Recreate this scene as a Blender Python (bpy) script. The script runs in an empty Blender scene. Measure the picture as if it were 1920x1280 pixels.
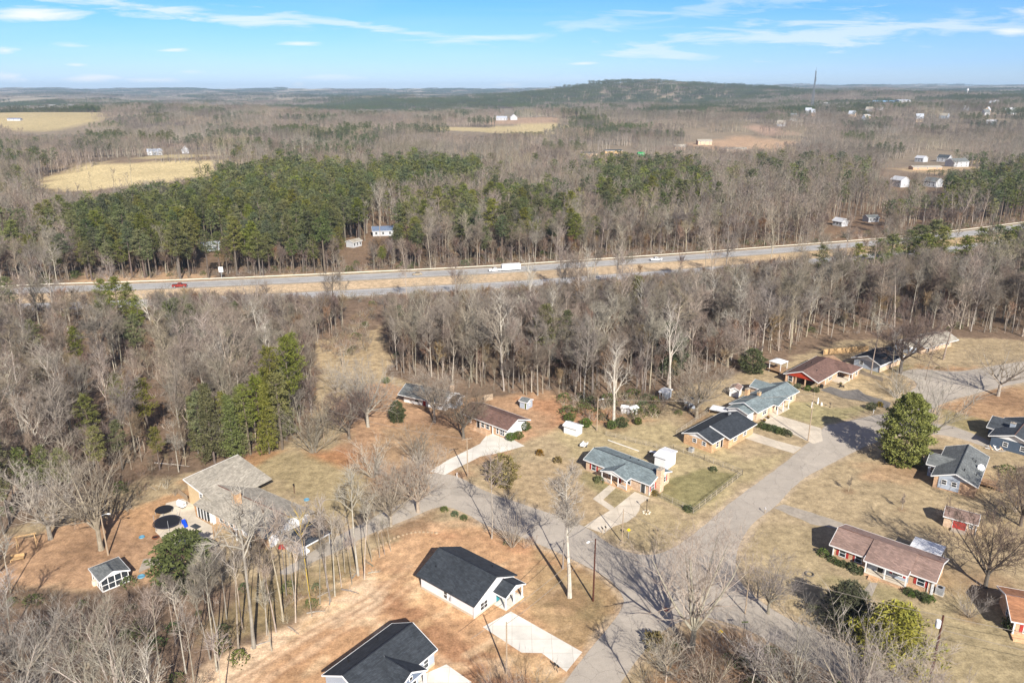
import bpy, math, random
import numpy as np
from mathutils import Vector, Matrix
sc = bpy.context.scene
R = math.radians
# ------------------------------------------------------------------ camera
F, HY, CH = 1430.0, 168.0, 82.0            # focal length and horizon row for a 1920 px wide frame, flying height
PITCH = math.atan((640 - HY) / F)
cd = bpy.data.cameras.new('camera'); cam = bpy.data.objects.new('camera', cd)
sc.collection.objects.link(cam); sc.camera = cam
cd.sensor_width = 36.0; cd.lens = F / 1920 * 36.0; cd.clip_start = 1.0; cd.clip_end = 60000.0
cam.location = (0, 0, CH); cam.rotation_euler = (R(90) - PITCH, 0, 0)
# ------------------------------------------------------------------ light
SUN_AZ, SUN_EL = R(-73.5), R(33)
w = bpy.data.worlds.new('World'); sc.world = w; w.use_nodes = True
nt = w.node_tree; nt.nodes.clear()
def nn(nt, t, **k):
    n = nt.nodes.new(t)
    for a, b in k.items(): setattr(n, a, b)
    return n
def lk(nt, a, b): nt.links.new(a, b)
def mth(nt, op, a, b=None, c=None, clamp=False):
    n = nn(nt, 'ShaderNodeMath', operation=op, use_clamp=clamp)
    for i, v in enumerate((a, b, c)):
        if v is None: continue
        if isinstance(v, (int, float)): n.inputs[i].default_value = v
        else: lk(nt, v, n.inputs[i])
    return n.outputs[0]
def mixc(nt, fac, a, b, mode='MIX'):
    n = nn(nt, 'ShaderNodeMix', data_type='RGBA', blend_type=mode)
    for i, v in ((0, fac), (6, a), (7, b)):
        if isinstance(v, (int, float)): n.inputs[i].default_value = v
        elif isinstance(v, tuple): n.inputs[i].default_value = (*v, 1) if len(v) == 3 else v
        else: lk(nt, v, n.inputs[i])
    return n.outputs[2]
sky = nn(nt, 'ShaderNodeTexSky', sky_type='NISHITA'); sky.sun_disc = False
sky.sun_elevation = SUN_EL; sky.sun_rotation = math.atan2(math.cos(SUN_AZ), math.sin(SUN_AZ))
sky.altitude = 300; sky.air_density = 1.0; sky.dust_density = 0.25; sky.ozone_density = 3.0
bg = nn(nt, 'ShaderNodeBackground'); out = nn(nt, 'ShaderNodeOutputWorld'); lk(nt, bg.outputs[0], out.inputs[0])
bg.inputs[1].default_value = 0.115
tc = nn(nt, 'ShaderNodeTexCoord'); sp = nn(nt, 'ShaderNodeSeparateXYZ'); lk(nt, tc.outputs['Generated'], sp.inputs[0])
ys = mth(nt, 'MAXIMUM', sp.outputs[1], 0.02)
AZ = mth(nt, 'DIVIDE', sp.outputs[0], ys); EL = mth(nt, 'DIVIDE', sp.outputs[2], ys)
cv = nn(nt, 'ShaderNodeCombineXYZ'); lk(nt, mth(nt, 'MULTIPLY', AZ, 3.0), cv.inputs[0]); lk(nt, mth(nt, 'MULTIPLY', EL, 26.0), cv.inputs[1])
nz = nn(nt, 'ShaderNodeTexNoise'); nz.inputs['Scale'].default_value = 3.0; nz.inputs['Detail'].default_value = 9; nz.inputs['Roughness'].default_value = .62
nz.inputs['Distortion'].default_value = .6
lk(nt, cv.outputs[0], nz.inputs['Vector'])
wn = mth(nt, 'SUBTRACT', nz.outputs[0], 0.5)
nz2 = nn(nt, 'ShaderNodeTexNoise'); nz2.inputs['Scale'].default_value = 1.1; nz2.inputs['Detail'].default_value = 7; nz2.inputs['Distortion'].default_value = 1.2
lk(nt, cv.outputs[0], nz2.inputs['Vector'])
def raydir(px, py):
    x = (px - 960) / F; y = (640 - py) / F
    dy = math.cos(PITCH) + y * math.sin(PITCH); dz = -math.sin(PITCH) + y * math.cos(PITCH)
    return x / dy, dz / dy
# the clouds of the day: direction, half width, half height, tilt, strength, how much the noise breaks them
CLOUDS = [(330, 22, 330, 13, .10, .62, 2.2), (640, 45, 220, 7, .13, .5, 2.4), (60, 25, 110, 14, .02, .95, 1.2), (880, 72, 150, 7, -.03, .55, 1.6),
          (1560, 62, 340, 26, -.07, .5, 2.6), (1760, 50, 260, 20, -.06, .35, 2.6), (1250, 95, 90, 13, .10, .45, 2.2), (1895, 60, 45, 8, .0, .85, 1.1),
          (1260, 25, 260, 22, -.14, .32, 2.4), (560, 82, 45, 5, .02, .75, 1.2), (330, 94, 30, 4, -.04, .7, 1.2), (130, 85, 40, 6, .03, .5, 1.4),
          (10, 95, 30, 8, 0, .8, 1.2), (143, 122, 26, 4, 0, .7, 1.1), (170, 147, 56, 7, -.04, .85, 1.1), (20, 145, 40, 10, .05, .8, 1.2), (290, 150, 50, 5, 0, .6, 1.3),
          (355, 134, 30, 4, 0, .4, 1.4), (1095, 119, 34, 4, -.05, .8, 1.1), (1455, 164, 22, 7, 0, .9, .8), (1360, 163, 20, 5, 0, .5, 1.0), (950, 160, 34, 5, 0, .6, 1.2),
          (610, 145, 60, 5, .0, .35, 2.0), (1150, 150, 300, 12, 0, .12, 2), (560, 158, 12, 4, 0, .5, 1)]
acc = None
for (px, py, hw, hh, tl, st, br) in CLOUDS:
    a0, e0 = raydir(px, py)
    da = mth(nt, 'SUBTRACT', AZ, a0); de = mth(nt, 'SUBTRACT', EL, e0)
    de = mth(nt, 'ADD', de, mth(nt, 'MULTIPLY', da, tl))
    q = mth(nt, 'ADD', mth(nt, 'POWER', mth(nt, 'MULTIPLY', da, F / hw), 2.0), mth(nt, 'POWER', mth(nt, 'MULTIPLY', de, F / hh), 2.0))
    v = mth(nt, 'ADD', mth(nt, 'SUBTRACT', 1.0, mth(nt, 'SQRT', q)), mth(nt, 'MULTIPLY', wn, br * 2.3))
    v = mth(nt, 'MULTIPLY', mth(nt, 'SMOOTH_MIN', mth(nt, 'MAXIMUM', mth(nt, 'MULTIPLY', v, 1.15), 0.0), 1.0, .3), st)
    acc = v if acc is None else mth(nt, 'MAXIMUM', acc, v)
veil = mth(nt, 'MULTIPLY', mth(nt, 'SUBTRACT', nz2.outputs[0], 0.42), 1.3, clamp=True)
acc = mth(nt, 'MAXIMUM', acc, mth(nt, 'MULTIPLY', veil, .16))
tn = nn(nt, 'ShaderNodeCombineColor'); lk(nt, mth(nt, 'MULTIPLY', mth(nt, 'SUBTRACT', 1.0, mth(nt, 'MULTIPLY', mth(nt, 'MINIMUM', mth(nt, 'MAXIMUM', EL, 0.0), .14), 4.2)), .365), tn.inputs[0])
lk(nt, mth(nt, 'MULTIPLY', mth(nt, 'SUBTRACT', 1.0, mth(nt, 'MULTIPLY', mth(nt, 'MINIMUM', mth(nt, 'MAXIMUM', EL, 0.0), .14), 1.2)), .455), tn.inputs[1]); tn.inputs[2].default_value = .74
tint = mixc(nt, 1.0, sky.outputs[0], tn.outputs[0], 'MULTIPLY')
high = mth(nt, 'MULTIPLY', mth(nt, 'SUBTRACT', EL, 0.22), 2.2, clamp=True)          # unseen paler, warmer sky overhead, added to make the blue shadows more neutral
tint = mixc(nt, mth(nt, 'MULTIPLY', high, .55), tint, (1.25, 1.1, 1.0))
skyc = mixc(nt, acc, tint, (4.8, 4.9, 5.0))
lk(nt, skyc, bg.inputs[0])
sl = bpy.data.lights.new('sun', 'SUN'); sun = bpy.data.objects.new('sun', sl); sc.collection.objects.link(sun)
sl.energy = 4.4; sl.angle = R(0.5); sl.color = (1.0, 0.945, 0.86)
sv = Vector((math.cos(SUN_EL) * math.cos(SUN_AZ), math.cos(SUN_EL) * math.sin(SUN_AZ), math.sin(SUN_EL)))
sun.rotation_euler = sv.to_track_quat('Z', 'Y').to_euler(); sun.location = (60, -120, 180)
sc.view_settings.view_transform = 'Standard'; sc.view_settings.look = 'None'; sc.view_settings.gamma = 1.0
sc.view_settings.exposure = 0.93
sc.cycles.max_bounces = 5; sc.cycles.diffuse_bounces = 2; sc.cycles.glossy_bounces = 2; sc.cycles.transmission_bounces = 2; sc.cycles.volume_bounces = 0
# ------------------------------------------------------------------ helpers
rnd = random.Random(7)
def U(px, py, z=0.0):                       # the ground point seen at a pixel of the 1920 x 1280 photograph
    a, e = raydir(px, py)
    t = (z - CH) / e
    return a * t, t
def hfun(x, y):                             # terrain height, works on floats and arrays
    x = np.asarray(x, float); y = np.asarray(y, float)
    def ss(a, b, v):
        t = np.clip((v - a) / (b - a), 0, 1); return t * t * (3 - 2 * t)
    g = lambda cx, cy, sx, sy: np.exp(-((x - cx) / sx) ** 2 - ((y - cy) / sy) ** 2)
    far = ss(560, 1500, y)
    h = far * (8 * np.sin(x / 260 + y / 410) + 7 * np.sin(y / 190 - x / 350 + 1.0) + 4 * np.sin(x / 120 + y / 150))
    h = h + 11 * g(-330, 830, 260, 120)                       # left field
    h = h + 24 * g(-1050, 1800, 500, 300)                     # far left field
    h = h + 34 * g(20, 1850, 420, 300)                        # hill with white houses
    h = h + 44 * g(500, 4200, 420, 500) + 54 * g(480, 4300, 1050, 600)  # wooded ridge
    h = h + 44 * ss(200, 1500, x) * ss(900, 2600, y)          # town plateau
    h = h + 26 * ss(3000, 7000, y) + 52 * ss(7600, 10500, y)
    return h
def sm(seed, x, y, s):                       # value noise 0..1
    r = np.random.RandomState(seed).rand(257, 257)
    X = np.asarray(x, float) / s + 1000.5; Y = np.asarray(y, float) / s + 1000.5
    xi = np.floor(X).astype(int); yi = np.floor(Y).astype(int); fx = X - xi; fy = Y - yi
    fx = fx * fx * (3 - 2 * fx); fy = fy * fy * (3 - 2 * fy)
    a = r[xi % 257, yi % 257]; b = r[(xi + 1) % 257, yi % 257]; c = r[xi % 257, (yi + 1) % 257]; d = r[(xi + 1) % 257, (yi + 1) % 257]
    return (a * (1 - fx) + b * fx) * (1 - fy) + (c * (1 - fx) + d * fx) * fy
def fbm(seed, x, y, s, o=3):
    t = 0; a = 1; n = 0
    for i in range(o):
        t = t + a * sm(seed + i, x, y, s / 2 ** i); n += a; a *= .55
    return t / n
def inpoly(x, y, poly):
    x = np.asarray(x, float); y = np.asarray(y, float); r = np.zeros(x.shape, bool)
    for i in range(len(poly)):
        x1, y1 = poly[i]; x2, y2 = poly[i - 1]
        c = ((y1 > y) != (y2 > y)) & (x < (x2 - x1) * (y - y1) / ((y2 - y1) or 1e-9) + x1)
        r ^= c
    return r
def WP(pts): return [U(*p) for p in pts]
def polydist(x, y, poly):                    # signed distance to a polygon, inside positive
    x = np.asarray(x, float); y = np.asarray(y, float); d = np.full(x.shape, 1e9)
    for i in range(len(poly)):
        x1, y1 = poly[i]; x2, y2 = poly[i - 1]
        dx, dy = x2 - x1, y2 - y1; L = dx * dx + dy * dy or 1e-9
        t = np.clip(((x - x1) * dx + (y - y1) * dy) / L, 0, 1)
        d = np.minimum(d, np.hypot(x - x1 - t * dx, y - y1 - t * dy))
    return np.where(inpoly(x, y, poly), d, -d)
def linedist(x, y, line):
    x = np.asarray(x, float); y = np.asarray(y, float); d = np.full(x.shape, 1e9)
    for (x1, y1), (x2, y2) in zip(line, line[1:]):
        dx, dy = x2 - x1, y2 - y1; t = np.clip(((x - x1) * dx + (y - y1) * dy) / (dx * dx + dy * dy), 0, 1)
        d = np.minimum(d, np.hypot(x - x1 - t * dx, y - y1 - t * dy))
    return d
def tag(o, label=None, cat=None, group=None, kind=None):
    if label: o['label'] = label
    if cat: o['category'] = cat
    if group: o['group'] = group
    if kind: o['kind'] = kind
    return o
def empty(name, loc, rz=0.0):
    o = bpy.data.objects.new(name, None); sc.collection.objects.link(o); o.location = loc; o.rotation_euler = (0, 0, rz)
    o.empty_display_size = .5
    return o
class MB:
    def __init__(s): s.v = []; s.f = []; s.m = []
    def quad(s, *p, m=0):
        n = len(s.v); s.v += [tuple(q) for q in p]; s.f.append(tuple(range(n, n + len(p)))); s.m.append(m); return s
    def box(s, x0, x1, y0, y1, z0, z1, m=0):
        n = len(s.v); s.v += [(x, y, z) for z in (z0, z1) for y in (y0, y1) for x in (x0, x1)]
        s.f += [(n, n + 2, n + 3, n + 1), (n + 4, n + 5, n + 7, n + 6), (n, n + 1, n + 5, n + 4), (n + 2, n + 6, n + 7, n + 3), (n, n + 4, n + 6, n + 2), (n + 1, n + 3, n + 7, n + 5)]
        s.m += [m] * 6; return s
    def beam(s, a, b, w, h, m=0, up=(0, 0, 1)):
        a = Vector(a); b = Vector(b); d = (b - a).normalized(); u = Vector(up)
        if abs(d.dot(u)) > .98: u = Vector((1, 0, 0))
        sd = d.cross(u).normalized() * w / 2; u2 = sd.cross(d).normalized() * h / 2
        n = len(s.v)
        for p in (a, b):
            for q in ((-1, -1), (1, -1), (1, 1), (-1, 1)): s.v.append(tuple(p + sd * q[0] + u2 * q[1]))
        s.f += [(n, n + 1, n + 2, n + 3), (n + 7, n + 6, n + 5, n + 4)] + [(n + i, n + 4 + i, n + 4 + (i + 1) % 4, n + (i + 1) % 4) for i in range(4)]
        s.m += [m] * 6; return s
    def tube(s, pts, rad, k=6, m=0, cap=True):
        n0 = len(s.v); prev = None
        for i, p in enumerate(pts):
            p = Vector(p); d = (Vector(pts[min(i + 1, len(pts) - 1)]) - Vector(pts[max(i - 1, 0)]))
            d = d.normalized() if d.length > 1e-9 else Vector((0, 0, 1))
            if prev is None: prev = d.orthogonal().normalized()
            a = (prev - d * prev.dot(d)); a = a.normalized() if a.length > 1e-6 else d.orthogonal().normalized(); prev = a; b = d.cross(a)
            for j in range(k):
                t = 2 * math.pi * j / k; s.v.append(tuple(p + (a * math.cos(t) + b * math.sin(t)) * rad[i]))
        for i in range(len(pts) - 1):
            for j in range(k):
                s.f.append((n0 + i * k + j, n0 + i * k + (j + 1) % k, n0 + (i + 1) * k + (j + 1) % k, n0 + (i + 1) * k + j)); s.m.append(m)
        if cap:
            s.f.append(tuple(n0 + (k - 1 - j) for j in range(k))); s.m.append(m)
            s.f.append(tuple(n0 + (len(pts) - 1) * k + j for j in range(k))); s.m.append(m)
        return s
    def cyl(s, x, y, z0, z1, r, k=12, m=0, r2=None): return s.tube([(x, y, z0), (x, y, z1)], [r, r if r2 is None else r2], k, m)
    def mesh(s, name, mats, smooth=False):
        me = bpy.data.meshes.new(name); me.from_pydata(s.v, [], s.f)
        for q in mats: me.materials.append(q)
        if len(mats) > 1: me.polygons.foreach_set('material_index', s.m)
        if smooth: me.polygons.foreach_set('use_smooth', [True] * len(s.f))
        me.update(); return me
    def build(s, name, mat, parent=None, smooth=False, loc=None, rz=0):
        mats = mat if isinstance(mat, (list, tuple)) else [mat]
        o = bpy.data.objects.new(name, s.mesh(name, mats, smooth)); sc.collection.objects.link(o)
        if parent: o.parent = parent
        if loc: o.location = loc
        o.rotation_euler = (0, 0, rz)
        return o
# ------------------------------------------------------------------ materials
MATS = {}
def mat(name, c1, c2=None, rough=.85, scale=1.0, bump=0.0, kind='noise', spec=.3, rndv=0.0, metal=0.0, s2=None):
    if name in MATS: return MATS[name]
    m = bpy.data.materials.new(name); m.use_nodes = True; t = m.node_tree; b = t.nodes['Principled BSDF']
    b.inputs['Roughness'].default_value = rough; b.inputs['Specular IOR Level'].default_value = spec; b.inputs['Metallic'].default_value = metal
    c2 = c2 or tuple(v * .8 for v in c1)
    tc = nn(t, 'ShaderNodeTexCoord'); co = tc.outputs['Object']
    n = nn(t, 'ShaderNodeTexNoise'); n.inputs['Scale'].default_value = scale; n.inputs['Detail'].default_value = 5; n.inputs['Roughness'].default_value = .65
    lk(t, co, n.inputs['Vector'])
    rp = nn(t, 'ShaderNodeValToRGB'); rp.color_ramp.elements[0].position = .32; rp.color_ramp.elements[1].position = .68
    rp.color_ramp.elements[0].color = (*c2, 1); rp.color_ramp.elements[1].color = (*c1, 1); lk(t, n.outputs[0], rp.inputs[0]); col = rp.outputs[0]
    hgt = n.outputs[0]
    if kind in ('brick', 'siding', 'shingle', 'boards', 'ribs'):
        sp = nn(t, 'ShaderNodeSeparateXYZ'); lk(t, co, sp.inputs[0]); cb = nn(t, 'ShaderNodeCombineXYZ')
        lk(t, mth(t, 'ADD', sp.outputs[0], sp.outputs[1]), cb.inputs[0]); lk(t, sp.outputs[2], cb.inputs[1])
        if kind in ('brick', 'shingle'):
            br = nn(t, 'ShaderNodeTexBrick'); lk(t, cb.outputs[0], br.inputs['Vector']); br.inputs['Scale'].default_value = 1.0
            br.inputs['Brick Width'].default_value = .42 if kind == 'brick' else .6; br.inputs['Row Height'].default_value = .15 if kind == 'brick' else .09
            br.inputs['Mortar Size'].default_value = .012 if kind == 'brick' else .006; br.inputs['Mortar Smooth'].default_value = .2
            br.inputs['Color1'].default_value = (.72, .72, .72, 1); br.inputs['Color2'].default_value = (1.12, 1.12, 1.12, 1)
            br.inputs['Mortar'].default_value = (1.15, 1.1, 1.05, 1) if kind == 'brick' else (.55, .55, .55, 1)
            col = mixc(t, 1.0, col, br.outputs[0], 'MULTIPLY'); hgt = br.outputs[1]
        else:
            v = sp.outputs[2] if kind == 'siding' else mth(t, 'ADD', sp.outputs[0], mth(t, 'MULTIPLY', sp.outputs[1], 1.0))
            fr = mth(t, 'FRACT', mth(t, 'MULTIPLY', v, 5.0 if kind == 'siding' else (4.5 if kind == 'boards' else 2.2)))
            hgt = fr; dk = mth(t, 'GREATER_THAN', fr, .14)
            col = mixc(t, mth(t, 'ADD', mth(t, 'MULTIPLY', dk, .25 if kind != 'boards' else .5), .75 if kind != 'boards' else .5), (0.0, 0.0, 0.0), col)
    if kind == 'slabs':
        br = nn(t, 'ShaderNodeTexBrick'); lk(t, co, br.inputs['Vector']); br.offset = 0; br.inputs['Scale'].default_value = 1.0; br.inputs['Brick Width'].default_value = 3.1; br.inputs['Row Height'].default_value = 3.1; br.inputs['Mortar Size'].default_value = .05
        br.inputs['Color1'].default_value = (.93, .93, .93, 1); br.inputs['Color2'].default_value = (1.04, 1.04, 1.04, 1); br.inputs['Mortar'].default_value = (.80, .78, .75, 1); col = mixc(t, 1.0, col, br.outputs[0], 'MULTIPLY')
    if s2:                                      # a second, broad layer of stain
        n2 = nn(t, 'ShaderNodeTexNoise'); n2.inputs['Scale'].default_value = s2; n2.inputs['Detail'].default_value = 4; lk(t, co, n2.inputs['Vector'])
        k = mth(t, 'ADD', mth(t, 'MULTIPLY', n2.outputs[0], .7), .65); col = mixc(t, 1.0, col, k, 'MULTIPLY')
    if rndv:
        oi = nn(t, 'ShaderNodeObjectInfo'); hs = nn(t, 'ShaderNodeHueSaturation'); lk(t, col, hs.inputs['Color'])
        lk(t, mth(t, 'ADD', mth(t, 'MULTIPLY', oi.outputs['Random'], rndv), 1 - rndv * .5), hs.inputs['Value'])
        lk(t, mth(t, 'ADD', mth(t, 'MULTIPLY', mth(t, 'FRACT', mth(t, 'MULTIPLY', oi.outputs['Random'], 7.3)), .05), .475), hs.inputs['Hue'])
        lk(t, mth(t, 'ADD', mth(t, 'MULTIPLY', mth(t, 'FRACT', mth(t, 'MULTIPLY', oi.outputs['Random'], 13.7)), .5), .75), hs.inputs['Saturation']); col = hs.outputs[0]
    lk(t, col, b.inputs['Base Color'])
    if bump:
        bp = nn(t, 'ShaderNodeBump'); bp.inputs['Strength'].default_value = bump; bp.inputs['Distance'].default_value = .05; lk(t, hgt, bp.inputs['Height']); lk(t, bp.outputs[0], b.inputs['Normal'])
    MATS[name] = m; return m
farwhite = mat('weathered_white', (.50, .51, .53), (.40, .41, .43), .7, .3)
white = mat('white_paint', (.80, .80, .80), (.72, .72, .71), .5, .7, kind='noise')
wsiding = mat('white_siding', (.80, .80, .81), (.72, .72, .74), .55, .6, .3, 'siding')
trim = mat('trim_paint', (.78, .78, .77), (.70, .70, .69), .5, 1)
bsiding = mat('blue_siding', (.085, .115, .165), (.07, .10, .14), .6, .6, .3, 'siding')
lsiding = mat('pale_siding', (.42, .47, .54), (.36, .41, .48), .6, .6, .3, 'siding')
bluetrim = mat('slate_siding', (.16, .20, .28), (.14, .18, .25), .6, 1, .2, 'siding')
cream = mat('cream_siding', (.62, .47, .28), (.56, .42, .25), .7, 1, .2, 'siding')
brick = mat('tan_brick', (.60, .41, .27), (.48, .31, .19), .9, 2.2, .3, 'brick', s2=.5)
brick2 = mat('pale_brick', (.66, .50, .36), (.54, .38, .26), .9, 2.2, .3, 'brick', s2=.5)
brick3 = mat('orange_brick', (.62, .41, .24), (.50, .31, .17), .9, 2.2, .3, 'brick', s2=.5)
r_dark = mat('charcoal_shingle', (.052, .060, .070), (.032, .038, .046), .8, 1.4, .35, 'shingle', s2=.35)
r_dark2 = mat('slate_shingle', (.075, .084, .094), (.045, .052, .060), .8, 1.4, .35, 'shingle', s2=.35)
r_teal = mat('blue_grey_shingle', (.225, .27, .275), (.16, .20, .21), .85, 1.3, .35, 'shingle', s2=.4)
r_brown = mat('brown_shingle', (.20, .12, .095), (.15, .088, .072), .85, 1.2, .35, 'shingle', s2=.4)
r_brown2 = mat('rose_brown_shingle', (.32, .215, .175), (.25, .17, .14), .85, 1.2, .35, 'shingle', s2=.4)
r_grey = mat('grey_shingle', (.19, .20, .195), (.125, .135, .135), .85, 1.3, .35, 'shingle', s2=.4)
r_taupe = mat('taupe_shingle', (.42, .38, .31), (.34, .305, .25), .85, 1.0, .3, 'shingle', s2=.3)
r_orange = mat('orange_shingle', (.42, .20, .10), (.32, .15, .08), .85, 1.3, .3, 'shingle', s2=.4)
r_black = mat('black_shingle', (.022, .026, .036), (.014, .017, .024), .8, 1.3, .3, 'shingle')
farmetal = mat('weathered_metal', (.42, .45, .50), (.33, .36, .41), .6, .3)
metalroof = mat('white_metal_roof', (.78, .78, .78), (.66, .67, .68), .6, .8, .25, 'ribs', spec=.3)
glass = mat('window_glass', (.035, .045, .055), (.02, .025, .03), .06, 2, spec=.8)
redp = mat('red_paint', (.42, .045, .035), (.34, .035, .03), .6, 2)
redp2 = mat('red_gable_boards', (.50, .06, .025), (.42, .045, .02), .6, 2, .2, 'siding')
tealp = mat('teal_door_paint', (.04, .26, .30), None, .5, 2)
blackm = mat('black_metal', (.02, .02, .022), None, .5, 3)
steel = mat('galvanised_steel', (.45, .47, .49), (.36, .38, .40), .45, 3, metal=.3)
concrete = mat('concrete', (.62, .54, .43), (.53, .46, .36), .9, .9, .1, 'slabs', s2=.25)
concrete_new = mat('new_concrete', (.72, .68, .60), (.62, .585, .51), .9, .5, .05, 'slabs', s2=.15)
concrete_old = mat('old_concrete', (.40, .345, .275), (.30, .26, .21), .9, 1.2, .2, s2=.3)
wood = mat('bare_wood', (.36, .23, .13), (.27, .17, .10), .85, 3, .2, 'boards')
fencew = mat('cedar_fence_boards', (.60, .40, .20), (.48, .31, .15), .85, 2, .3, 'boards')
polew = mat('brown_pole_wood', (.10, .035, .022), (.06, .022, .015), .85, 4, .2)
polep = mat('weathered_pole_wood', (.40, .31, .22), (.30, .23, .16), .85, 4, .2)
rubber = mat('tyre_rubber', (.02, .02, .02), None, .8, 5)
carw = mat('white_car_paint', (.80, .80, .80), (.77, .77, .77), .25, 1, spec=.6)
carr = mat('red_car_paint', (.28, .03, .025), None, .3, 1, spec=.6)
cart = mat('tan_car_paint', (.40, .33, .24), None, .3, 1, spec=.6)
bark = mat('grey_bark', (.40, .35, .285), (.21, .175, .135), .9, 1.5, .4, rndv=.8)
barkd = mat('dark_bark', (.16, .13, .105), (.10, .08, .065), .9, 1.5, .4, rndv=.3)
barkw = mat('white_bark', (.62, .58, .50), (.36, .32, .26), .9, 1.1, .3)
barky = mat('lichen_yellow_bark', (.50, .36, .06), (.38, .28, .10), .9, 1.1, .3)
twig = mat('bare_twigs', (.256, .215, .170), (.178, .146, .114), .9, .25, rndv=.6)
twigp = mat('pale_twigs', (.36, .315, .265), (.28, .24, .20), .9, .3, rndv=.25)
twigd = mat('dark_twigs', (.17, .125, .10), (.12, .088, .07), .9, .3, rndv=.25)
needle = mat('pine_needles', (.160, .162, .042), (.080, .090, .028), .75, .8, rndv=.5)
needled = mat('dark_needles', (.105, .118, .042), (.055, .068, .028), .75, .8, rndv=.4)
needley = mat('yellow_green_needles', (.34, .30, .045), (.17, .175, .03), .75, .5)
leafm = mat('magnolia_leaves', (.23, .235, .06), (.12, .135, .035), .6, 1.0, spec=.3)
leafo = mat('bronze_leaves', (.22, .15, .04), (.12, .09, .03), .8, 1.2, rndv=.3)
shrubg = mat('shrub_leaves', (.105, .125, .042), (.055, .072, .024), .8, 2, rndv=.4)
everg = mat('evergreen_leaves', (.085, .105, .035), (.04, .055, .02), .8, 1.0, rndv=.3)
brush = mat('dry_brush', (.25, .165, .095), (.16, .11, .07), .9, .6, rndv=.4)
asph = None
# ------------------------------------------------------------------ the ground
def axis(c0, c1, st, lo, hi, gr):
    a = list(np.arange(c0, c1, st)); d = st; v = a[-1]
    while v < hi: d *= gr; v += d; a.append(v)
    d = st; v = c0; pre = []
    while v > lo: d *= gr; v -= d; pre.append(v)
    return np.array(pre[::-1] + a)
gx = axis(-110, 135, .75, -9000, 9000, 1.045); gy = axis(72, 262, .75, -400, 13000, 1.035)
GX, GY = np.meshgrid(gx, gy); nx, ny = len(gx), len(gy)
GXf, GYf = GX.ravel(), GY.ravel()
HWY_FAR = [(-900, 180), (-420, 262), (-290, 296), (-215, 317), (-176, 323), (-128, 331), (-78, 341), (-10, 356), (31, 368), (81, 383), (155, 408), (227, 434), (323, 480), (520, 590), (900, 840)]
def offset(line, d):
    r = []
    for i, p in enumerate(line):
        a = Vector(line[max(i - 1, 0)]); b = Vector(line[min(i + 1, len(line) - 1)]); t = (b - a).normalized()
        r.append((p[0] + t.y * d, p[1] - t.x * d))
    return r
HWY_NEAR = offset(HWY_FAR, 29.0)
def smooth(pts, n=6, closed=False):
    r = []; L = len(pts)
    for i in range(L if closed else L - 1):
        p0, p1, p2, p3 = [Vector((*pts[(i + k) % L if closed else min(max(i + k, 0), L - 1)], 0)) for k in (-1, 0, 1, 2)]
        for j in range(n):
            t = j / n
            q = .5 * ((2 * p1) + (p2 - p0) * t + (2 * p0 - 5 * p1 + 4 * p2 - p3) * t * t + (3 * p1 - 3 * p2 + p3 - p0) * t ** 3); r.append((q.x, q.y))
    if not closed: r.append(tuple(pts[-1]))
    return r
HF = smooth(HWY_FAR); HN = smooth(HWY_NEAR)
street = WP([(1030, 1330), (1055, 1285), (1090, 1237), (1120, 1200), (1160, 1150), (1168, 1120), (1140, 1085), (1080, 1052), (1010, 1020), (960, 1000), (912, 985), (872, 962), (825, 950), (760, 975), (690, 1003), (640, 1030), (590, 1052), (545, 1075), (525, 1072), (560, 1050), (620, 1012), (690, 975), (750, 945), (800, 925), (805, 905), (800, 890), (835, 888), (868, 898), (905, 918), (960, 938), (1010, 955), (1060, 972), (1105, 992), (1132, 1012), (1165, 1030), (1215, 1040), (1265, 1025), (1320, 985), (1360, 950), (1410, 912), (1470, 868), (1515, 830), (1530, 826), (1545, 800), (1580, 792), (1640, 778), (1700, 772), (1690, 748), (1720, 720), (1690, 700), (1720, 692), (1800, 696), (1900, 680), (2100, 660), (2150, 690), (1950, 712), (1840, 735), (1760, 760), (1730, 790), (1790, 800), (1880, 838), (1870, 846), (1800, 822), (1720, 812), (1650, 826), (1600, 848), (1560, 868), (1500, 902), (1455, 948), (1415, 978), (1392, 1010), (1380, 1045), (1385, 1085), (1420, 1122), (1480, 1160), (1560, 1195), (1640, 1240), (1760, 1330), (1640, 1330), (1560, 1262), (1480, 1222), (1400, 1180), (1330, 1158), (1290, 1160), (1240, 1185), (1200, 1230), (1160, 1285), (1130, 1330)])
# colour of the soil and what grows on it
zone = np.zeros((len(GXf), 3)); 
C = lambda *a: np.array(a)
LITTER, STRAW, CLAY, LAWN, GREEN, GOLD, SAND, RED = C(.19, .125, .078), C(.46, .34, .19), C(.43, .20, .085), C(.40, .30, .15), C(.215, .20, .060), C(.50, .40, .215), C(.62, .44, .26), C(.36, .145, .05)
n1 = fbm(3, GXf, GYf, 14, 4); n2 = fbm(11, GXf, GYf, 3.5, 3); n3 = fbm(21, GXf, GYf, 60, 3); n4 = fbm(33, GXf, GYf, 400, 3)
zone[:] = LITTER * (.75 + .5 * n1[:, None])
farm = np.clip((GYf - 500) / 600, 0, 1)[:, None]
zone[:] = zone * (1 - farm * .8) + C(.25, .205, .145) * farm * .8
def lay(pts, col, soft=2.0, nz=3.0, amt=1.0, world=False, seed=None):
    p = pts if world else WP(pts)
    d = polydist(GXf, GYf, p); nn_ = (n1 - .5) * nz * 2 + (n2 - .5) * nz
    m = np.clip((d + nn_) / soft + .5, 0, 1) * amt
    zone[:] = zone * (1 - m[:, None]) + np.asarray(col) * m[:, None]; return m
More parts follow.
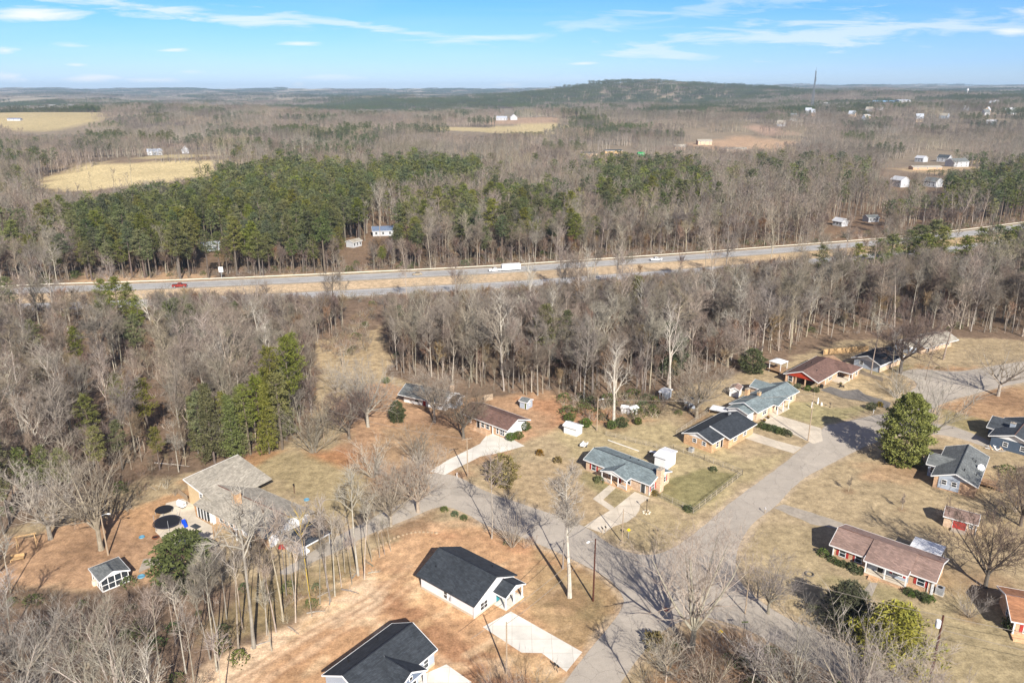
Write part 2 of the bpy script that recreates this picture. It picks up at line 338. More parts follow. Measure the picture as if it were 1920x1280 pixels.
def lay_line(pts, wd, col, soft=1.5, nz=1.5, amt=1.0):
    d = wd - linedist(GXf, GYf, WP(pts)); m = np.clip((d + (n2 - .5) * nz * 2) / soft + .5, 0, 1) * amt
    zone[:] = zone * (1 - m[:, None]) + np.asarray(col) * m[:, None]
# the housing estate: dormant lawn over everything open
lay([(610, 640), (700, 620), (735, 700), (830, 745), (1010, 740), (1110, 760), (1240, 740), (1310, 715), (1450, 690), (1570, 645), (1700, 630), (1950, 640), (2400, 800), (2500, 1500), (1000, 1400), (300, 1400), (480, 1230), (640, 1110), (300, 1080), (150, 1110), (0, 1090), (0, 1000), (250, 900), (480, 860), (590, 790)], LAWN * .95, 3, 4)
lay([(600, 640), (720, 610), (735, 715), (600, 720)], C(.40, .29, .14), 3, 4)                       # power line lawn
lay([(700, 715), (830, 745), (1010, 735), (1130, 760), (1200, 790), (1060, 800), (1000, 800), (960, 850), (840, 930), (700, 930), (620, 840), (640, 760)], C(.40, .23, .115), 3, 6)
lay([(960, 745), (1130, 760), (1230, 790), (1180, 800), (1040, 795), (1000, 770)], CLAY, 3, 5, .8)
lay([(720, 800), (860, 800), (900, 830), (880, 860), (760, 880), (700, 850)], C(.36, .225, .11), 4, 6)
lay([(470, 850), (600, 840), (680, 870), (690, 960), (620, 975), (560, 930), (480, 890)], C(.35, .27, .115), 3, 4)
lay([(560, 838), (650, 845), (690, 880), (640, 880), (570, 860)], RED * 1.1, 3, 3, .8)
lay([(330, 900), (480, 845), (560, 838), (480, 870), (360, 930)], RED, 2, 3, .6)
lay([(0, 1010), (120, 990), (250, 960), (330, 930), (400, 1000), (330, 1080), (160, 1110), (0, 1090)], C(.42, .24, .12), 3, 5, .95)
lay([(230, 960), (350, 915), (380, 985), (260, 1010)], C(.44, .24, .10), 2, 3, .8)
lay([(480, 1080), (700, 1040), (640, 1120), (500, 1190), (380, 1200)], C(.27, .20, .075), 3, 4, .8)     # mossy strip under the thin trees
lay([(1060, 800), (1250, 790), (1400, 860), (1500, 840), (1330, 960), (1240, 880), (1060, 860)], C(.39, .31, .135), 3, 5)
lay([(850, 870), (1090, 860), (1110, 900), (1160, 960), (1130, 1000), (960, 930)], C(.37, .265, .13), 3, 5)
lay([(1240, 905), (1320, 878), (1392, 890), (1300, 962), (1222, 925)], GREEN * .98, 1.2, 1.5, .9)           # fenced green yard
lay([(1090, 880), (1160, 900), (1135, 935), (1095, 905)], GREEN, 1.5, 2, .6)
lay([(1120, 905), (1165, 915), (1185, 935), (1150, 955)], GREEN, 1.5, 2, .5)
lay([(1140, 1000), (1240, 1040), (1300, 985), (1230, 950), (1190, 985)], C(.35, .27, .115), 2, 4, .8)
lay([(1470, 760), (1640, 760), (1550, 805), (1480, 780)], C(.31, .28, .10), 2, 4, .8)
lay([(1590, 700), (1700, 735), (1700, 750), (1580, 740)], C(.52, .38, .17), 2, 3, .8)
lay([(1660, 680), (1740, 690), (1720, 700), (1640, 700)], GREEN, 2, 3, .7)
lay([(1700, 690), (1830, 690), (1950, 740), (1950, 860), (1800, 800), (1700, 720)], C(.40, .22, .10), 3, 6, .8)
lay([(1770, 770), (1870, 790), (1850, 830), (1760, 810)], GREEN * 1.1, 2, 4, .7)
lay([(1560, 840), (1900, 850), (1900, 1100), (1700, 1000), (1480, 960)], C(.40, .30, .145), 3, 6, .8)
lay([(1600, 870), (1720, 850), (1760, 900), (1640, 900)], C(.40, .225, .11), 3, 5, .6)
lay([(1390, 1000), (1550, 970), (1560, 1060), (1640, 1110), (1580, 1180), (1420, 1090)], C(.37, .285, .13), 3, 5, .8)
lay([(1540, 1060), (1700, 1110), (1690, 1140), (1540, 1090)], GREEN * 1.1, 2, 4, .55)
lay([(1800, 1100), (1990, 1150), (2000, 1400), (1650, 1400), (1660, 1180)], C(.34, .27, .12), 3, 5, .9)
lay([(1180, 1290), (1300, 1190), (1420, 1160), (1600, 1250), (1700, 1400), (1150, 1400)], C(.27, .155, .075), 3, 4, .9)
# the building lots: graded clay and straw
lay([(700, 1035), (820, 985), (900, 985), (1040, 1030), (1110, 1060), (1200, 1140), (1100, 1260), (1050, 1400), (300, 1400), (420, 1240), (560, 1160), (650, 1095)], C(.42, .235, .105), 2.5, 4)
lay([(1000, 1020), (1080, 1050), (1190, 1110), (1130, 1180), (1080, 1210), (990, 1140), (960, 1060)], C(.31, .205, .085), 3, 5, .85)
lay([(1040, 1060), (1110, 1100), (1110, 1160), (1040, 1130)], GREEN * .8, 3, 5, .45)
lay([(880, 1180), (1000, 1250), (1060, 1300), (900, 1320)], C(.32, .21, .085), 2, 4, .7)
lay([(720, 1110), (745, 1112), (930, 1230), (1010, 1300), (900, 1300), (715, 1150)], C(.30, .145, .062), 1, 1.5, .95)
lay([(820, 1000), (1000, 1020), (1010, 1060), (900, 1010)], C(.38, .19, .085), 2, 4, .9)
lay([(740, 1000), (900, 960), (940, 985), (800, 990)], C(.50, .31, .16), 2, 4, .8)
lay([(640, 1110), (700, 1080), (720, 1110), (700, 1150), (560, 1210), (460, 1290), (300, 1400), (380, 1260), (520, 1180)], SAND * .93, 2, 5, .85)
lay([(560, 1165), (600, 1150), (610, 1170), (540, 1210)], C(.38, .25, .12), 1.5, 3, .7)
lay([(520, 1230), (640, 1180), (700, 1170), (690, 1210), (580, 1290), (430, 1330)], C(.37, .20, .085), 2, 4, .7)
lay([(730, 1180), (800, 1150), (830, 1170), (760, 1190)], C(.50, .30, .13), 1, 2, .8)
lay([(700, 1040), (770, 1010), (800, 1100), (720, 1100)], C(.46, .27, .13), 2, 4, .8)
# wheel ruts and scrapes on the graded lots
for ln in ([(470, 1290), (600, 1200), (720, 1130), (790, 1070), (880, 1040)], [(440, 1270), (580, 1185), (690, 1120), (760, 1060)], [(700, 1240), (640, 1270), (560, 1330)], [(830, 1240), (760, 1190), (700, 1160), (660, 1150)], [(620, 1290), (700, 1215), (760, 1190)]):
    lay_line(ln, .35, C(.27, .14, .065), .5, .5, .7); lay_line([(a + 13, b_ + 5) for a, b_ in ln], .35, C(.27, .14, .065), .5, .5, .7); lay_line([(a + 6, b_ + 2) for a, b_ in ln], .5, C(.58, .38, .21), .8, .8, .55)
for i_ in range(70):                                  # raked streaks of straw and bare clay
    a_, b_ = rnd.uniform(560, 1040), rnd.uniform(1030, 1270); lay_line([(a_, b_), (a_ + rnd.uniform(25, 70), b_ - rnd.uniform(-8, 35))], rnd.uniform(.25, .7), rnd.choice([C(.58, .40, .21), C(.34, .175, .075), C(.50, .31, .14)]), .8, 1.2, .55)
# fallen leaves under the garden trees
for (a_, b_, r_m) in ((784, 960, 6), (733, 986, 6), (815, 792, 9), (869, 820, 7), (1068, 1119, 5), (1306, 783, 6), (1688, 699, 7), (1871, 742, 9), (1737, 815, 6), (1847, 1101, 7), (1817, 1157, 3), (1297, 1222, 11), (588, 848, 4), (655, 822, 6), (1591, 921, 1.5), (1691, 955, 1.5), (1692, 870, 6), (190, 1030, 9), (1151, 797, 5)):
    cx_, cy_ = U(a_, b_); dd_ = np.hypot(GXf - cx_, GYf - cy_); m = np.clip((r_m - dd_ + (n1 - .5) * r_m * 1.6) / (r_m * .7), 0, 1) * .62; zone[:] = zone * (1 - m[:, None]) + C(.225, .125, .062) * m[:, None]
# sandy shoulders worn beside the street
sd = polydist(GXf, GYf, street); m = np.clip((1.1 + sd + (n2 - .5) * 2.2) / .9, 0, 1) * .6; zone[:] = zone * (1 - m[:, None]) + C(.47, .36, .23) * m[:, None]
# verge, median and banks of the highway
md = linedist(GXf, GYf, [((a[0] + b[0]) / 2, (a[1] + b[1]) / 2) for a, b in zip(HF, HN)])
m = np.clip((24 - md + (n1 - .5) * 8) / 4, 0, 1)[:, None]; zone[:] = zone * (1 - m) + (C(.50, .36, .20) * (.85 + .3 * n3[:, None])) * m
lay([(90, 540), (180, 512), (330, 508), (420, 522), (400, 530), (180, 538)], C(.50, .31, .16), 5, 6, .9)
lay([(400, 522), (700, 507), (860, 503), (900, 508), (640, 516), (420, 530)], C(.50, .36, .17), 2, 3, .8)
# far fields
FIELDS = [([(-425, 665), (-360, 650), (-300, 690), (-255, 770), (-290, 830), (-345, 800), (-440, 800)], GOLD), ([(-400, 840), (-350, 830), (-330, 900), (-400, 930)], GOLD * .85),
          ([(-1180, 1500), (-900, 1480), (-860, 1640), (-960, 1900), (-1290, 1960), (-1330, 1700)], GOLD * .82), ([(-170, 1420), (40, 1380), (150, 1600), (60, 1700), (-60, 1600), (-190, 1560)], GOLD * .92),
          ([(-60, 1690), (90, 1680), (110, 1830), (-60, 1850)], C(.36, .25, .17)), ([(270, 1190), (420, 1170), (500, 1290), (420, 1420), (300, 1340)], C(.40, .27, .17)),
          ([(450, 1420), (520, 1430), (510, 1620), (460, 1600)], C(.35, .24, .17)), ([(440, 780), (560, 800), (640, 900), (520, 950), (430, 880)], C(.42, .30, .17)), ([(60, 860), (170, 850), (200, 960), (120, 1010), (50, 950)], C(.37, .24, .16)),
          ([(-560, 1120), (-420, 1060), (-330, 1120), (-420, 1200)], C(.33, .24, .17)), ([(-90, 740), (40, 730), (50, 800), (-80, 800)], C(.36, .24, .16))]
for fp, fc in FIELDS: lay(fp, fc, 10, 12, 1, world=True)
patch = np.clip((fbm(51, GXf, GYf * .35, 320, 3) - .60) * 14, 0, 1) * np.clip((GYf - 3800) / 1500, 0, 1)
zone[:] = zone * (1 - patch[:, None]) + C(.36, .30, .20) * patch[:, None]
lu_ = zone.mean(1)[:, None]; wn_ = np.clip((zone[:, 1:2] / zone[:, 0:1] - .6) * 6, 0, 1) * np.clip((420 - GYf) / 60, 0, 1)[:, None]; zone[:] = zone * (1 - .16 * wn_) + lu_ * C(1.18, .96, .74) * .16 * wn_
nearw = np.clip((420 - GYf) / 60, 0, 1)[:, None]; zone[:] = zone * (1 - .25 * nearw) + zone.mean(1)[:, None] * C(1.2, .97, .80) * .25 * nearw
lotm = np.clip(polydist(GXf, GYf, WP([(700, 1035), (820, 985), (900, 985), (1040, 1030), (1110, 1100), (1060, 1240), (1050, 1400), (300, 1400), (420, 1240), (560, 1160), (650, 1095)])) / 3 + .5, 0, 1)[:, None]; zone[:] *= 1 + .16 * lotm
zone *= (.86 + .28 * n2[:, None]) * (.9 + .2 * n3[:, None])
gz = hfun(GXf, GYf)
me = bpy.data.meshes.new('ground'); me.vertices.add(nx * ny)
me.vertices.foreach_set('co', np.stack([GXf, GYf, gz], 1).ravel())
ii = np.arange((nx - 1) * (ny - 1)); r_, c_ = ii // (nx - 1), ii % (nx - 1); a_ = r_ * nx + c_
fa = np.stack([a_, a_ + 1, a_ + nx + 1, a_ + nx], 1).ravel()
me.loops.add(len(fa)); me.loops.foreach_set('vertex_index', fa.astype(np.int32)); me.polygons.add(len(ii)); me.polygons.foreach_set('loop_start', (ii * 4).astype(np.int32))
me.update(calc_edges=True); me.validate()
ca = me.color_attributes.new('soil', 'FLOAT_COLOR', 'POINT'); ca.data.foreach_set('color', np.concatenate([zone, np.ones((len(zone), 1))], 1).ravel())
me.polygons.foreach_set('use_smooth', [True] * len(ii))
ground = bpy.data.objects.new('ground', me); sc.collection.objects.link(ground); tag(ground, kind='structure')
gm = bpy.data.materials.new('soil_and_dormant_grass'); gm.use_nodes = True; t = gm.node_tree; b = t.nodes['Principled BSDF']; b.inputs['Roughness'].default_value = .95; b.inputs['Specular IOR Level'].default_value = .1
at = nn(t, 'ShaderNodeVertexColor', layer_name='soil'); co = nn(t, 'ShaderNodeTexCoord').outputs['Object']
def noise(t, co, s, d=5, r=.65):
    n = nn(t, 'ShaderNodeTexNoise'); n.inputs['Scale'].default_value = s; n.inputs['Detail'].default_value = d; n.inputs['Roughness'].default_value = r; lk(t, co, n.inputs['Vector']); return n.outputs[0]
na = noise(t, co, .55, 8, .72); nb = noise(t, co, 3.0, 4, .7); nc = noise(t, co, .09, 5, .6)
k = mth(t, 'ADD', mth(t, 'MULTIPLY', mth(t, 'SUBTRACT', na, .5), 2.3), 1.0)
k = mth(t, 'MULTIPLY', k, mth(t, 'ADD', mth(t, 'MULTIPLY', mth(t, 'SUBTRACT', nb, .5), 1.3), 1.0))
k = mth(t, 'MULTIPLY', k, mth(t, 'ADD', mth(t, 'MULTIPLY', mth(t, 'SUBTRACT', nc, .5), .5), 1.0))
c = mixc(t, 1.0, at.outputs[0], k, 'MULTIPLY')
pale = mth(t, 'MULTIPLY', mth(t, 'SUBTRACT', noise(t, co, .22, 9, .75), .56), 5.0, clamp=True)       # patches of bleached straw
c = mixc(t, mth(t, 'MULTIPLY', pale, .55), c, mixc(t, 1.0, c, (1.55, 1.55, 1.6), 'MULTIPLY'))
dk = mth(t, 'MULTIPLY', mth(t, 'SUBTRACT', noise(t, co, .31, 9, .8), .58), 6.0, clamp=True)           # damp, bare or mossy patches
c = mixc(t, mth(t, 'MULTIPLY', dk, .55), c, mixc(t, 1.0, c, (.62, .60, .46), 'MULTIPLY'))
lk(t, c, b.inputs['Base Color'])
bp = nn(t, 'ShaderNodeBump'); bp.inputs['Strength'].default_value = .6; bp.inputs['Distance'].default_value = .15; lk(t, na, bp.inputs['Height']); lk(t, bp.outputs[0], b.inputs['Normal'])
me.materials.append(gm)
# ------------------------------------------------------------------ roads and drives
def roadmat(name, c1, c2, crack=.35, tyre=0.0):
    m = bpy.data.materials.new(name); m.use_nodes = True; t = m.node_tree; b = t.nodes['Principled BSDF']; b.inputs['Roughness'].default_value = .9
    co = nn(t, 'ShaderNodeTexCoord').outputs['Object']
    n = noise(t, co, .35, 8, .7); n2 = noise(t, co, .06, 4, .6); n3 = noise(t, co, 6, 3, .6)
    rp = nn(t, 'ShaderNodeValToRGB'); rp.color_ramp.elements[0].position = .38; rp.color_ramp.elements[1].position = .64; rp.color_ramp.elements[0].color = (*c2, 1); rp.color_ramp.elements[1].color = (*c1, 1)
    lk(t, mth(t, 'ADD', mth(t, 'MULTIPLY', n, .6), mth(t, 'MULTIPLY', n2, .4)), rp.inputs[0])
    vo = nn(t, 'ShaderNodeTexVoronoi', feature='DISTANCE_TO_EDGE'); vo.inputs['Scale'].default_value = .28; lk(t, co, vo.inputs['Vector'])
    ds = nn(t, 'ShaderNodeVectorMath', operation='ADD'); lk(t, co, ds.inputs[0]); nv = nn(t, 'ShaderNodeTexNoise'); nv.inputs['Scale'].default_value = .8; lk(t, co, nv.inputs['Vector']); lk(t, nv.outputs[1], ds.inputs[1]); lk(t, ds.outputs[0], vo.inputs['Vector'])
    ck = mth(t, 'LESS_THAN', vo.outputs[0], .009)
    vp = nn(t, 'ShaderNodeTexVoronoi'); vp.inputs['Scale'].default_value = .11; vp.inputs['Randomness'].default_value = 1; lk(t, co, vp.inputs['Vector']); sq = nn(t, 'ShaderNodeSeparateColor'); lk(t, vp.outputs['Color'], sq.inputs[0])
    c0 = mixc(t, 1.0, rp.outputs[0], mth(t, 'ADD', mth(t, 'MULTIPLY', sq.outputs[0], .16), .92), 'MULTIPLY'); c0 = mixc(t, mth(t, 'MULTIPLY', mth(t, 'MULTIPLY', mth(t, 'SUBTRACT', noise(t, co, .13, 9, .8), .57), 7, clamp=True), crack), c0, mixc(t, 1.0, c0, (.62, .62, .64), 'MULTIPLY'))
    c = mixc(t, mth(t, 'MULTIPLY', ck, crack), c0, (.05, .045, .04)); c = mixc(t, 1.0, c, mth(t, 'ADD', mth(t, 'MULTIPLY', n3, .5), .75), 'MULTIPLY')
    lk(t, c, b.inputs['Base Color']); return m
asph = roadmat('worn_street_asphalt', (.44, .385, .315), (.345, .302, .25), .3); asphw = roadmat('highway_asphalt', (.38, .37, .355), (.30, .29, .28), .0); asphd = roadmat('dark_drive_asphalt', (.20, .18, .155), (.14, .125, .11))
def sheet(name, poly, m, z, label=None):
    import bmesh
    bm = bmesh.new(); vs = [bm.verts.new((x, y, z)) for x, y in poly]; es = [bm.edges.new((vs[i], vs[(i + 1) % len(vs)])) for i in range(len(vs))]
    bmesh.ops.triangle_fill(bm, use_beauty=True, edges=es)
    for f in bm.faces:
        if f.normal.z < 0: f.normal_flip()
    me = bpy.data.meshes.new(name); bm.to_mesh(me); bm.free(); me.materials.append(m)
    o = bpy.data.objects.new(name, me); sc.collection.objects.link(o); return tag(o, label, kind='structure')
def rag(poly, amp=.18, step=1.1, seed=1):                       # a road edge crumbling into the grass
    r = []; rr = random.Random(seed)
    for i in range(len(poly)):
        a = Vector(poly[i]); b2 = Vector(poly[(i + 1) % len(poly)]); n = max(1, int((b2 - a).length / step)); nrm = Vector((-(b2 - a).y, (b2 - a).x)); nrm = nrm.normalized() if nrm.length > 0 else nrm
        for j in range(n): p = a.lerp(b2, j / n) + nrm * rr.uniform(-amp, amp) * (1 if j else .3); r.append((p.x, p.y))
    return r
def ribbon(name, line, wd, m, z, kind='structure'):
    q = MB(); L = []; 
    for i, p in enumerate(line):
        a = Vector(line[max(i - 1, 0)]); b2 = Vector(line[min(i + 1, len(line) - 1)]); tt = (b2 - a).normalized(); L.append(((p[0] - tt.y * wd / 2, p[1] + tt.x * wd / 2), (p[0] + tt.y * wd / 2, p[1] - tt.x * wd / 2)))
    for (a, b2), (c2, d2) in zip(L, L[1:]): q.quad((*b2, z), (*d2, z), (*c2, z), (*a, z))
    o = q.build(name, m); return tag(o, kind=kind)
STREET = street
sheet('street', rag(smooth(street, 4, True), .12), asph, .03)
sheet('driveway', rag(WP([(806, 884), (840, 862), (900, 832), (915, 812), (930, 806), (984, 836), (940, 848), (900, 856), (860, 876), (834, 890)]), .04), concrete_new, .05)
sheet('driveway', WP([(905, 1175), (958, 1146), (1092, 1222), (1062, 1259), (1016, 1224), (978, 1223)]), concrete_new, .05)
sheet('driveway', WP([(782, 1269), (837, 1245), (884, 1278), (860, 1340), (740, 1340)]), concrete_new, .05)
S3 = lambda pts: WP([(1060 + a / 7.1125, 800 + b / 7.1125) for a, b in pts])
sheet('driveway', rag(S3([(925, 865), (1130, 945), (1000, 1030), (985, 1120), (935, 1190), (820, 1270), (640, 1330), (530, 1410), (500, 1420), (250, 1330), (380, 1240), (655, 1080)]), .03), concrete, .045)
sheet('footpath', S3([(365, 960), (640, 730), (700, 790), (505, 972), (655, 1075), (600, 1120)]), concrete, .055)
S5 = lambda pts: WP([(1240 + a / 5.8167, 660 + b / 5.8167) for a, b in pts])
sheet('driveway', rag(S5([(1080, 760), (1280, 690), (1740, 830), (1760, 970), (1660, 1000), (1420, 890), (1120, 790)]), .05), concrete, .045)
sheet('driveway', rag(S5([(880, 930), (960, 865), (1240, 960), (1530, 1040), (1440, 1105), (1100, 1000)]), .05), concrete, .047)
S6 = lambda pts: WP([(1440 + a / 7.11, 620 + b / 7.11) for a, b in pts])
sheet('driveway', rag(S6([(700, 790), (830, 740), (1000, 800), (1200, 780), (1300, 850), (1560, 930), (1640, 960), (1600, 1050), (1400, 960), (1000, 900)]), .1), asphd, .042)
sheet('driveway', rag(WP([(1451, 952), (1470, 945), (1545, 968), (1582, 981), (1575, 992), (1520, 982)]), .15), concrete_old, .042)
sheet('footpath', WP([(1619, 1108), (1631, 1092), (1646, 1092), (1635, 1118)]), concrete_old, .05)
S8 = lambda pts: WP([(140 + a / 5.818, 900 + b / 5.818) for a, b in pts])
sheet('patio', S8([(1040, 730), (880, 560), (900, 450), (1000, 250), (1180, 200), (1300, 270), (1330, 400), (1500, 500), (1513, 640)]), concrete, .05)
sheet('driveway', rag(S8([(720, 930), (750, 860), (860, 850), (960, 840), (1100, 900), (1100, 1000), (900, 930), (700, 1010)]), .2), concrete_old, .04)
# highway: two carriageways with pale shoulders and painted lines
for line, nm in ((HF, 'far'), (HN, 'near')):
    ribbon('highway_shoulder', line, 14.0, concrete_old, .04); ribbon('highway', line, 9.8, asphw, .08)
    for d in (-4.2, 4.2): ribbon('lane_marking', offset(line, d), .35, white, .11)
    q = MB()
    for i in range(0, len(line) - 1):
        a = Vector(line[i]); b2 = Vector(line[i + 1]); Ln = (b2 - a).length; tt = (b2 - a) / Ln; s = 0
        while s < Ln - 3: p0 = a + tt * s; p1 = a + tt * (s + 3); q.quad((p0.x + tt.y * .1, p0.y - tt.x * .1, .115), (p1.x + tt.y * .1, p1.y - tt.x * .1, .115), (p1.x - tt.y * .1, p1.y + tt.x * .1, .115), (p0.x - tt.y * .1, p0.y + tt.x * .1, .115)); s += 12
    tag(q.build('lane_marking', white), kind='structure')
# ------------------------------------------------------------------ buildings
def roof(root, u0, u1, v0, v1, ez, rz, axis='u', rp=None, hips=(0, 0), m=None, tm=trim, cap=True, name='roof', th=.16, fascia=True):
    T = (lambda a, b, z: (a, b, z)) if axis == 'u' else (lambda a, b, z: (b, a, z))
    if axis == 'u': a0, a1, b0, b1 = u0, u1, v0, v1
    else: a0, a1, b0, b1 = v0, v1, u0, u1
    rb = (b0 + b1) / 2 if rp is None else rp
    h0, h1 = hips; q = MB()
    top = [T(a0, b0, ez), T(a1, b0, ez), T(a1, b1, ez), T(a0, b1, ez), T(a0 + h0, rb, rz), T(a1 - h1, rb, rz)]
    low = [(x, y, z - th) for x, y, z in top]
    q.v = top + low
    fs = [(0, 1, 5, 4), (2, 3, 4, 5)]
    if h0: fs.append((3, 0, 4))
    if h1: fs.append((1, 2, 5))
    q.f = fs + [tuple(i + 6 for i in f[::-1]) for f in fs] + [(1, 0, 6, 7), (3, 2, 8, 9)]
    if h0: q.f.append((0, 3, 9, 6))
    else: q.f += [(0, 4, 10, 6), (4, 3, 9, 10)]
    if h1: q.f.append((2, 1, 7, 8))
    else: q.f += [(5, 1, 7, 11), (2, 5, 11, 8)]
    if axis == 'v': q.f = [f[::-1] for f in q.f]
    q.m = [0] * len(q.f); r = q.build(name, m or r_dark, root)
    if fascia:
        q = MB(); e = .03
        q.beam(T(a0 - e, b0 - e, ez - .09), T(a1 + e, b0 - e, ez - .09), .06, .22); q.beam(T(a0 - e, b1 + e, ez - .09), T(a1 + e, b1 + e, ez - .09), .06, .22)
        for aa, h in ((a0 - e, h0), (a1 + e, h1)):
            if h: q.beam(T(aa, b0, ez - .09), T(aa, b1, ez - .09), .06, .2)
            else:
                q.beam(T(aa, b0, ez - .10), T(aa, rb, rz - .10), .07, .24); q.beam(T(aa, rb, rz - .10), T(aa, b1, ez - .10), .07, .24)
        q.build('fascia', tm, r)
    if cap: MB().tube([T(a0 + h0 + .05, rb, rz - .02), T(a1 - h1 - .05, rb, rz - .02)], [.13, .13], 5).build('ridge_cap', r_black if m in (r_dark, r_black) else r_dark2 if m in (r_teal, r_grey) else r_brown, r)  # most caps take a darker shingle, painting in the shadow line along the ridge
    return r
def walls(root, u0, u1, v0, v1, h, m, gable=None, gm=None, base=None, z0=0, name='wall'):
    q = MB(); q.box(u0, u1, v0, v1, z0 - .3, h)
    if gable:
        ax, rz, rp, ends = gable
        for i, e in enumerate(ends):
            if not e: continue
            gq = MB() if gm else q
            if ax == 'u':
                x0, x1 = ((u0, u0 + .12), (u1 - .12, u1))[i]; a, b2, c = (v0, h), (v1, h), (rp, rz); P3 = lambda x, p: (x, p[0], p[1])
            else:
                x0, x1 = ((v0, v0 + .12), (v1 - .12, v1))[i]; a, b2, c = (u0, h), (u1, h), (rp, rz); P3 = lambda x, p: (p[0], x, p[1])
            if gm: x0 -= .02; x1 += .02
            n = len(gq.v); gq.v += [P3(x0, a), P3(x0, b2), P3(x0, c), P3(x1, a), P3(x1, b2), P3(x1, c)]
            gq.f += [(n, n + 1, n + 2), (n + 5, n + 4, n + 3), (n, n + 3, n + 4, n + 1), (n + 1, n + 4, n + 5, n + 2), (n + 2, n + 5, n + 3, n)]; gq.m += [0] * 5
            if gm: gq.build('gable', gm, root)
    o = q.build(name, m, root)
    if base: MB().box(u0 - .03, u1 + .03, v0 - .03, v1 + .03, z0 - .3, z0 + .45).build('foundation', base, root)
    return o
def facebox(face, A, s0, s1, z0, z1, d0, d1):
    u0, u1, v0, v1 = A
    return {'f': (s0, s1, v0 - d1, v0 - d0, z0, z1), 'b': (s0, s1, v1 + d0, v1 + d1, z0, z1), 'l': (u0 - d1, u0 - d0, s0, s1, z0, z1), 'r': (u1 + d0, u1 + d1, s0, s1, z0, z1)}[face]
def window(root, A, face, s, z, w_=1.0, h=1.3, sh=None, n=1, name='window'):
    q = MB(); b = .11
    q.box(*facebox(face, A, s - w_ / 2 - b, s + w_ / 2 + b, z - h / 2 - b, z - h / 2, .0, .08)); q.box(*facebox(face, A, s - w_ / 2 - b, s + w_ / 2 + b, z + h / 2, z + h / 2 + b, .0, .08))
    for e in range(n + 1):
        c = s - w_ / 2 + w_ * e / n; ww = b if e in (0, n) else .05; c = c - b / 2 if e == 0 else c + b / 2 if e == n else c
        q.box(*facebox(face, A, c - ww / 2, c + ww / 2, z - h / 2, z + h / 2, 0, .078))
    q.box(*facebox(face, A, s - w_ / 2, s + w_ / 2, z - .035, z + .035, .0, .06))
    f = q.build(name, trim, root)
    g = MB(); g.box(*facebox(face, A, s - w_ / 2, s + w_ / 2, z - h / 2, z + h / 2, .0, .02)); g.build('pane', glass, f)
    if sh:
        for k in (-1, 1):
            g = MB(); c = s + k * (w_ / 2 + b + .24); g.box(*facebox(face, A, c - .22, c + .22, z - h / 2 - .05, z + h / 2 + .05, .0, .05)); g.build('shutter', sh, root)
    return f
def door(root, A, face, s, m, w_=.95, h=2.05, z0=0.1, name='door'):
    q = MB(); q.box(*facebox(face, A, s - w_ / 2, s + w_ / 2, z0, z0 + h, 0, .05)); d = q.build(name, m, root)
    q = MB(); q.box(*facebox(face, A, s - w_ / 2 - .1, s - w_ / 2, z0, z0 + h + .1, 0, .07)); q.box(*facebox(face, A, s + w_ / 2, s + w_ / 2 + .1, z0, z0 + h + .1, 0, .07)); q.box(*facebox(face, A, s - w_ / 2, s + w_ / 2, z0 + h, z0 + h + .1, 0, .07)); q.build('door_frame', trim, d)
    q = MB(); q.box(*facebox(face, A, s + w_ / 2 - .18, s + w_ / 2 - .08, z0 + .95, z0 + 1.05, .05, .10)); q.build('handle', blackm, d); return d
def post(root, u, v, z0, z1, wd=.2, m=trim): return MB().box(u - wd / 2, u + wd / 2, v - wd / 2, v + wd / 2, z0, z1).build('porch_post', m, root)
def chimney(root, u, v, z0, z1, w_=1.0, d=.7, m=brick3):
    c = MB().box(u - w_ / 2, u + w_ / 2, v - d / 2, v + d / 2, z0, z1).build('chimney', m, root)
    MB().box(u - w_ / 2 - .06, u + w_ / 2 + .06, v - d / 2 - .06, v + d / 2 + .06, z1, z1 + .1).cyl(u, v, z1 + .1, z1 + .35, .14, 8).build('chimney_cap', concrete_old, c); return c
def vents(root, pts, m=blackm):
    for (u, v, z) in pts: MB().cyl(u, v, z - .15, z + .35, .09, 8).cyl(u, v, z + .35, z + .42, .15, 8).build('roof_vent', m, root)
def gutter_pipe(root, u, v, z): MB().box(u - .05, u + .05, v - .05, v + .05, 0.05, z).build('downpipe', trim, root)
def house(name, label, a, rot, cat='house', group=None): return tag(empty(name, (a[0], a[1], 0.0), R(rot)), label, cat, group)
def over(A, o=.35, r=.3): return (A[0] - r, A[1] + r, A[2] - o, A[3] + o)
# --- 1: new white house in the middle
h = house('house', 'new white house with charcoal roof and small front porch above a white concrete drive', (-15.8, 112.0), -39.6)
A = (0, 12.5, .15, 10.3); walls(h, *A, 2.75, wsiding, ('u', 5.15, 5.3, (1, 1)), base=concrete)
roof(h, -.6, 12.75, -.3, 10.75, 2.72, 5.35, m=r_dark, rp=5.4, tm=r_dark); window(h, A, 'f', 5.9, 1.5, .75, 1.35); window(h, A, 'r', 2.4, 1.35, 1.7, 1.35, n=2); window(h, A, 'l', 3, 1.5, 1, 1.3)
door(h, A, 'r', 5.9, tealp); MB().box(12.55, 15.2, 4.85, 9.6, -.1, .16).build('porch_floor', concrete_new, h)
for v in (5.0, 7.2, 9.35): post(h, 15.0, v, .16, 2.6, .22)
roof(h, 11.4, 15.35, 4.6, 9.9, 2.62, 3.75, m=r_dark, name='porch_roof'); q = MB(); q.v = [(15.1, 4.8, 2.5), (15.1, 9.7, 2.5), (15.1, 7.25, 3.5), (15.0, 4.8, 2.5), (15.0, 9.7, 2.5), (15.0, 7.25, 3.5)]; q.f = [(0, 1, 2), (5, 4, 3), (0, 3, 4, 1)]; q.m = [0] * 3; q.build('porch_gable', wsiding, h)
MB().beam((14.9, 4.9, 2.5), (14.9, 9.6, 2.5), .2, .24).build('porch_beam', trim, h); vents(h, [(1.6, 2.3, 3.7), (9, 8.7, 3.7)])
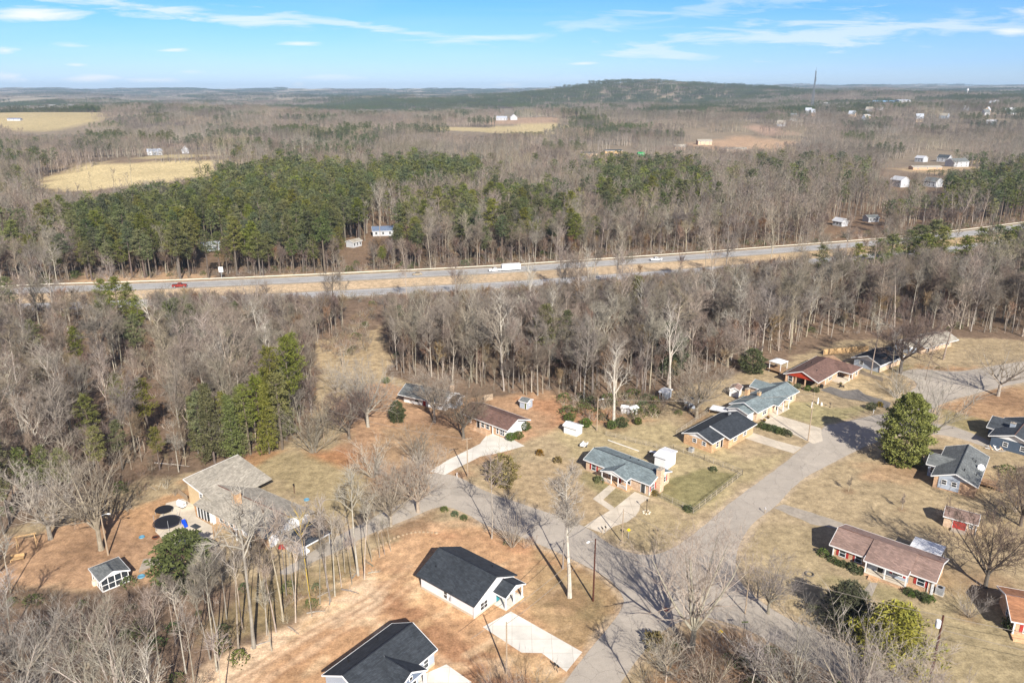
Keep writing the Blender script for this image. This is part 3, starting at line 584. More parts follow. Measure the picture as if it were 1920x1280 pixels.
MB().box(7.05, 7.35, -.12, .12, 1.0, 1.6).tube([(7.2, .02, 1.6), (7.2, .02, 2.5)], [.03, .03], 5).build('electric_meter', steel, h); gutter_pipe(h, 12.45, .02, 2.6)
# --- 2: the new house cut by the lower edge
h = house('house', 'new house with charcoal roof and white-trimmed blue-grey front gable, cut off by the bottom edge', (-28.0, 91.1), 53.0)
A = (-1.3, 11.9, -11.5, -2.7); walls(h, *A, 2.8, lsiding, ('u', 5.1, -7, (1, 1)), base=concrete)
roof(h, -1.65, 12.25, -11.9, -2.3, 2.75, 5.15, m=r_dark, rp=-6.9); vents(h, [(1.8, -4.2, 3.7), (7.5, -4.2, 3.7)]); window(h, A, 'r', -5, 1.5, 1, 1.3); window(h, A, 'f', 10.1, 1.45, .9, 1.5)
B_ = (2.6, 7.6, -12.9, -11.5); walls(h, 2.6, 7.6, -12.3, -11.5, 2.7, lsiding)
roof(h, 1.9, 8.3, -13.6, -8.2, 2.72, 4.55, axis='v', m=r_dark, name='front_gable_roof', rp=5.1)
q = MB(); q.v = [(2.2, -13.35, 2.62), (8.0, -13.35, 2.62), (5.1, -13.35, 4.25), (2.2, -13.2, 2.62), (8.0, -13.2, 2.62), (5.1, -13.2, 4.25)]; q.f = [(0, 1, 2), (5, 4, 3), (0, 3, 4, 1)]; q.m = [0] * 3; g = q.build('front_gable', bluetrim, h)
MB().box(4.75, 5.45, -13.42, -13.35, 3.0, 3.65).build('gable_vent', trim, g); MB().box(4.87, 5.33, -13.45, -13.42, 3.1, 3.55).build('vent_opening', blackm, g)
MB().beam((2.1, -13.3, 2.52), (8.1, -13.3, 2.52), .2, .24).build('porch_beam', trim, h)
for u in (2.3, 7.9): post(h, u, -13.3, .1, 2.45, .3)
MB().box(2.0, 8.2, -13.7, -12.3, -.1, .13).build('porch_floor', concrete_new, h); door(h, (2.6, 7.6, -12.3, -11.5), 'f', 6.6, blackm); window(h, (2.6, 7.6, -12.3, -11.5), 'f', 4.4, 1.45, 1.3, 1.4, n=2)
roof(h, -1.7, 1.4, -14.2, -10, 2.7, 3.5, axis='v', m=r_dark, name='side_gable_roof'); walls(h, -1.2, .9, -13.9, -11.5, 2.65, bluetrim)
# --- 3: blue-grey roofed brick ranch with the fenced lawn
h = house('house', 'tan brick ranch house with blue-grey roof beside the fenced green lawn', (16.7, 154.8), -42.8)
A = (-.3, 16.6, .45, 8.3); walls(h, *A, 2.7, brick2, ('u', 3.95, 4.1, (1, 1)), gm=wsiding)
roof(h, -.85, 16.95, .05, 8.75, 2.7, 4.2, m=r_teal, rp=4.0); roof(h, 5.2, 12.1, -1.75, 4, 2.7, 3.75, axis='v', m=r_teal, name='porch_roof', rp=8.5)
q = MB(); q.v = [(5.5, -1.6, 2.62), (11.8, -1.6, 2.62), (8.5, -1.6, 3.5), (5.5, -1.45, 2.62), (11.8, -1.45, 2.62), (8.5, -1.45, 3.5)]; q.f = [(0, 1, 2), (5, 4, 3), (0, 3, 4, 1)]; q.m = [0] * 3; q.build('porch_gable', trim, h)
MB().box(5.3, 12.2, -1.5, .45, -.1, .35).build('porch_floor', brick3, h)
for u in (5.5, 8.0, 9.8, 12.0): post(h, u, -1.4, .35, 2.6, .16)
q = MB(); q.beam((5.5, -1.42, 1.15), (8.0, -1.42, 1.15), .06, .06)
for i in range(12): u = 5.5 + i * .22; q.box(u, u + .04, -1.44, -1.4, .35, 1.15)
q.build('porch_railing', trim, h); q = MB().beam((9.8, -1.42, 1.15), (12, -1.42, 1.15), .06, .06)
for i in range(11): u = 9.8 + i * .2; q.box(u, u + .04, -1.44, -1.4, .35, 1.15)
q.build('porch_railing', trim, h)
window(h, A, 'f', 1.9, 1.5, 1.1, 1.4, redp); door(h, A, 'f', 15.0, glass, 1.0, 2.1); door(h, A, 'f', 8.9, redp); window(h, A, 'f', 11, 1.5, 1.6, 1.3, None, 2); window(h, A, 'f', 6.6, 1.5, 1.0, 1.3)
window(h, A, 'r', 1.6, 1.6, 1.2, 1.4, redp, 2); window(h, A, 'r', 6.3, 1.6, .8, 1.2, redp); chimney(h, 17.1, 3.6, -.2, 5.3, 1.1, 1.5, brick2); vents(h, [(7.5, 6.5, 3.3), (9.2, 7.3, 3.0)]); gutter_pipe(h, 16.6, .35, 2.6)
# --- 4: charcoal roofed brick house
h = house('house', 'brick house with near-black roof and white gable end, left of the curved hedge', (47.8, 163.4), 44.2)
A = (-.1, 17, .6, 8.3); walls(h, *A, 2.7, brick3, ('u', 4.05, 4.4, (1, 1)), gm=wsiding)
roof(h, -.5, 17.5, .2, 8.8, 2.7, 4.25, m=r_dark, rp=4.45); B_ = (4.9, 16.6, -.9, .6); walls(h, *B_, 2.65, brick3)
q = MB(); q.v = [(4.6, -1.35, 2.72), (17.5, -1.35, 2.72), (17.5, 4.3, 4.36), (4.6, 4.3, 4.36)]; q.v += [(x, y, z - .15) for x, y, z in q.v]; q.f = [(0, 1, 2, 3), (7, 6, 5, 4), (0, 4, 5, 1), (1, 5, 6, 2), (3, 2, 6, 7), (0, 3, 7, 4)]; q.m = [0] * 6; r_ = q.build('front_roof', r_dark, h)
MB().beam((4.55, -1.38, 2.68), (4.55, 4.3, 4.34), .16, .24).beam((4.5, -1.4, 2.62), (17.5, -1.4, 2.62), .06, .2).build('fascia', trim, r_)
window(h, A, 'l', 2.7, 1.8, .9, .9); window(h, A, 'l', 5.3, 1.8, .9, .9); window(h, A, 'f', 2.4, 1.5, 1, 1.3); door(h, A, 'f', 4.3, blackm); window(h, B_, 'f', 8, 1.6, 1.4, .9); window(h, B_, 'f', 12.5, 1.6, 1.4, .9)
vents(h, [(13.8, 4.9, 4.2), (15, 6, 3.6)]); MB().box(14.2, 15, 4.6, 5.0, 4.0, 4.6).build('roof_fan', steel, h)
# --- 5: teal L house
h = house('house', 'long brick house with pale blue-grey roof, rear wing, white porch posts and two brick chimneys', (64.4, 182.6), 42.7)
A = (-.9, 19.9, .3, 7.6); walls(h, *A, 2.7, brick2, ('u', 4.1, 3.9, (1, 1)), gm=wsiding); roof(h, -1.5, 20.5, -.3, 8.2, 2.7, 4.4, m=r_teal, rp=3.9)
roof(h, 13.7, 19.7, 4, 11.2, 2.72, 4.1, axis='v', m=r_teal, name='rear_wing_roof', cap=False); walls(h, 14.1, 19.3, 7, 10.8, 2.65, brick2, ('v', 3.8, 16.7, (0, 1)))
roof(h, -4.2, .5, .8, 7.2, 2.62, 3.6, axis='u', m=r_teal, name='carport_roof', cap=False); walls(h, -3.9, -.9, 1.2, 6.8, 2.6, wsiding, ('u', 3.3, 4, (1, 0)))
roof(h, 6.6, 13.1, -1.6, 3.5, 2.7, 3.7, axis='v', m=r_teal, name='porch_roof', cap=False)
for u in (6.9, 9.9, 12.8): post(h, u, -1.35, .1, 2.6, .2)
MB().box(1.0, 13.2, -1.6, .3, -.1, .14).build('porch_floor', concrete, h); door(h, A, 'f', 9.5, blackm); window(h, A, 'f', 3.2, 1.5, 1.8, 1.4, None, 2); window(h, A, 'f', 11.6, 1.5, 1.2, 1.3, redp); window(h, A, 'f', 17, 1.5, 1.4, 1.3)
chimney(h, 6.0, 3.9, 3.6, 5.2); chimney(h, 7.2, 8.0, -.2, 4.6, 1.3, .9, brick3)
# --- 6: brown roof, red gable
h = house('house', 'brick house with wide brown roof and bright red carport gable facing the street', (88.3, 203.9), 44.8)
A = (4.6, 19.5, .5, 9.6); walls(h, *A, 2.7, brick, ('u', 4.6, 5, (0, 1))); roof(h, -1.6, 20.6, -.2, 10.4, 2.7, 4.85, m=r_brown, rp=4.9, hips=(0, 5), tm=trim)
q = MB(); q.v = [(-1.25, .1, 2.62), (-1.25, 10.1, 2.62), (-1.25, 4.9, 4.6), (-1.1, .1, 2.62), (-1.1, 10.1, 2.62), (-1.1, 4.9, 4.6)]; q.f = [(0, 2, 1), (5, 3, 4), (0, 1, 4, 3)]; q.m = [0] * 3; q.build('red_gable', redp2, h)
for v in (.4, 3.9, 6.7, 9.7): post(h, -1.0, v, 0, 2.6, .3, brick)
walls(h, -.9, 4.6, 7.2, 9.6, 2.65, brick); window(h, (-.9, 4.6, 7.2, 9.6), 'l', 8.4, 1.5, 1.2, 1.5)
roof(h, 12.2, 20.4, -3.9, 5, 2.72, 4.3, axis='v', m=r_brown, name='front_wing_roof', hips=(3.5, 0)); B_ = (15.6, 19.6, -3.3, .5); walls(h, *B_, 2.65, brick); window(h, B_, 'f', 17.6, 1.5, 1.3, 1.4)
for u in (12.8, 15.2): post(h, u, -3.2, .1, 2.6, .2)
MB().box(9.5, 15.6, -3.0, .5, -.1, .3).build('porch_floor', concrete, h); door(h, A, 'f', 13.6, blackm); window(h, A, 'f', 8.2, 1.5, 2, 1.3, None, 2); window(h, A, 'r', 3, 1.5, 1, 1.3)
MB().box(4.9, 5.0, .35, .48, .1, 2.4).build('downpipe', trim, h); vents(h, [(5, 6.8, 4.3), (9, 7, 4.2), (4, 3, 4.0)])
# --- 7
h = house('house', 'pale-sided house with black shingle roof behind two bare trees, beside the cedar fence', (112.0, 217.9), 37.3)
A = (.2, 13.6, .2, 8.4); walls(h, *A, 2.7, lsiding, ('u', 4.4, 3.7, (1, 1)), gm=white); roof(h, -.9, 14, -.5, 9.0, 2.7, 4.65, m=r_black, rp=3.9)
MB().box(.15, 13.6, .12, .2, 0, 1.4).build('brick_skirt', brick2, h); window(h, A, 'f', 10.8, 1.8, 1.2, 1.1); window(h, A, 'f', 5.5, 1.8, 1.4, 1.1); door(h, A, 'f', 8, blackm); window(h, A, 'l', 6, 1.6, 1, 1.2)
# --- 8
h = house('house', 'pale cream house with wide grey-brown roof, farthest right along the edge of the woods', (136.6, 236.8), 29.3)
A = (-3.4, 13, .2, 7.6); walls(h, *A, 2.7, brick2, ('u', 4.2, 3.2, (1, 1)), gm=trim); roof(h, -4.2, 13.6, -1.6, 8.2, 2.7, 4.6, m=r_taupe, rp=3.0)
walls(h, -7, -3.4, 1.8, 7.2, 2.5, lsiding, ('u', 3.2, 4, (1, 0))); roof(h, -7.4, -3, 1.4, 7.6, 2.5, 3.5, m=r_taupe, name='garage_roof', cap=False)
window(h, A, 'f', 10.8, 1.5, 1.2, 1.2); window(h, A, 'f', 3, 1.5, 1.6, 1.3); door(h, A, 'f', .2, blackm)
# --- 9
h = house('house', 'house with long brown roof and plain white end wall above a white drive', (-8.8, 177.6), -41.4)
A = (-5.4, 9.3, .3, 8.2); walls(h, *A, 2.7, brick, ('u', 4.2, 3.7, (1, 1))); roof(h, -6.1, 10.5, -.25, 8.6, 2.7, 4.45, m=r_brown, rp=3.7)
q = MB(); q.v = [(9.36, .25, 0), (9.36, 8.25, 0), (9.36, 8.25, 2.7), (9.36, 3.7, 4.2), (9.36, .25, 2.7)]; q.f = [(0, 1, 2, 3, 4)]; q.m = [0]; q.v += [(9.3, y, z) for _, y, z in q.v]; q.f += [(0, 5, 6, 1), (1, 6, 7, 2), (4, 9, 5, 0)]; q.m = [0] * 4; q.build('white_end_wall', white, h)
for u in (6.7, 7.9, 8.6): window(h, A, 'f', u, 1.4, .6, 1.5)
window(h, A, 'f', 3.3, 1.5, 1.0, 1.3); window(h, A, 'f', 1.6, 1.5, 1.0, 1.3); door(h, A, 'f', .1, blackm); window(h, A, 'f', -3.2, 1.5, 1.2, 1.3); MB().box(-1, 5, -1.6, .3, -.1, .25).build('porch_floor', brick, h); post(h, 5.4, -.1, .1, 2.6)
# --- 10
h = house('house', 'white-gabled house with dark grey roof mostly hidden behind a big grey bare tree', (-28.8, 194.5), -28.0)
A = (-1.4, 12.2, .2, 6.4); walls(h, *A, 2.7, white, ('u', 4.2, 2.4, (1, 1))); roof(h, -2.0, 12.7, -1.6, 7, 2.7, 4.6, m=r_grey, rp=2.4); walls(h, 12.2, 14, 2.6, 6.2, 2.4, lsiding); roof(h, 12.2, 14.4, 2.3, 6.6, 2.45, 2.9, m=r_dark2, name='lean_to_roof', cap=False)
window(h, A, 'f', 3, 1.5, 1.2, 1.3); window(h, A, 'f', 8, 1.5, 1.2, 1.3); door(h, A, 'f', 5.5, redp); chimney(h, 10.5, 6.6, 0, 5.0, .9, .7, brick2)
# --- 11: the big taupe roof on the left
h = house('house', 'large house with broad taupe roof and cream left wing behind thin bare trees', (-63.6, 135.6), -34.0)
A = (0, 21.2, .6, 10.5); walls(h, *A, 2.9, brick, ('u', 4.25, 5.5, (0, 1))); roof(h, -.3, 21.9, -.4, 11.3, 2.85, 4.45, m=r_taupe, rp=5.5, tm=r_taupe)
q = MB(); q.v = [(21.3, .6, 0), (21.3, 10.5, 0), (21.3, 10.6, 2.8), (21.3, 5.5, 4.2), (21.3, .6, 2.8)]; q.v += [(21.22, y, z) for _, y, z in q.v]; q.f = [(0, 1, 2, 3, 4), (0, 5, 6, 1), (1, 6, 7, 2), (4, 9, 5, 0)]; q.m = [0] * 4; q.build('white_gable_wall', white, h)
A2 = (-5.8, .6, 2.2, 14.4); walls(h, *A2, 2.95, cream); q = MB()
P5 = [(-5.8, 2.2), (.6, 2.2), (.6, 14.4), (-5.8, 14.4)]; zz = [5.4, 3.6, 3.6, 5.4]; q.v = [(*P5[i], 3.0) for i in range(4)] + [(*P5[i], zz[i]) for i in range(4)]; q.f = [(0, 1, 5, 4), (1, 2, 6, 5), (2, 3, 7, 6), (3, 0, 4, 7)]; q.m = [0] * 4; q.build('upper_wall', cream, h)
q = MB(); q.v = [(-6.3, 1.7, 5.75), (4.6, 1.7, 3.1), (4.6, 15.2, 3.1), (-6.3, 15.2, 5.75)]; q.v += [(x, y, z - .18) for x, y, z in q.v]; q.f = [(0, 1, 2, 3), (7, 6, 5, 4), (0, 4, 5, 1), (1, 5, 6, 2), (2, 6, 7, 3), (3, 7, 4, 0)]; q.m = [0] * 6; r_ = q.build('wing_roof', r_taupe, h)
MB().beam((-6.34, 1.66, 5.66), (-6.34, 15.2, 5.66), .07, .26).beam((-6.34, 1.66, 5.66), (0, 1.66, 4.1), .07, .26).build('fascia', trim, r_)
window(h, A2, 'f', -1.5, 3.1, .9, .9); window(h, A2, 'l', 5, 1.6, 1, 1.2); window(h, A2, 'l', 9.5, 1.6, 1, 1.2); chimney(h, 8.4, 3.6, 3.5, 6.4, 1.7, 1.1, brick3)
MB().box(.2, 3.4, -.1, .58, 0, 2.6).build('screened_porch', glass, h)
for u in (.3, 1.3, 2.3, 3.3, 4.4, 5.2): MB().box(u - .07, u + .07, -.18, .5, 0, 2.65).build('porch_post', trim, h)
for u in (7, 8.6, 10.2, 11.8, 16.5): window(h, A, 'f', u, 1.5, .9, 1.4)
door(h, A, 'f', 14, white); roof(h, 13.6, 18.4, -1.4, 3, 2.6, 3.5, axis='v', m=r_taupe, name='entry_roof', cap=False); vents(h, [(12, 3.5, 4.5), (12.6, 3.1, 4.3), (-2, 6.5, 4.6)], r_taupe)
for u in (14, 18): post(h, u, -1.2, 0, 2.5)
# --- carport
h = house('carport', 'dark grey roofed carport sheltering a white car beside the left driveway', (-63.6, 135.6), -38.1, 'carport')
q = MB(); q.v = [(22.2, 4.2, 2.45), (28.9, 4.6, 2.3), (28.9, 10.6, 2.3), (22.8, 11.6, 2.45), (25.6, 7.8, 2.95)]; q.f = [(0, 1, 4), (1, 2, 4), (2, 3, 4), (3, 0, 4), (3, 2, 1, 0)]; q.m = [0] * 5; q.build('roof', r_dark2, h)
MB().beam((22.2, 4.15, 2.36), (28.95, 4.55, 2.2), .08, .26).beam((28.95, 4.55, 2.2), (28.95, 10.65, 2.2), .08, .26).build('fascia', trim, h)
for u, v in ((22.5, 4.5), (28.6, 4.9), (28.6, 10.3), (23.1, 11.2)): post(h, u, v, 0, 2.3, .14)
# --- 13: screened summer house
h = house('summer_house', 'small screened summer house with grey roof in the lower left clearing', (-70.4, 110.9), 45.2, 'summer house')
A = (.1, 4.5, 0, 4.8); walls(h, *A, 2.4, glass, ('v', 3.1, 2.2, (1, 0)), gm=white); roof(h, -.2, 4.8, -.4, 5.2, 2.4, 3.45, axis='v', m=r_grey, rp=2.2, hips=(0, 2.4))
q = MB()
for u in (.1, 1.2, 2.3, 3.4, 4.5): q.box(u - .06, u + .06, -.06, .02, 0, 2.4)
for v in (0, 1.2, 2.4, 3.6, 4.8): q.box(.03, .1, v - .05, v + .05, 0, 2.4)
q.box(.1, 4.5, -.05, .03, 1.15, 1.25).box(.1, 4.5, -.05, .03, 0, .2).box(.04, .12, 0, 4.8, 1.15, 1.25).box(.04, .12, 0, 4.8, 0, .2); q.build('screen_frame', trim, h)
# --- 14: red shuttered ranch, right
h = house('house', 'brick house with rose-brown roof, red shutters, white porch and metal patio roof', (58.6, 120.5), -40.3)
A = (0, 16.6, .75, 8.8); walls(h, *A, 2.8, brick, ('u', 4.15, 4.65, (1, 1)), gm=wsiding); roof(h, -.75, 17.05, .3, 9.4, 2.8, 4.45, m=r_brown2, rp=4.65)
q = MB(); q.v = [(5.6, -.85, 2.86), (12.9, -.85, 2.86), (12.9, 4.55, 4.54), (5.6, 4.55, 4.54)]; q.v += [(x, y, z - .16) for x, y, z in q.v]; q.f = [(0, 1, 2, 3), (7, 6, 5, 4), (0, 4, 5, 1), (1, 5, 6, 2), (2, 6, 7, 3), (3, 7, 4, 0)]; q.m = [0] * 6; r_ = q.build('porch_roof', r_brown2, h)
MB().beam((5.58, -.9, 2.76), (12.92, -.9, 2.76), .07, .24).beam((5.56, -.88, 2.76), (5.56, .4, 3.12), .07, .22).beam((12.94, -.88, 2.76), (12.94, .4, 3.12), .07, .22).build('fascia', trim, r_)
MB().box(6.0, 12.8, -1.0, .75, -.1, .6).build('porch_floor', brick, h); MB().box(6.0, 12.8, -1.02, .75, .6, .66).build('porch_slab', concrete, h)
MB().box(6.05, 12.75, .68, .75, .66, 2.8).build('porch_back_wall', lsiding, h)
for u in (6.1, 9.3, 12.7): post(h, u, -.85, .66, 2.72, .2)
B_ = (0, 16.6, .68, 8.8); door(h, B_, 'f', 8.2, blackm, .95, 1.95, .66); window(h, B_, 'f', 11.0, 1.8, 1.5, .9, redp, 2); window(h, A, 'f', 1.6, 1.75, 1.0, 1.35, redp); window(h, A, 'f', 4.4, 1.75, 1.0, 1.35); 
MB().box(3.45, 3.8, .69, .75, 1.05, 2.45).build('shutter', redp, h); window(h, A, 'f', 14.7, 1.7, 1.1, 1.35, redp)
MB().beam((7.6, -1.0, 1.5), (9.2, -1.0, 1.5), .05, .05).beam((9.4, -1, 1.5), (12.5, -1, 1.5), .05, .05).build('handrail', blackm, h); MB().box(6.9, 8.4, -1.9, -1.02, -.05, .22).box(6.9, 8.4, -1.5, -1.02, .22, .44).build('steps', brick3, h)
MB().box(16.35, 16.75, .62, .8, 0, 2.75).build('corner_board', trim, h); MB().box(-.1, .12, .6, .78, 0, 2.75).build('corner_board', trim, h); gutter_pipe(h, 15.9, .6, 2.7)
MB().box(10.5, 15.7, 9.4, 14, 2.42, 2.5).build('patio_roof', metalroof, h)
for u, v in ((10.6, 13.9), (15.6, 13.9), (13, 13.9)): post(h, u, v, 0, 2.4, .1)
# --- 16: grey house with deck
h = house('house', 'brick house with grey weather-stained gable roof, slate front gable, small deck and satellite dish', (91.4, 147.6), -37.4)
A = (0, 7.9, 0, 16.4); walls(h, *A, 2.9, brick, ('v', 4.4, 3.9, (1, 1)), gm=lsiding); roof(h, -.6, 8.3, -.6, 17.3, 2.85, 4.65, axis='v', m=r_grey, rp=3.85); MB().box(.9, 4.9, -.1, -.02, .35, 2.9).build('siding_panel', lsiding, h)
C_ = (0, 7.9, -.1, 16.4); window(h, C_, 'f', 2.0, 1.9, .85, 1.0); window(h, C_, 'f', 3.9, 1.9, .85, 1.0); roof(h, -2.5, 3.8, 4.7, 11.7, 2.88, 4.2, axis='u', m=r_grey, name='wing_roof', cap=False, hips=(0, 0)); walls(h, -2, .1, 5.1, 11.3, 2.8, lsiding, ('u', 3.9, 8.2, (1, 0)))
window(h, (-2, 0, 5.1, 11.3), 'f', -1.1, 1.6, .8, 1.2); window(h, A, 'r', 12.5, 1.9, .9, 1.0); window(h, A, 'r', 14.6, 1.9, .9, 1.0); door(h, A, 'r', 8.2, white, .95, 2, .6); vents(h, [(5.6, 10.8, 4.0), (6.3, 10.3, 3.8), (5.0, 3.0, 4.3), (7.3, 4.3, 3.4)])
d_ = MB().cyl(7.6, 8.4, 3.1, 3.6, .05, 6); d_.tube([(7.6, 8.4, 3.6), (7.75, 8.15, 3.75)], [.75, .1], 16); d_.build('satellite_dish', white, h)
dk_ = MB().box(8.0, 11.0, 6.2, 9.4, .75, .9); 
for a_ in range(5): dk_.box(11.0 + a_ * .3, 11.3 + a_ * .3, 6.3, 7.4, .6 - a_ * .15, .7 - a_ * .15)
dk_.build('deck', wood, h); q = MB()
for u, v in ((8.1, 6.3), (9.5, 6.3), (10.9, 6.3), (10.9, 9.3), (8.1, 9.3)): q.box(u - .06, u + .06, v - .06, v + .06, 0, 1.85)
q.beam((8.1, 6.3, 1.8), (10.9, 6.3, 1.8), .08, .08).beam((8.1, 9.3, 1.8), (10.9, 9.3, 1.8), .08, .08).build('deck_railing', wood, h); window(h, A, 'r', 3, 1.9, .9, 1)
# --- 17: blue house
h = house('house', 'navy-blue house with charcoal roof and small white window at the right edge', (115.8, 167.4), -44.5)
A = (-.2, 9, 0.1, 14); walls(h, *A, 2.8, bsiding, ('v', 4.3, 4.4, (1, 1)), gm=trim); roof(h, -.8, 9.6, -.5, 14.5, 2.8, 4.6, axis='v', m=r_dark2, rp=4.4); walls(h, -2.0, -.2, 5.3, 13.4, 2.6, bsiding); roof(h, -2.5, 4.4, 4.9, 13.9, 2.75, 4.4, axis='u', m=r_dark2, name='wing_roof', cap=False)
window(h, A, 'f', 2.9, 1.5, .9, 1.0); window(h, A, 'f', 6.5, 1.5, .9, 1.0); chimney(h, 2.6, 6.4, 3.0, 4.9, 1.1, .9, lsiding)
# --- 18: orange roof at the right border
h = house('house', 'brick house with orange-tan roof and red-shuttered window cut off by the right border', (79.1, 100.0), -19.5)
A = (0, 13, .2, 8.6); walls(h, *A, 2.8, brick, ('u', 4.2, 4.6, (1, 1)), gm=wsiding); roof(h, -.65, 13.6, -.25, 9.3, 2.8, 4.4, m=r_orange, rp=4.6); window(h, A, 'f', 1.9, 1.5, 1.0, 1.3, redp); window(h, A, 'f', 6, 1.5, 1.3, 1.3, redp); door(h, A, 'f', 3.9, blackm); MB().box(-.08, .14, .08, .24, 0, 2.75).build('corner_board', trim, h)
MB().box(-.2, 5, -1.4, .2, -.1, .3).build('porch_floor', brick3, h); window(h, A, 'l', 4, 1.5, 1, 1.2)
# ------------------------------------------------------------------ sheds and small outbuildings
def shed(label, px, py, rot, L, W_, e, r, wm, rm, axis='u', dr=None, drface='f', base=None, roofkind='gable', name='garden_shed', ctr=None):
    x, y = U(px, py) if ctr is None else ctr; s = house(name, label, (x, y), rot, 'shed'); A = (0, L, 0, W_)
    walls(s, *A, e, wm, (axis, r - .12, (W_ if axis == 'u' else L) / 2, (1, 1)))
    roof(s, -.2, L + .2, -.25, W_ + .25, e, r, axis=axis, m=rm, cap=False)
    if dr: door(s, A, drface, dr[1], dr[0], dr[2], min(e - .3, 2))
    return s, A
s, A = shed('small tan shed with rose-brown roof and wide red door under the grey house', *((0, 0, -35.0)), 5.6, 4.3, 2.35, 3.35, cream if False else brick2, r_brown2, ctr=(85.2, 131.9), dr=(redp, 2.75, 2.3)); window(s, A, 'f', 4.7, 1.6, .5, .7); MB().box(1.5, 4.0, -1.2, 0, -.1, .35).build('ramp', concrete_old, s)
MB().box(5.45, 5.65, -.15, .15, 0, 2.3).build('corner_board', trim, s)
s, A = shed('little pale blue playhouse shed with grey roof on the orange clay behind the brown-roofed house', 974.5, 764, -35, 2.4, 2.6, 2.1, 2.7, lsiding, r_grey, dr=(shrubg, 1.9, .5), drface='f', name='playhouse')
window(s, A, 'r', 1.3, 1.3, .5, .6)
s, A = shed('barrel-topped pale grey metal shed on the lawn, north-west of the blue-grey roofed ranch', 1057, 811, -38, 3.8, 2.6, 2.15, 2.75, metalroof, metalroof); 
s, A = shed('tall white shed standing close behind the chimney of the blue-grey roofed ranch', 1226.5, 876, -40, 2.8, 4.8, 3.2, 3.6, white, metalroof, 'u')
s, A = shed('raised silver metal shed at the edge of the woods between two bare trees', 1235.6, 748, -35, 2.2, 3.4, 2.3, 2.6, lsiding, metalroof, dr=(blackm, .6, .5))
s, A = shed('white shed with brown roof behind the long pale blue-grey roof', 1367, 742, -30, 2.6, 3.4, 2.2, 2.9, white, r_brown2, 'v', dr=(white, 1.3, .9))
s, A = shed('tiny white hut among the bushes right of the white sycamore', 1165, 774, -20, 1.5, 1.5, 1.7, 2.1, white, white)
s, A = shed('white open hut with dark doorway right of the sycamore bushes', 1184, 780, 40, 2.4, 1.5, 1.9, 2.3, white, white, dr=(blackm, 1.2, .6))
s = house('lean_to', 'low grey sheet-roofed lean-to behind the near-black roofed house', U(1329, 777), -30, 'shed'); MB().box(0, 4.6, 0, 3.4, 1.5, 1.6).build('roof', metalroof, s)
for u, v in ((.1, .1), (4.5, .1), (4.5, 3.3), (.1, 3.3)): post(s, u, v, 0, 1.5, .1, wood)
s = house('gazebo', 'white-posted gazebo with pale metal roof on a wooden deck behind the red gable', U(1462, 702), 40, 'gazebo'); q = MB(); q.v = [(-.3, -.3, 3.4), (4, -.3, 3.4), (4, 4, 3.4), (-.3, 4, 3.4), (1.85, 1.85, 4.3)]; q.f = [(0, 1, 4), (1, 2, 4), (2, 3, 4), (3, 0, 4), (3, 2, 1, 0)]; q.m = [0] * 5; q.build('roof', metalroof, s)
for u, v in ((0, 0), (3.7, 0), (3.7, 3.7), (0, 3.7)): post(s, u, v, 0, 3.35, .16)
MB().box(-.5, 4.2, -.5, 4.2, .9, 1.05).build('deck', wood, s); MB().beam((0, -.5, 1.0), (-2.5, -3.5, 0.0), .9, .1).build('ramp', wood, s)
s = house('playhouse', 'old dark grey tarpaulin-covered shed under the bare tree, left of the near-black roofed house', U(1283, 764), -20, 'shed'); walls(s, 0, 3.4, 0, 3, 2.0, lsiding, ('u', 2.7, 1.5, (1, 1))); roof(s, -.2, 3.6, -.2, 3.2, 2.0, 2.8, m=r_dark2, cap=False)
# ------------------------------------------------------------------ far houses
def far_house(label, px, py, rot, L, W_, e, r, wm, rm, y=None, x=None, cat='house', nw=3, clear=True):
    if y is not None and y < 2000 and L > 16: L, W_, e, r = L * .78, W_ * .85, e * .85, r * .8
    if y is None: x, y = U(px, py)
    else: x = (px - 960) / F * (y * math.cos(PITCH) + 60 * math.sin(PITCH))
    z = float(hfun(x, y)); s = house('distant_house', label, (x, y), rot, cat); s.location.z = z
    A = (-L / 2, L / 2, -W_ / 2, W_ / 2); walls(s, *A, e, wm, ('u', r - .15, 0, (1, 1)), z0=-1.0); roof(s, A[0] - .4, A[1] + .4, A[2] - .4, A[3] + .4, e, r, m=rm, cap=False)
    for i in range(nw): window(s, A, 'f', A[0] + L * (i + .5) / nw, min(e - 1.2, 1.7), 1.3, 1.4)
    if e > 4.5:
        for i in range(nw): window(s, A, 'f', A[0] + L * (i + .5) / nw, e - 1.4, 1.3, 1.4)
    
    if clear: FARB.append((x, y))
    return s
FARB = []
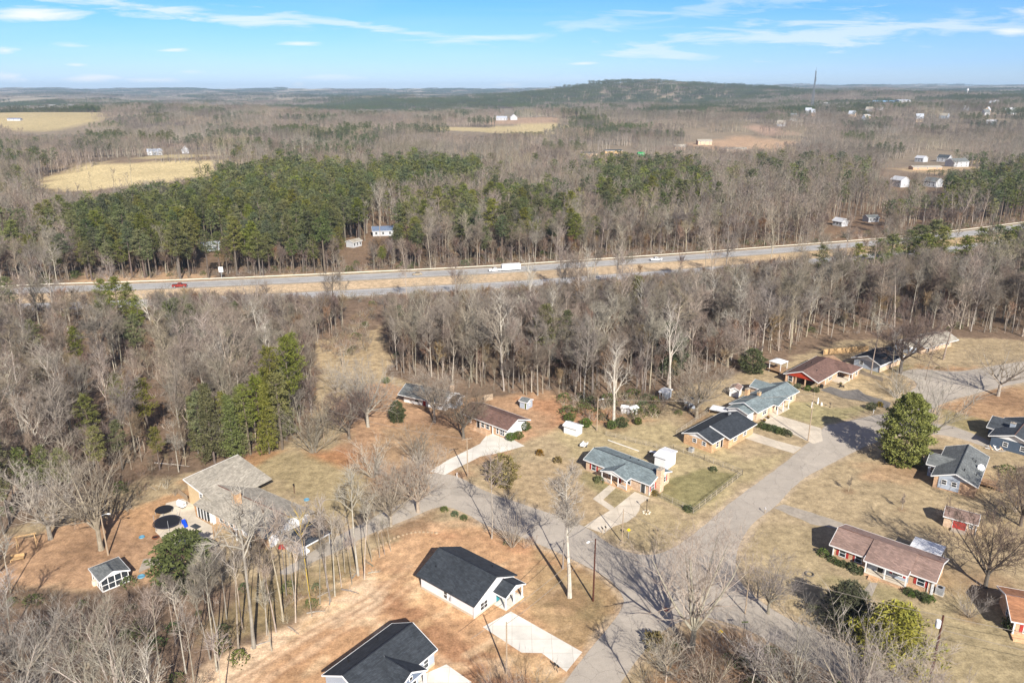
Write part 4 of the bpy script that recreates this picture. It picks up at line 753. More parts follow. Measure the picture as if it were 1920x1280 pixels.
FH = [('white house with blue-grey roof alone in the pines just beyond the highway', 718, 440, 12, 12, 9, 3, 5.2, farwhite, mat('blue_roof_metal', (.13, .17, .25)), None),
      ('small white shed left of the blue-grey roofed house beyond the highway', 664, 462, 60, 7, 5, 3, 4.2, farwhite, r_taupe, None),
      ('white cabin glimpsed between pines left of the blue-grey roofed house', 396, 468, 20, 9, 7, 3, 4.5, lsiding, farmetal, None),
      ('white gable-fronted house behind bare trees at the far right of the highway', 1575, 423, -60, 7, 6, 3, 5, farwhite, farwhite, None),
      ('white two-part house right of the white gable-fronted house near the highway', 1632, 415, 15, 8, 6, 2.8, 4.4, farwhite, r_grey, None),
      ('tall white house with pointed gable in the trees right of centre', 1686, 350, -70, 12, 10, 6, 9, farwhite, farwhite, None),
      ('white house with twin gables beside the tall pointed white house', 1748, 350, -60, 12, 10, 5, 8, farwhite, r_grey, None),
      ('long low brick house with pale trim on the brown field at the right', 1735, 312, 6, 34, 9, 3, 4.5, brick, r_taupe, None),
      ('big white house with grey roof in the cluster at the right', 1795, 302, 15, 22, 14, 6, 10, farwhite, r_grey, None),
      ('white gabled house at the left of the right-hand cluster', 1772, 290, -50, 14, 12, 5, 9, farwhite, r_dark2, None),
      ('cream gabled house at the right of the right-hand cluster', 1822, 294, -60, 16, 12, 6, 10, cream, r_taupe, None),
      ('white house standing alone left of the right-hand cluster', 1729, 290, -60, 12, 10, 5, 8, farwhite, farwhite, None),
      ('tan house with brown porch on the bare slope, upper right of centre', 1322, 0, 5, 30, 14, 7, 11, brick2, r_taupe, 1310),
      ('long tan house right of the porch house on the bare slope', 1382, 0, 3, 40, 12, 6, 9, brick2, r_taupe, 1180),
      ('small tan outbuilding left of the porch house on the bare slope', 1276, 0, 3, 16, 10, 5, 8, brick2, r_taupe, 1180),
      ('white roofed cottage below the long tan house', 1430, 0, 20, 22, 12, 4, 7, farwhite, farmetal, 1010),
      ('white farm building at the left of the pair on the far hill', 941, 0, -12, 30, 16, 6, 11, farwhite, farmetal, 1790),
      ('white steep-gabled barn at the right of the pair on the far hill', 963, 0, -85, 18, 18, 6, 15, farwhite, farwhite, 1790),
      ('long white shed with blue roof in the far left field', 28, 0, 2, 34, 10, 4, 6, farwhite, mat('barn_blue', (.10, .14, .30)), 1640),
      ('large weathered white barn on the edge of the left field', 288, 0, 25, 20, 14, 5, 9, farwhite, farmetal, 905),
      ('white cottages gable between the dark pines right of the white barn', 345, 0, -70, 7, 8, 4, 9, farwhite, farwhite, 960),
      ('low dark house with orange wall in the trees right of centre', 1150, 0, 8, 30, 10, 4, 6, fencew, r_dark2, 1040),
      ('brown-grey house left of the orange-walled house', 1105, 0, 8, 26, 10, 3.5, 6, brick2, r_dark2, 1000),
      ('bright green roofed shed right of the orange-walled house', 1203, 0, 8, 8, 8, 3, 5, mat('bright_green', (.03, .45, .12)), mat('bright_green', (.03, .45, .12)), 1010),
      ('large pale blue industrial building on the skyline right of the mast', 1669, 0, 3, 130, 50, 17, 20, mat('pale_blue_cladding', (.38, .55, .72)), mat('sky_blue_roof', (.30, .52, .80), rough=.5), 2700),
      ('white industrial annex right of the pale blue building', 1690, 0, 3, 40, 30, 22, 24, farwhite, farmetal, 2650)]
rr = random.Random(4)
for (lb, px, py, rot, L, W_, e, r, wm, rm, y) in FH: far_house(lb, px, py, rot, L, W_, e, r, wm, rm, y)
for i in range(34):                                     # roofs of the distant town along the skyline at the right
    y = rr.uniform(1500, 2700); px = rr.uniform(1500, 1900) if i % 4 else rr.uniform(1440, 1900)
    s = far_house('pale roofed house among bare trees in the distant town at the right', px, 0, rr.uniform(-60, 60), rr.uniform(12, 22), rr.uniform(9, 12), rr.uniform(5, 9), rr.uniform(13, 17), rr.choice([farwhite, farwhite, brick2, lsiding]), rr.choice([farmetal, r_grey, r_taupe, farwhite]), y, nw=0); s['group'] = 'houses of the distant town'
for i in range(18):
    y = rr.uniform(2600, 3600); px = rr.choice([rr.uniform(20, 130), rr.uniform(60, 200), rr.uniform(250, 480)])
    s = far_house('pale farmhouse speck in the blue distance at the far left', px, 0, rr.uniform(-60, 60), rr.uniform(18, 40), rr.uniform(12, 18), rr.uniform(7, 11), rr.uniform(15, 19), farwhite, rr.choice([farmetal, farwhite]), y, nw=0, clear=False); s['group'] = 'farmhouses in the far left distance'
# lattice mast
x, y = (1522 - 960) / F * 2500 * .957, 2500; z = float(hfun(x, y)); s = tag(empty('radio_mast', (x, y, z)), 'tall thin steel lattice mast rising above the skyline at the right', 'mast')
q = MB(); H_ = 120; 
for k in range(4): cx, cy = ((-3, -3), (3, -3), (3, 3), (-3, 3))[k]; q.beam((cx, cy, 0), (cx * .25, cy * .25, H_), .75, .75)
for i in range(18):
    f0 = 1 - .75 * i / 18; f1 = 1 - .75 * (i + 1) / 18; z0 = H_ * i / 18; z1 = H_ * (i + 1) / 18
    for a, b2 in (((-3, -3), (3, -3)), ((3, -3), (3, 3)), ((3, 3), (-3, 3)), ((-3, 3), (-3, -3))): q.beam((a[0] * f0, a[1] * f0, z0), (b2[0] * f1, b2[1] * f1, z1), .4, .4)
q.build('lattice', mat('mast_steel', (.16, .17, .19)), s); [MB().cyl(*q).build('antenna', mat('mast_steel', (.16, .17, .19)), s) for q in ((1.6, -1, H_ - 30, H_ - 18, 1.4, 8), (-1.6, -1, H_ - 8, H_ + 2, 1.0, 8), (0, 0, H_, H_ + 12, .3, 6))]
x, y = (1810 - 960) / F * 3300 * .955, 3300; s = tag(empty('water_tower', (x, y, float(hfun(x, y)) + 0)), 'small white water tower on the far right skyline', 'water tower'); s.scale = (.5, .5, .8); MB().cyl(0, 0, 0, 34, 1.5, 8).build('stem', white, s); MB().tube([(0, 0, 30), (0, 0, 34), (0, 0, 39), (0, 0, 43)], [2, 8, 8, 2], 12).build('tank', white, s)
# ------------------------------------------------------------------ tree shapes
def rv(r): return Vector((r.uniform(-1, 1), r.uniform(-1, 1), r.uniform(-1, 1)))
def perp(d, r):
    v = rv(r); v -= d * v.dot(d); return v.normalized() if v.length > 1e-3 else d.orthogonal()
def bare_tree(seed, H=24, style='tall', lod=0, tr=None, tw=.034, ntw=.5, nbr=11, st0=None):
    r = random.Random(seed); T = MB(); K = MB(); up = Vector((0, 0, 1))
    tr = tr or H * .0078 + .05
    def tri(p, d, L, w_):
        s = perp(d, r) * w_ / 2; n = len(K.v); K.v += [tuple(p - s), tuple(p + s), tuple(p + d * L)]; K.f.append((n, n + 1, n + 2)); K.m.append(1)
    def spray(p, d, L, n):
        for i in range(int(n * ntw + r.random())):
            dd = (d + rv(r) * .75 + up * .18).normalized(); tri(p - d * r.uniform(0, .5) * L * .5, dd, L * r.uniform(.5, 1.15), tw)
    def limb(p, d, L, r0, lev, trop, M, mi):
        n = 5 if lev == 0 else 4 if lev == 1 else 3; pts = [p]; rad = [r0]; q = p.copy(); dd = d.copy(); nodes = []
        for i in range(n):
            dd = (dd + rv(r) * (.10 if lev == 0 else .2) + up * trop).normalized(); q = q + dd * L / n; pts.append(q.copy()); rad.append(max(r0 * (1 - .80 * (i + 1) / n), .012)); nodes.append((q.copy(), dd.copy(), rad[-1], (i + 1) / n))
        M.tube(pts, rad, (5, 4, 3, 3)[lev] if lod == 0 else 3, mi, cap=False); return nodes
    def grow(p, d, L, r0, lev, trop, M):
        nodes = limb(p, d, L, r0, min(lev, 3), trop, M, 0)
        if lev >= (2 if lod == 0 else 1) or L < 1.2:
            for q, dd, rr_, f in nodes: spray(q, dd, min(1.0 + L * .28, 1.9), 5 if lod == 0 else 4)
            return
        for q, dd, rr_, f in nodes:
            if f < .3: continue
            for k in range(2 if lod == 0 else 2 if lev == 0 else 1):
                a = (dd * r.uniform(.55, .9) + perp(dd, r) * r.uniform(.6, .95) + up * .12).normalized(); grow(q, a, L * r.uniform(.38, .62) * (1.15 - .4 * f), rr_ * .62, lev + 1, trop, K)
        q, dd, rr_, f = nodes[-1]; spray(q, dd, 1.3, 6)
    if style in ('tall', 'slim'):
        n = 9; pts = [Vector((0, 0, -.4))]; rad = [tr * 1.25]; q = Vector((0, 0, 0)); dd = (up + rv(r) * .05).normalized()
        fork = r.random() < .6 and style == 'tall'
        top = H * (.93 if not fork else .6); nodes = []
        for i in range(n):
            dd = (dd + rv(r) * (.055 if style == 'tall' else .03) + up * .09).normalized(); q = q + dd * top / n; pts.append(q.copy()); f = (i + 1) / n; rad.append(tr * (1 - (.88 if not fork else .5) * f)); nodes.append((q.copy(), dd.copy(), rad[-1], f))
        T.tube(pts, rad, 7 if lod == 0 else 4, 0, cap=False)
        st = st0 or (.34 if style == 'tall' else .60)
        zs = [i for i in nodes if i[0].z > st * H]
        nl = (20 if style == 'tall' else nbr) if lod == 0 else 9
        if fork:
            for k in range(r.choice((2, 3))):
                a = (up + perp(up, r) * r.uniform(.3, .5)).normalized(); b_ = q.copy(); grow(b_, a, H * .42, tr * .42, 0, .10, K)
                grow(b_ + a * H * .08, (up * .6 + perp(up, r)).normalized(), H * .22, tr * .2, 1, .06, K)
            nl = nl // 3; st = .35; zs = nodes
        for i in range(nl):
            f = r.uniform(st, .97 if not fork else .6) * H; j = 0
            for (q2, d2, r2, f2) in nodes:
                if q2.z < f: j += 1
            j = min(j, len(pts) - 2); a0, a1 = pts[j], pts[j + 1]; tt = min(max((f - a0.z) / max(a1.z - a0.z, .01), 0), 1); p = a0.lerp(a1, tt)
            rel = (f / H - st) / (1 - st); L = H * (.20 if style == 'tall' else .17) * (1.1 - .55 * rel) * r.uniform(.6, 1.15)
            az = i * 2.4 + r.uniform(-.5, .5); out = Vector((math.cos(az), math.sin(az), 0)); a = (out * r.uniform(.5, .8) + up * r.uniform(.6, 1.1)).normalized()
            grow(p, a, L, max(rad[j] * .66, .06), 0 if lod == 0 and L > 4 else 1, .10, K)
        spray(pts[-1], up, 1.6, 14)
    elif style == 'broad':
        hb = H * r.uniform(.14, .22); T.tube([(0, 0, -.4), (0, 0, .3), (.05, 0, hb * .6), (0, .05, hb)], [tr * 1.5, tr * 1.15, tr * .95, tr * .95], 9, 0, cap=False)
        n = r.choice((6, 7, 8)); L0 = H * .60
        for i in range(n):
            az = i * 6.283 / n + r.uniform(-.35, .35); lean = r.uniform(.25, .95) if i else .1
            a = (Vector((math.cos(az), math.sin(az), 0)) * lean + up * .8).normalized(); p = Vector((0, 0, hb - .3)); M = T if i < 3 else K
            nodes = limb(p, a, L0 * r.uniform(.8, 1.08), tr * .62, 0, .05, T, 0)
            for q, dd, rr_, f in nodes:
                for k in range(3):
                    b_ = (dd * .8 + perp(dd, r) * r.uniform(.5, .9)).normalized(); grow(q, b_, L0 * r.uniform(.30, .5) * (1.2 - .5 * f), rr_ * .5, 1, .05, K)
            spray(nodes[-1][0], nodes[-1][1], 1.5, 8)
    elif style == 'vase':
        n = 9
        for i in range(n):
            az = i * 6.283 / n + r.uniform(-.3, .3); lean = r.uniform(.15, .75); a = (Vector((math.cos(az), math.sin(az), 0)) * lean + up).normalized()
            nodes = limb(Vector((math.cos(az) * .15, math.sin(az) * .15, -.2)), a, H * r.uniform(.65, .85), tr * .5, 0, .03, T, 0)
            for q, dd, rr_, f in nodes:
                for k in range(3): grow(q, (dd + perp(dd, r) * r.uniform(.3, .6)).normalized(), H * r.uniform(.2, .36), rr_ * .5, 2, .04, K)
    elif style == 'brush':
        for i in range(16):
            a = (up * r.uniform(.5, 1.2) + rv(r)).normalized(); a.z = abs(a.z); p = Vector((r.uniform(-.5, .5) * H * .6, r.uniform(-.5, .5) * H * .6, -.1))
            K.tube([p, p + a * H * .5, p + a * H * .8 + rv(r) * .2], [.03, .02, .008], 3, 0, cap=False); spray(p + a * H * .55, a, H * .45, 7); spray(p + a * H * .8, a, H * .35, 6)
    return T, K
def pine_tree(seed, H=24, style='pine', lod=0):
    r = random.Random(seed); T = MB(); K = MB(); up = Vector((0, 0, 1)); tr = H * .011 + .05
    lx, ly = r.uniform(-.5, .5), r.uniform(-.5, .5)
    T.tube([(0, 0, -.4), (lx * .3, ly * .3, H * .4), (lx, ly, H * .95)], [tr * 1.2, tr * .8, .04], 6 if lod == 0 else 4, 0, cap=False)
    st = {'pine': .42, 'cone': .06, 'spread': .05, 'wood': .55, 'column': .02}[style]; Rm = {'pine': .15, 'cone': .19, 'spread': .50, 'wood': .14, 'column': .22}[style] * H
    def tuft(p, s, n, out):
        for i in range(n):
            o = rv(r) * s * .62; o.z *= .6; c = p + o; a = (rv(r) + out * .25 + up * .35).normalized(); b_ = perp(a, r); L = s * r.uniform(.42, .8); w_ = L * r.uniform(.26, .42)
            k = len(K.v); K.v += [tuple(c - b_ * w_ / 2), tuple(c + b_ * w_ / 2), tuple(c + a * L)]; K.f.append((k, k + 1, k + 2)); K.m.append(1)
    nb = {'pine': 46, 'cone': 80, 'spread': 150, 'wood': 34, 'column': 60}[style] if lod == 0 else 16
    for i in range(nb):
        f = (i + r.random()) / nb; z = H * (st + (1 - st) * f); az = i * 2.4 + r.uniform(-.6, .6)
        if style in ('cone',): prof = (1 - f) ** .75 + .05
        elif style == 'column': prof = math.sin(min(f * 1.25 + .35, 1.0) * math.pi * .5) * (1 - f ** 3) + .05
        else: prof = math.sin(math.pi * min(1, f * .72 + .22)) * (1 - f * .15)
        if style == 'spread': prof = (1 - f * .75)
        L = Rm * prof * r.uniform(.65, 1.15); out = Vector((math.cos(az), math.sin(az), r.uniform(.0, .5) if style != 'cone' else r.uniform(-.15, .25))).normalized()
        p0 = Vector((lx * z / H, ly * z / H, z)); p1 = p0 + out * L
        if lod == 0: K.tube([p0, p1], [tr * .22, .02], 3, 0, cap=False)
        m_ = max(2, int(L / (1.0 if lod == 0 else 1.7)))
        for j in range(m_): tuft(p0.lerp(p1, .3 + .75 * (j + .5) / m_) + rv(r) * .25, (1.0 + .25 * r.random()) * (1.0 if lod == 0 else 1.8) * (1.0 if H > 12 else .65), (19 if lod == 0 else 8), out)
    tuft(Vector((lx, ly, H * .96)), 1.1, 14 if lod == 0 else 6, up)
    return T, K
def leafy(seed, H, Rr, n, ls, prof='egg'):
    r = random.Random(seed); T = MB(); K = MB(); T.tube([(0, 0, -.2), (0, 0, H * .5)], [.06 * H * .3 + .04, .03], 6, 0, cap=False)
    for i in range(n):
        f = r.random(); z = H * f; az = r.uniform(0, 6.283)
        R0 = Rr * (math.sin(math.pi * (f * .80 + .16)) ** .7 if prof == 'egg' else math.sqrt(max(0, 1 - (2 * f - 1) ** 2)) if prof == 'ball' else math.sqrt(max(0, 1 - f * f)))
        bump = 1 + .2 * math.sin(az * 4 + z * 2.2 + seed) + .14 * math.sin(az * 9 - z * 3.1) + .1 * math.sin(az * 2 + seed)
        rad = R0 * bump * (1 - .35 * r.random() ** 2); c = Vector((math.cos(az) * rad, math.sin(az) * rad, z)); o = Vector((math.cos(az), math.sin(az), .5)); a = (o * .7 + rv(r)).normalized(); b_ = perp(a, r); L = ls * r.uniform(.6, 1.3)
        k = len(K.v); K.v += [tuple(c - b_ * L * .3), tuple(c + b_ * L * .3), tuple(c + a * L + b_ * L * .15), tuple(c + a * L - b_ * L * .15)]; K.f.append((k, k + 1, k + 3, k + 2) if False else (k, k + 1, k + 2, k + 3)); K.m.append(1)
    return T, K
PROTO = {}
def proto(key, T, K, tm, km):
    PROTO[key] = (T.mesh('trunk', [tm, km]) if T.v else None, K.mesh('crown', [tm, km])); return key
def joined(T, K, tm, km):
    J = MB(); J.v = T.v + K.v; n = len(T.v); J.f = T.f + [tuple(i + n for i in f) for f in K.f]; J.m = T.m + K.m; return J.mesh('tree', [tm, km])
NEAR_BARE = [];  STUFF_BARE = []; STUFF_PINE = []; NEAR_PINE = []
HB = 24
for i in range(9):
    T, K = bare_tree(100 + i, HB, 'tall'); NEAR_BARE.append(proto('tall%d' % i, T, K, bark, twig)); STUFF_BARE.append(joined(T, K, bark, twig))
for i in range(3):
    T, K = bare_tree(150 + i, HB, 'slim', tr=.20, ntw=1.3); NEAR_BARE.append(proto('slim%d' % i, T, K, bark, twig)); STUFF_BARE.append(joined(T, K, bark, twig))
for i in range(4):
    T, K = pine_tree(200 + i, HB, 'pine'); NEAR_PINE.append(proto('pine%d' % i, T, K, barkd, needle)); STUFF_PINE.append(joined(T, K, barkd, needle))
for i in range(2):
    T, K = pine_tree(210 + i, HB, 'wood'); NEAR_PINE.append(proto('wood%d' % i, T, K, barkd, needled)); STUFF_PINE.append(joined(T, K, barkd, needled))
for i in range(2): T, K = pine_tree(220 + i, 18, 'cone'); proto('cone%d' % i, T, K, barkd, needle)
for i in range(3): T, K = bare_tree(300 + i, 16, 'broad', tr=.32, ntw=.36); proto('broad%d' % i, T, K, bark, twigp)
for i in range(2): T, K = bare_tree(310 + i, 13, 'broad', tr=.24); proto('oak%d' % i, T, K, barkd, twigd)
for i in range(2): T, K = bare_tree(320 + i, 9, 'vase', tr=.12, ntw=.4); proto('vase%d' % i, T, K, bark, (twigp, twig)[i])
T, K = bare_tree(333, 26, 'slim', tr=.36, ntw=.8, nbr=34, st0=.42); proto('poplar', T, K, barkw, twigp)
T, K = bare_tree(335, 22, 'tall', tr=.33, ntw=.25); proto('sycamore', T, K, barkw, twigp)
T, K = bare_tree(337, 20, 'slim', tr=.16, ntw=1); proto('lichen', T, K, barky, twigp)
T, K = bare_tree(340, 7, 'tall', tr=.1, ntw=.8); proto('sapling', T, K, bark, twig)
for i in range(3): T, K = bare_tree(345 + i, 22, 'broad', tr=.38, tw=.03, ntw=(.16, .16, .34)[i]); proto('giant%d' % i, T, K, bark, twig)
for i in range(3): T, K = bare_tree(350 + i, 12, 'slim', tr=.10, ntw=.4, nbr=9); proto('thin%d' % i, T, K, bark, twigp)
for i in range(2): T, K = pine_tree(360 + i, 9, 'spread'); proto('juniper%d' % i, T, K, barkd, (needley, needled)[i])
T, K = leafy(370, 16.5, 4.6, 17000, .40); proto('magnolia', T, K, barkd, leafm)
T, K = leafy(371, 1.1, .8, 420, .22, 'dome'); proto('shrub', T, K, barkd, shrubg)
T, K = leafy(372, 2.6, 1.5, 900, .32, 'ball'); proto('bush', T, K, barkd, shrubg)
T, K = leafy(373, 1.0, .75, 260, .24, 'dome'); proto('brown_shrub', T, K, barkd, leafo)
T, K = leafy(374, 7, 2.6, 700, .5, 'ball'); T2, K2 = bare_tree(375, 8, 'vase', tr=.1); J = MB(); J.v = K2.v + K.v; J.f = K2.f + [tuple(i + len(K2.v) for i in f) for f in K.f]; J.m = K2.m + K.m; proto('bronze', T2, J, bark, leafo)
T, K = leafy(376, 9, 3.2, 3600, .42, 'egg'); proto('evergreen', T, K, barkd, everg)
BASEH = dict(tall=HB, slim=HB, pine=HB, wood=HB, cone=18, broad=16, oak=13, vase=9, poplar=26, sycamore=22, lichen=20, sapling=7, giant=22, thin=12, juniper=9, magnolia=16.5, shrub=1.1, bush=2.6, brown_shrub=1.0, bronze=7.5, evergreen=9)
def basehh(k):
    k2 = k.rstrip('0123456789'); return BASEH[k2]
def tree(name, key, x, y, H, label, cat='tree', group=None, wide=1.0, rz=None, lean=None):
    if lean is None and 'bare' in name: lean = (rnd.gauss(0, .022), rnd.gauss(0, .022))
    root = empty(name, (x, y, float(hfun(x, y)))); s = H / basehh(key); root.scale = (s * wide, s * wide, s); root.rotation_euler = (lean[0] if lean else 0, lean[1] if lean else 0, rnd.uniform(0, 6.28) if rz is None else rz)
    tm, cm = PROTO[key]
    for nm, m_ in (('trunk', tm), ('crown', cm)):
        if m_: o = bpy.data.objects.new(nm, m_); sc.collection.objects.link(o); o.parent = root
    tag(root, label, cat, group); PLACED.append((x, y)); return root
PLACED = []
def th(px, py, ty):                            # height of an upright thing from its base and top rows
    x, y = U(px, py); cp, sp_ = math.cos(PITCH), math.sin(PITCH); v = (640 - ty) / F
    return CH + y * (-sp_ + v * cp) / (cp + v * sp_)
def T_(name, key, px, py, ty, label, group=None, wide=1.0, cat='tree', **k):
    x, y = U(px, py); return tree(name, key, x, y, max(th(px, py, ty), .5), label, cat, group, wide, **k)
# --- trees one can pick out
T_('poplar_tree', 'poplar', 1068, 1119, 880, 'very tall pale bare tree on the grass right of the new white house', wide=1.15, lean=(0, 0))
T_('bare_tree', 'thin0', 1055, 1066, 940, 'thin bare tree leaning just behind the very tall pale tree at the street edge', wide=1.4)
T_('bare_tree', 'broad0', 784, 960, 838, 'broad grey bare tree with stout trunk where the street meets the left driveway', wide=1.15)
T_('bare_tree', 'broad1', 733, 986, 862, 'grey bare tree left of the broad one at the bend of the street', wide=1.0)
T_('bare_tree', 'thin1', 672, 1078, 880, 'slender pale bare tree standing in front of the left driveway', wide=1.3)
T_('bare_tree', 'broad2', 815, 792, 678, 'large dark grey bare tree in front of the grey-roofed white-gabled house', wide=.95)
T_('bare_tree', 'oak0', 869, 820, 712, 'brown bare tree with thick twigs at the left end of the long brown roof', wide=1.2)
T_('sycamore_tree', 'sycamore', 1151, 797, 640, 'white-limbed sycamore among green bushes at the back of the lawns', wide=1.25)
T_('bare_tree', 'tall1', 1095, 752, 600, 'tall pale bare tree right of the little blue playhouse shed', wide=1.15)
T_('bare_tree', 'broad1', 1306, 783, 655, 'pale double-stemmed bare tree behind the near-black roofed house', wide=1.2)
T_('bare_tree', 'oak1', 1688, 699, 563, 'wide grey-brown bare tree at the right corner of the black roofed house', wide=1.15)
T_('bare_tree', 'thin2', 1633, 702, 590, 'bare tree rising in front of the pale side of the black roofed house', wide=1.3)
T_('bare_tree', 'thin0', 1672, 709, 610, 'thin bare tree between the black roofed house and the wide grey-brown tree', wide=1.0)
T_('bare_tree', 'tall3', 1768, 674, 535, 'dark-trunked bare tree in front of the pale cream house', wide=1.2)
T_('bare_tree', 'giant0', 1871, 742, 628, 'wide white-limbed spreading bare tree at the right border above the cul-de-sac', wide=1.35)
T_('bare_tree', 'thin1', 1735, 712, 640, 'thin bare sapling with ivy between the two houses at the woods edge, upper right', wide=1.0)
T_('bare_tree', 'vase0', 1737, 815, 700, 'wispy pale many-stemmed bare tree just behind the magnolia', wide=1.5)
T_('bare_tree', 'vase1', 1680, 745, 690, 'low mauve-grey bare tree left of and behind the magnolia top', wide=1.5)
T_('bare_tree', 'oak0', 1847, 1101, 955, 'dark round-crowned bare tree on the lawn right of the red-shuttered house', wide=1.15)
T_('bare_tree', 'vase0', 1817, 1157, 1105, 'small bare ornamental tree by the air conditioner of the red-shuttered house', wide=1.2)
T_('sapling_tree', 'sapling', 1591, 921, 893, 'tiny bare sapling on the dry lawn left of its neighbour, west of the grey house')
T_('sapling_tree', 'sapling', 1691, 955, 926, 'tiny bare sapling on the dry lawn nearer the tan shed with the red door')
T_('bare_tree', 'oak1', 1913, 985, 880, 'bushy dark bare tree at the right border beside the small deck', wide=1.3)
T_('bare_tree', 'vase1', 588, 848, 755, 'rounded pale grey bare tree at the top corner of the left lawn', wide=1.5)
T_('bare_tree', 'oak0', 655, 822, 720, 'bushy brown bare tree between the left lawn and the far street bend', wide=1.25)
T_('bare_tree', 'broad0', 690, 800, 655, 'pale bare tree standing left of the grey-roofed hidden house', wide=.9)
T_('bare_tree', 'vase0', 632, 735, 672, 'pale thin bare tree right beside the power line clearing', wide=1.2)
T_('bare_tree', 'vase0', 700, 895, 830, 'low spreading grey bare tree above the left driveway', wide=1.5)
T_('bare_tree', 'vase1', 785, 870, 800, 'low wispy bare bush-tree beside the concrete drive of the long brown roof', wide=1.4)
T_('bare_tree', 'giant1', 190, 1030, 815, 'huge spreading grey bare tree above the lower left clearing', wide=1.05)
T_('bare_tree', 'broad1', 95, 1010, 850, 'grey bare tree at the left border above the clearing', wide=1.1)
T_('bare_tree', 'giant2', 1297, 1222, 960, 'huge bare tree with crooked spreading limbs over the street junction', wide=1.0)
T_('bare_tree', 'broad0', 1440, 1150, 1030, 'pale wispy bare tree at the right side of the street junction', wide=.95)
T_('leafless_shrub_tree', 'vase0', 960, 1025, 935, 'clump of thin bare stems between the street and the new white house', wide=1.0)
T_('bare_tree', 'thin2', 922, 1009, 850, 'thin leaning bare tree with bronze top beside the street', wide=1.0)
T_('bronze_leaved_tree', 'bronze', 945, 912, 850, 'small bronze-green leaved tree on the brown lawn above the street', wide=1.0)
T_('magnolia_tree', 'magnolia', 1692, 866, 740, 'big cone-shaped evergreen magnolia at the end of the street', cat='tree', wide=1.05)
T_('evergreen_tree', 'evergreen', 347, 1092, 1000, 'dark green bushy evergreen below the left patio', wide=1.3)
T_('juniper_tree', 'juniper1', 1590, 1172, 1098, 'dark green spreading evergreen in front of the red-shuttered house', wide=1.6)
T_('juniper_tree', 'juniper0', 1668, 1226, 1135, 'yellow-green spreading evergreen in front of the red-shuttered house', wide=1.7)
T_('evergreen_tree', 'evergreen', 745, 790, 752, 'small dark green leaning evergreen left of the hidden grey-roofed house', wide=1.0)
T_('ivy_clad_tree', 'evergreen', 1252, 700, 605, 'ivy-covered green tree column in the wood edge, above the silver shed', wide=.8)
T_('ivy_clad_tree', 'evergreen', 1410, 697, 655, 'dark green evergreen thicket at the wood edge left of the red gable house', wide=1.4)
for k, (px, py, ty, wd) in enumerate(((476, 1214, 905, 1.25),)):
    T_('bare_tree', 'thin0', px, py, ty, 'tallest white-trunked bare tree in the row in front of the big taupe roof', wide=wd)
THIN = [(447, 1217, 1000), (409, 1198, 1020), (349, 1262, 1090), (395, 1236, 1080), (407, 1258, 1050), (531, 1164, 930), (554, 1166, 1000), (537, 1116, 960), (518, 1185, 1010), (500, 1190, 1040), (620, 1127, 935), (628, 1117, 950), (613, 1100, 970),
        (555, 1140, 990), (647, 1073, 960), (683, 1085, 930), (697, 1052, 950), (721, 1039, 960), (733, 1033, 965), (712, 1045, 975), (600, 1132, 1000), (455, 1180, 1040), (425, 1160, 1030), (470, 1140, 1020), (495, 1130, 1000), (575, 1090, 985), (640, 1100, 1005), (375, 1180, 1060), (330, 1210, 1080), (300, 1250, 1100), (365, 1290, 1130), (510, 1220, 1090), (585, 1155, 1040), (660, 1095, 1000)]
for i, (px, py, ty) in enumerate(THIN): T_('bare_tree', 'thin%d' % (i % 3) if i % 4 else 'slim%d' % (i % 3), px, py, ty, ('slender' if i % 4 else 'slightly stouter') + ' bare tree in the row beside the cleared lot, ' + ('lower left end' if px < 400 else 'left part' if px < 480 else 'below the taupe roof' if px < 545 else 'below the carport' if px < 625 else 'by the driveway' if px < 690 else 'upper right end'), 'row of thin bare trees', wide=.95)
T_('bare_tree', 'lichen', 582, 1133, 950, 'thin bare tree with yellow lichen on its trunk, in the row by the cleared lot')
for i, (px, py, ty, k, wd) in enumerate([(165, 1290, 1110, 'giant0', .8), (235, 1380, 1120, 'giant2', .8), (50, 1300, 1120, 'broad2', .9), (20, 1190, 1060, 'thin0', 1.3), (300, 1390, 1190, 'sycamore', 1.0), (25, 1420, 1180, 'broad1', 1.0), (275, 1190, 1110, 'vase1', 1.2), (120, 1230, 1140, 'vase1', 1.5), (215, 1220, 1120, 'thin1', 1.4), (420, 1330, 1180, 'thin2', 1.2), (20, 1110, 1000, 'thin0', 1.5), (385, 1130, 1040, 'thin1', 1.2), (-40, 1120, 960, 'giant0', .9), (-80, 1250, 1080, 'giant1', .9)]):
    T_('bare_tree', k, px, py, ty, 'pale bare tree in the lower left thicket, ' + ('at the left border' if px < 60 else 'below the clearing' if px < 200 else 'below the summer house' if px < 320 else 'beside the row of thin trees') + (', tallest' if ty < 1100 else ', mid height' if ty < 1150 else ', lowest'), 'thicket of the lower left corner', wide=wd)
for i, (px, py, ty, k, wd) in enumerate([(1480, 1345, 1130, 'giant1', .8), (1600, 1400, 1160, 'giant0', .8), (1390, 1380, 1200, 'thin0', 1.4), (1700, 1420, 1210, 'broad1', 1.0), (1235, 1380, 1200, 'thin1', 1.4), (1330, 1300, 1200, 'vase1', 1.5), (1440, 1290, 1190, 'vase0', 1.4), (1250, 1265, 1195, 'vase0', 1.3), (945, 1340, 1262, 'vase1', 1.3), (1000, 1355, 1268, 'vase0', 1.2), (1610, 1290, 1170, 'vase0', 1.6)]):
    T_('bare_tree', k, px, py, ty, 'bare tree in the lower edge thicket, ' + ('below the new white drive' if px < 1100 else 'left of the huge bare tree' if px < 1300 else 'below the huge bare tree' if px < 1450 else 'right of the huge bare tree' if px < 1560 else 'below the spreading evergreens') + (', tall' if ty < 1180 else ', low'), 'thicket along the lower edge', wide=wd)
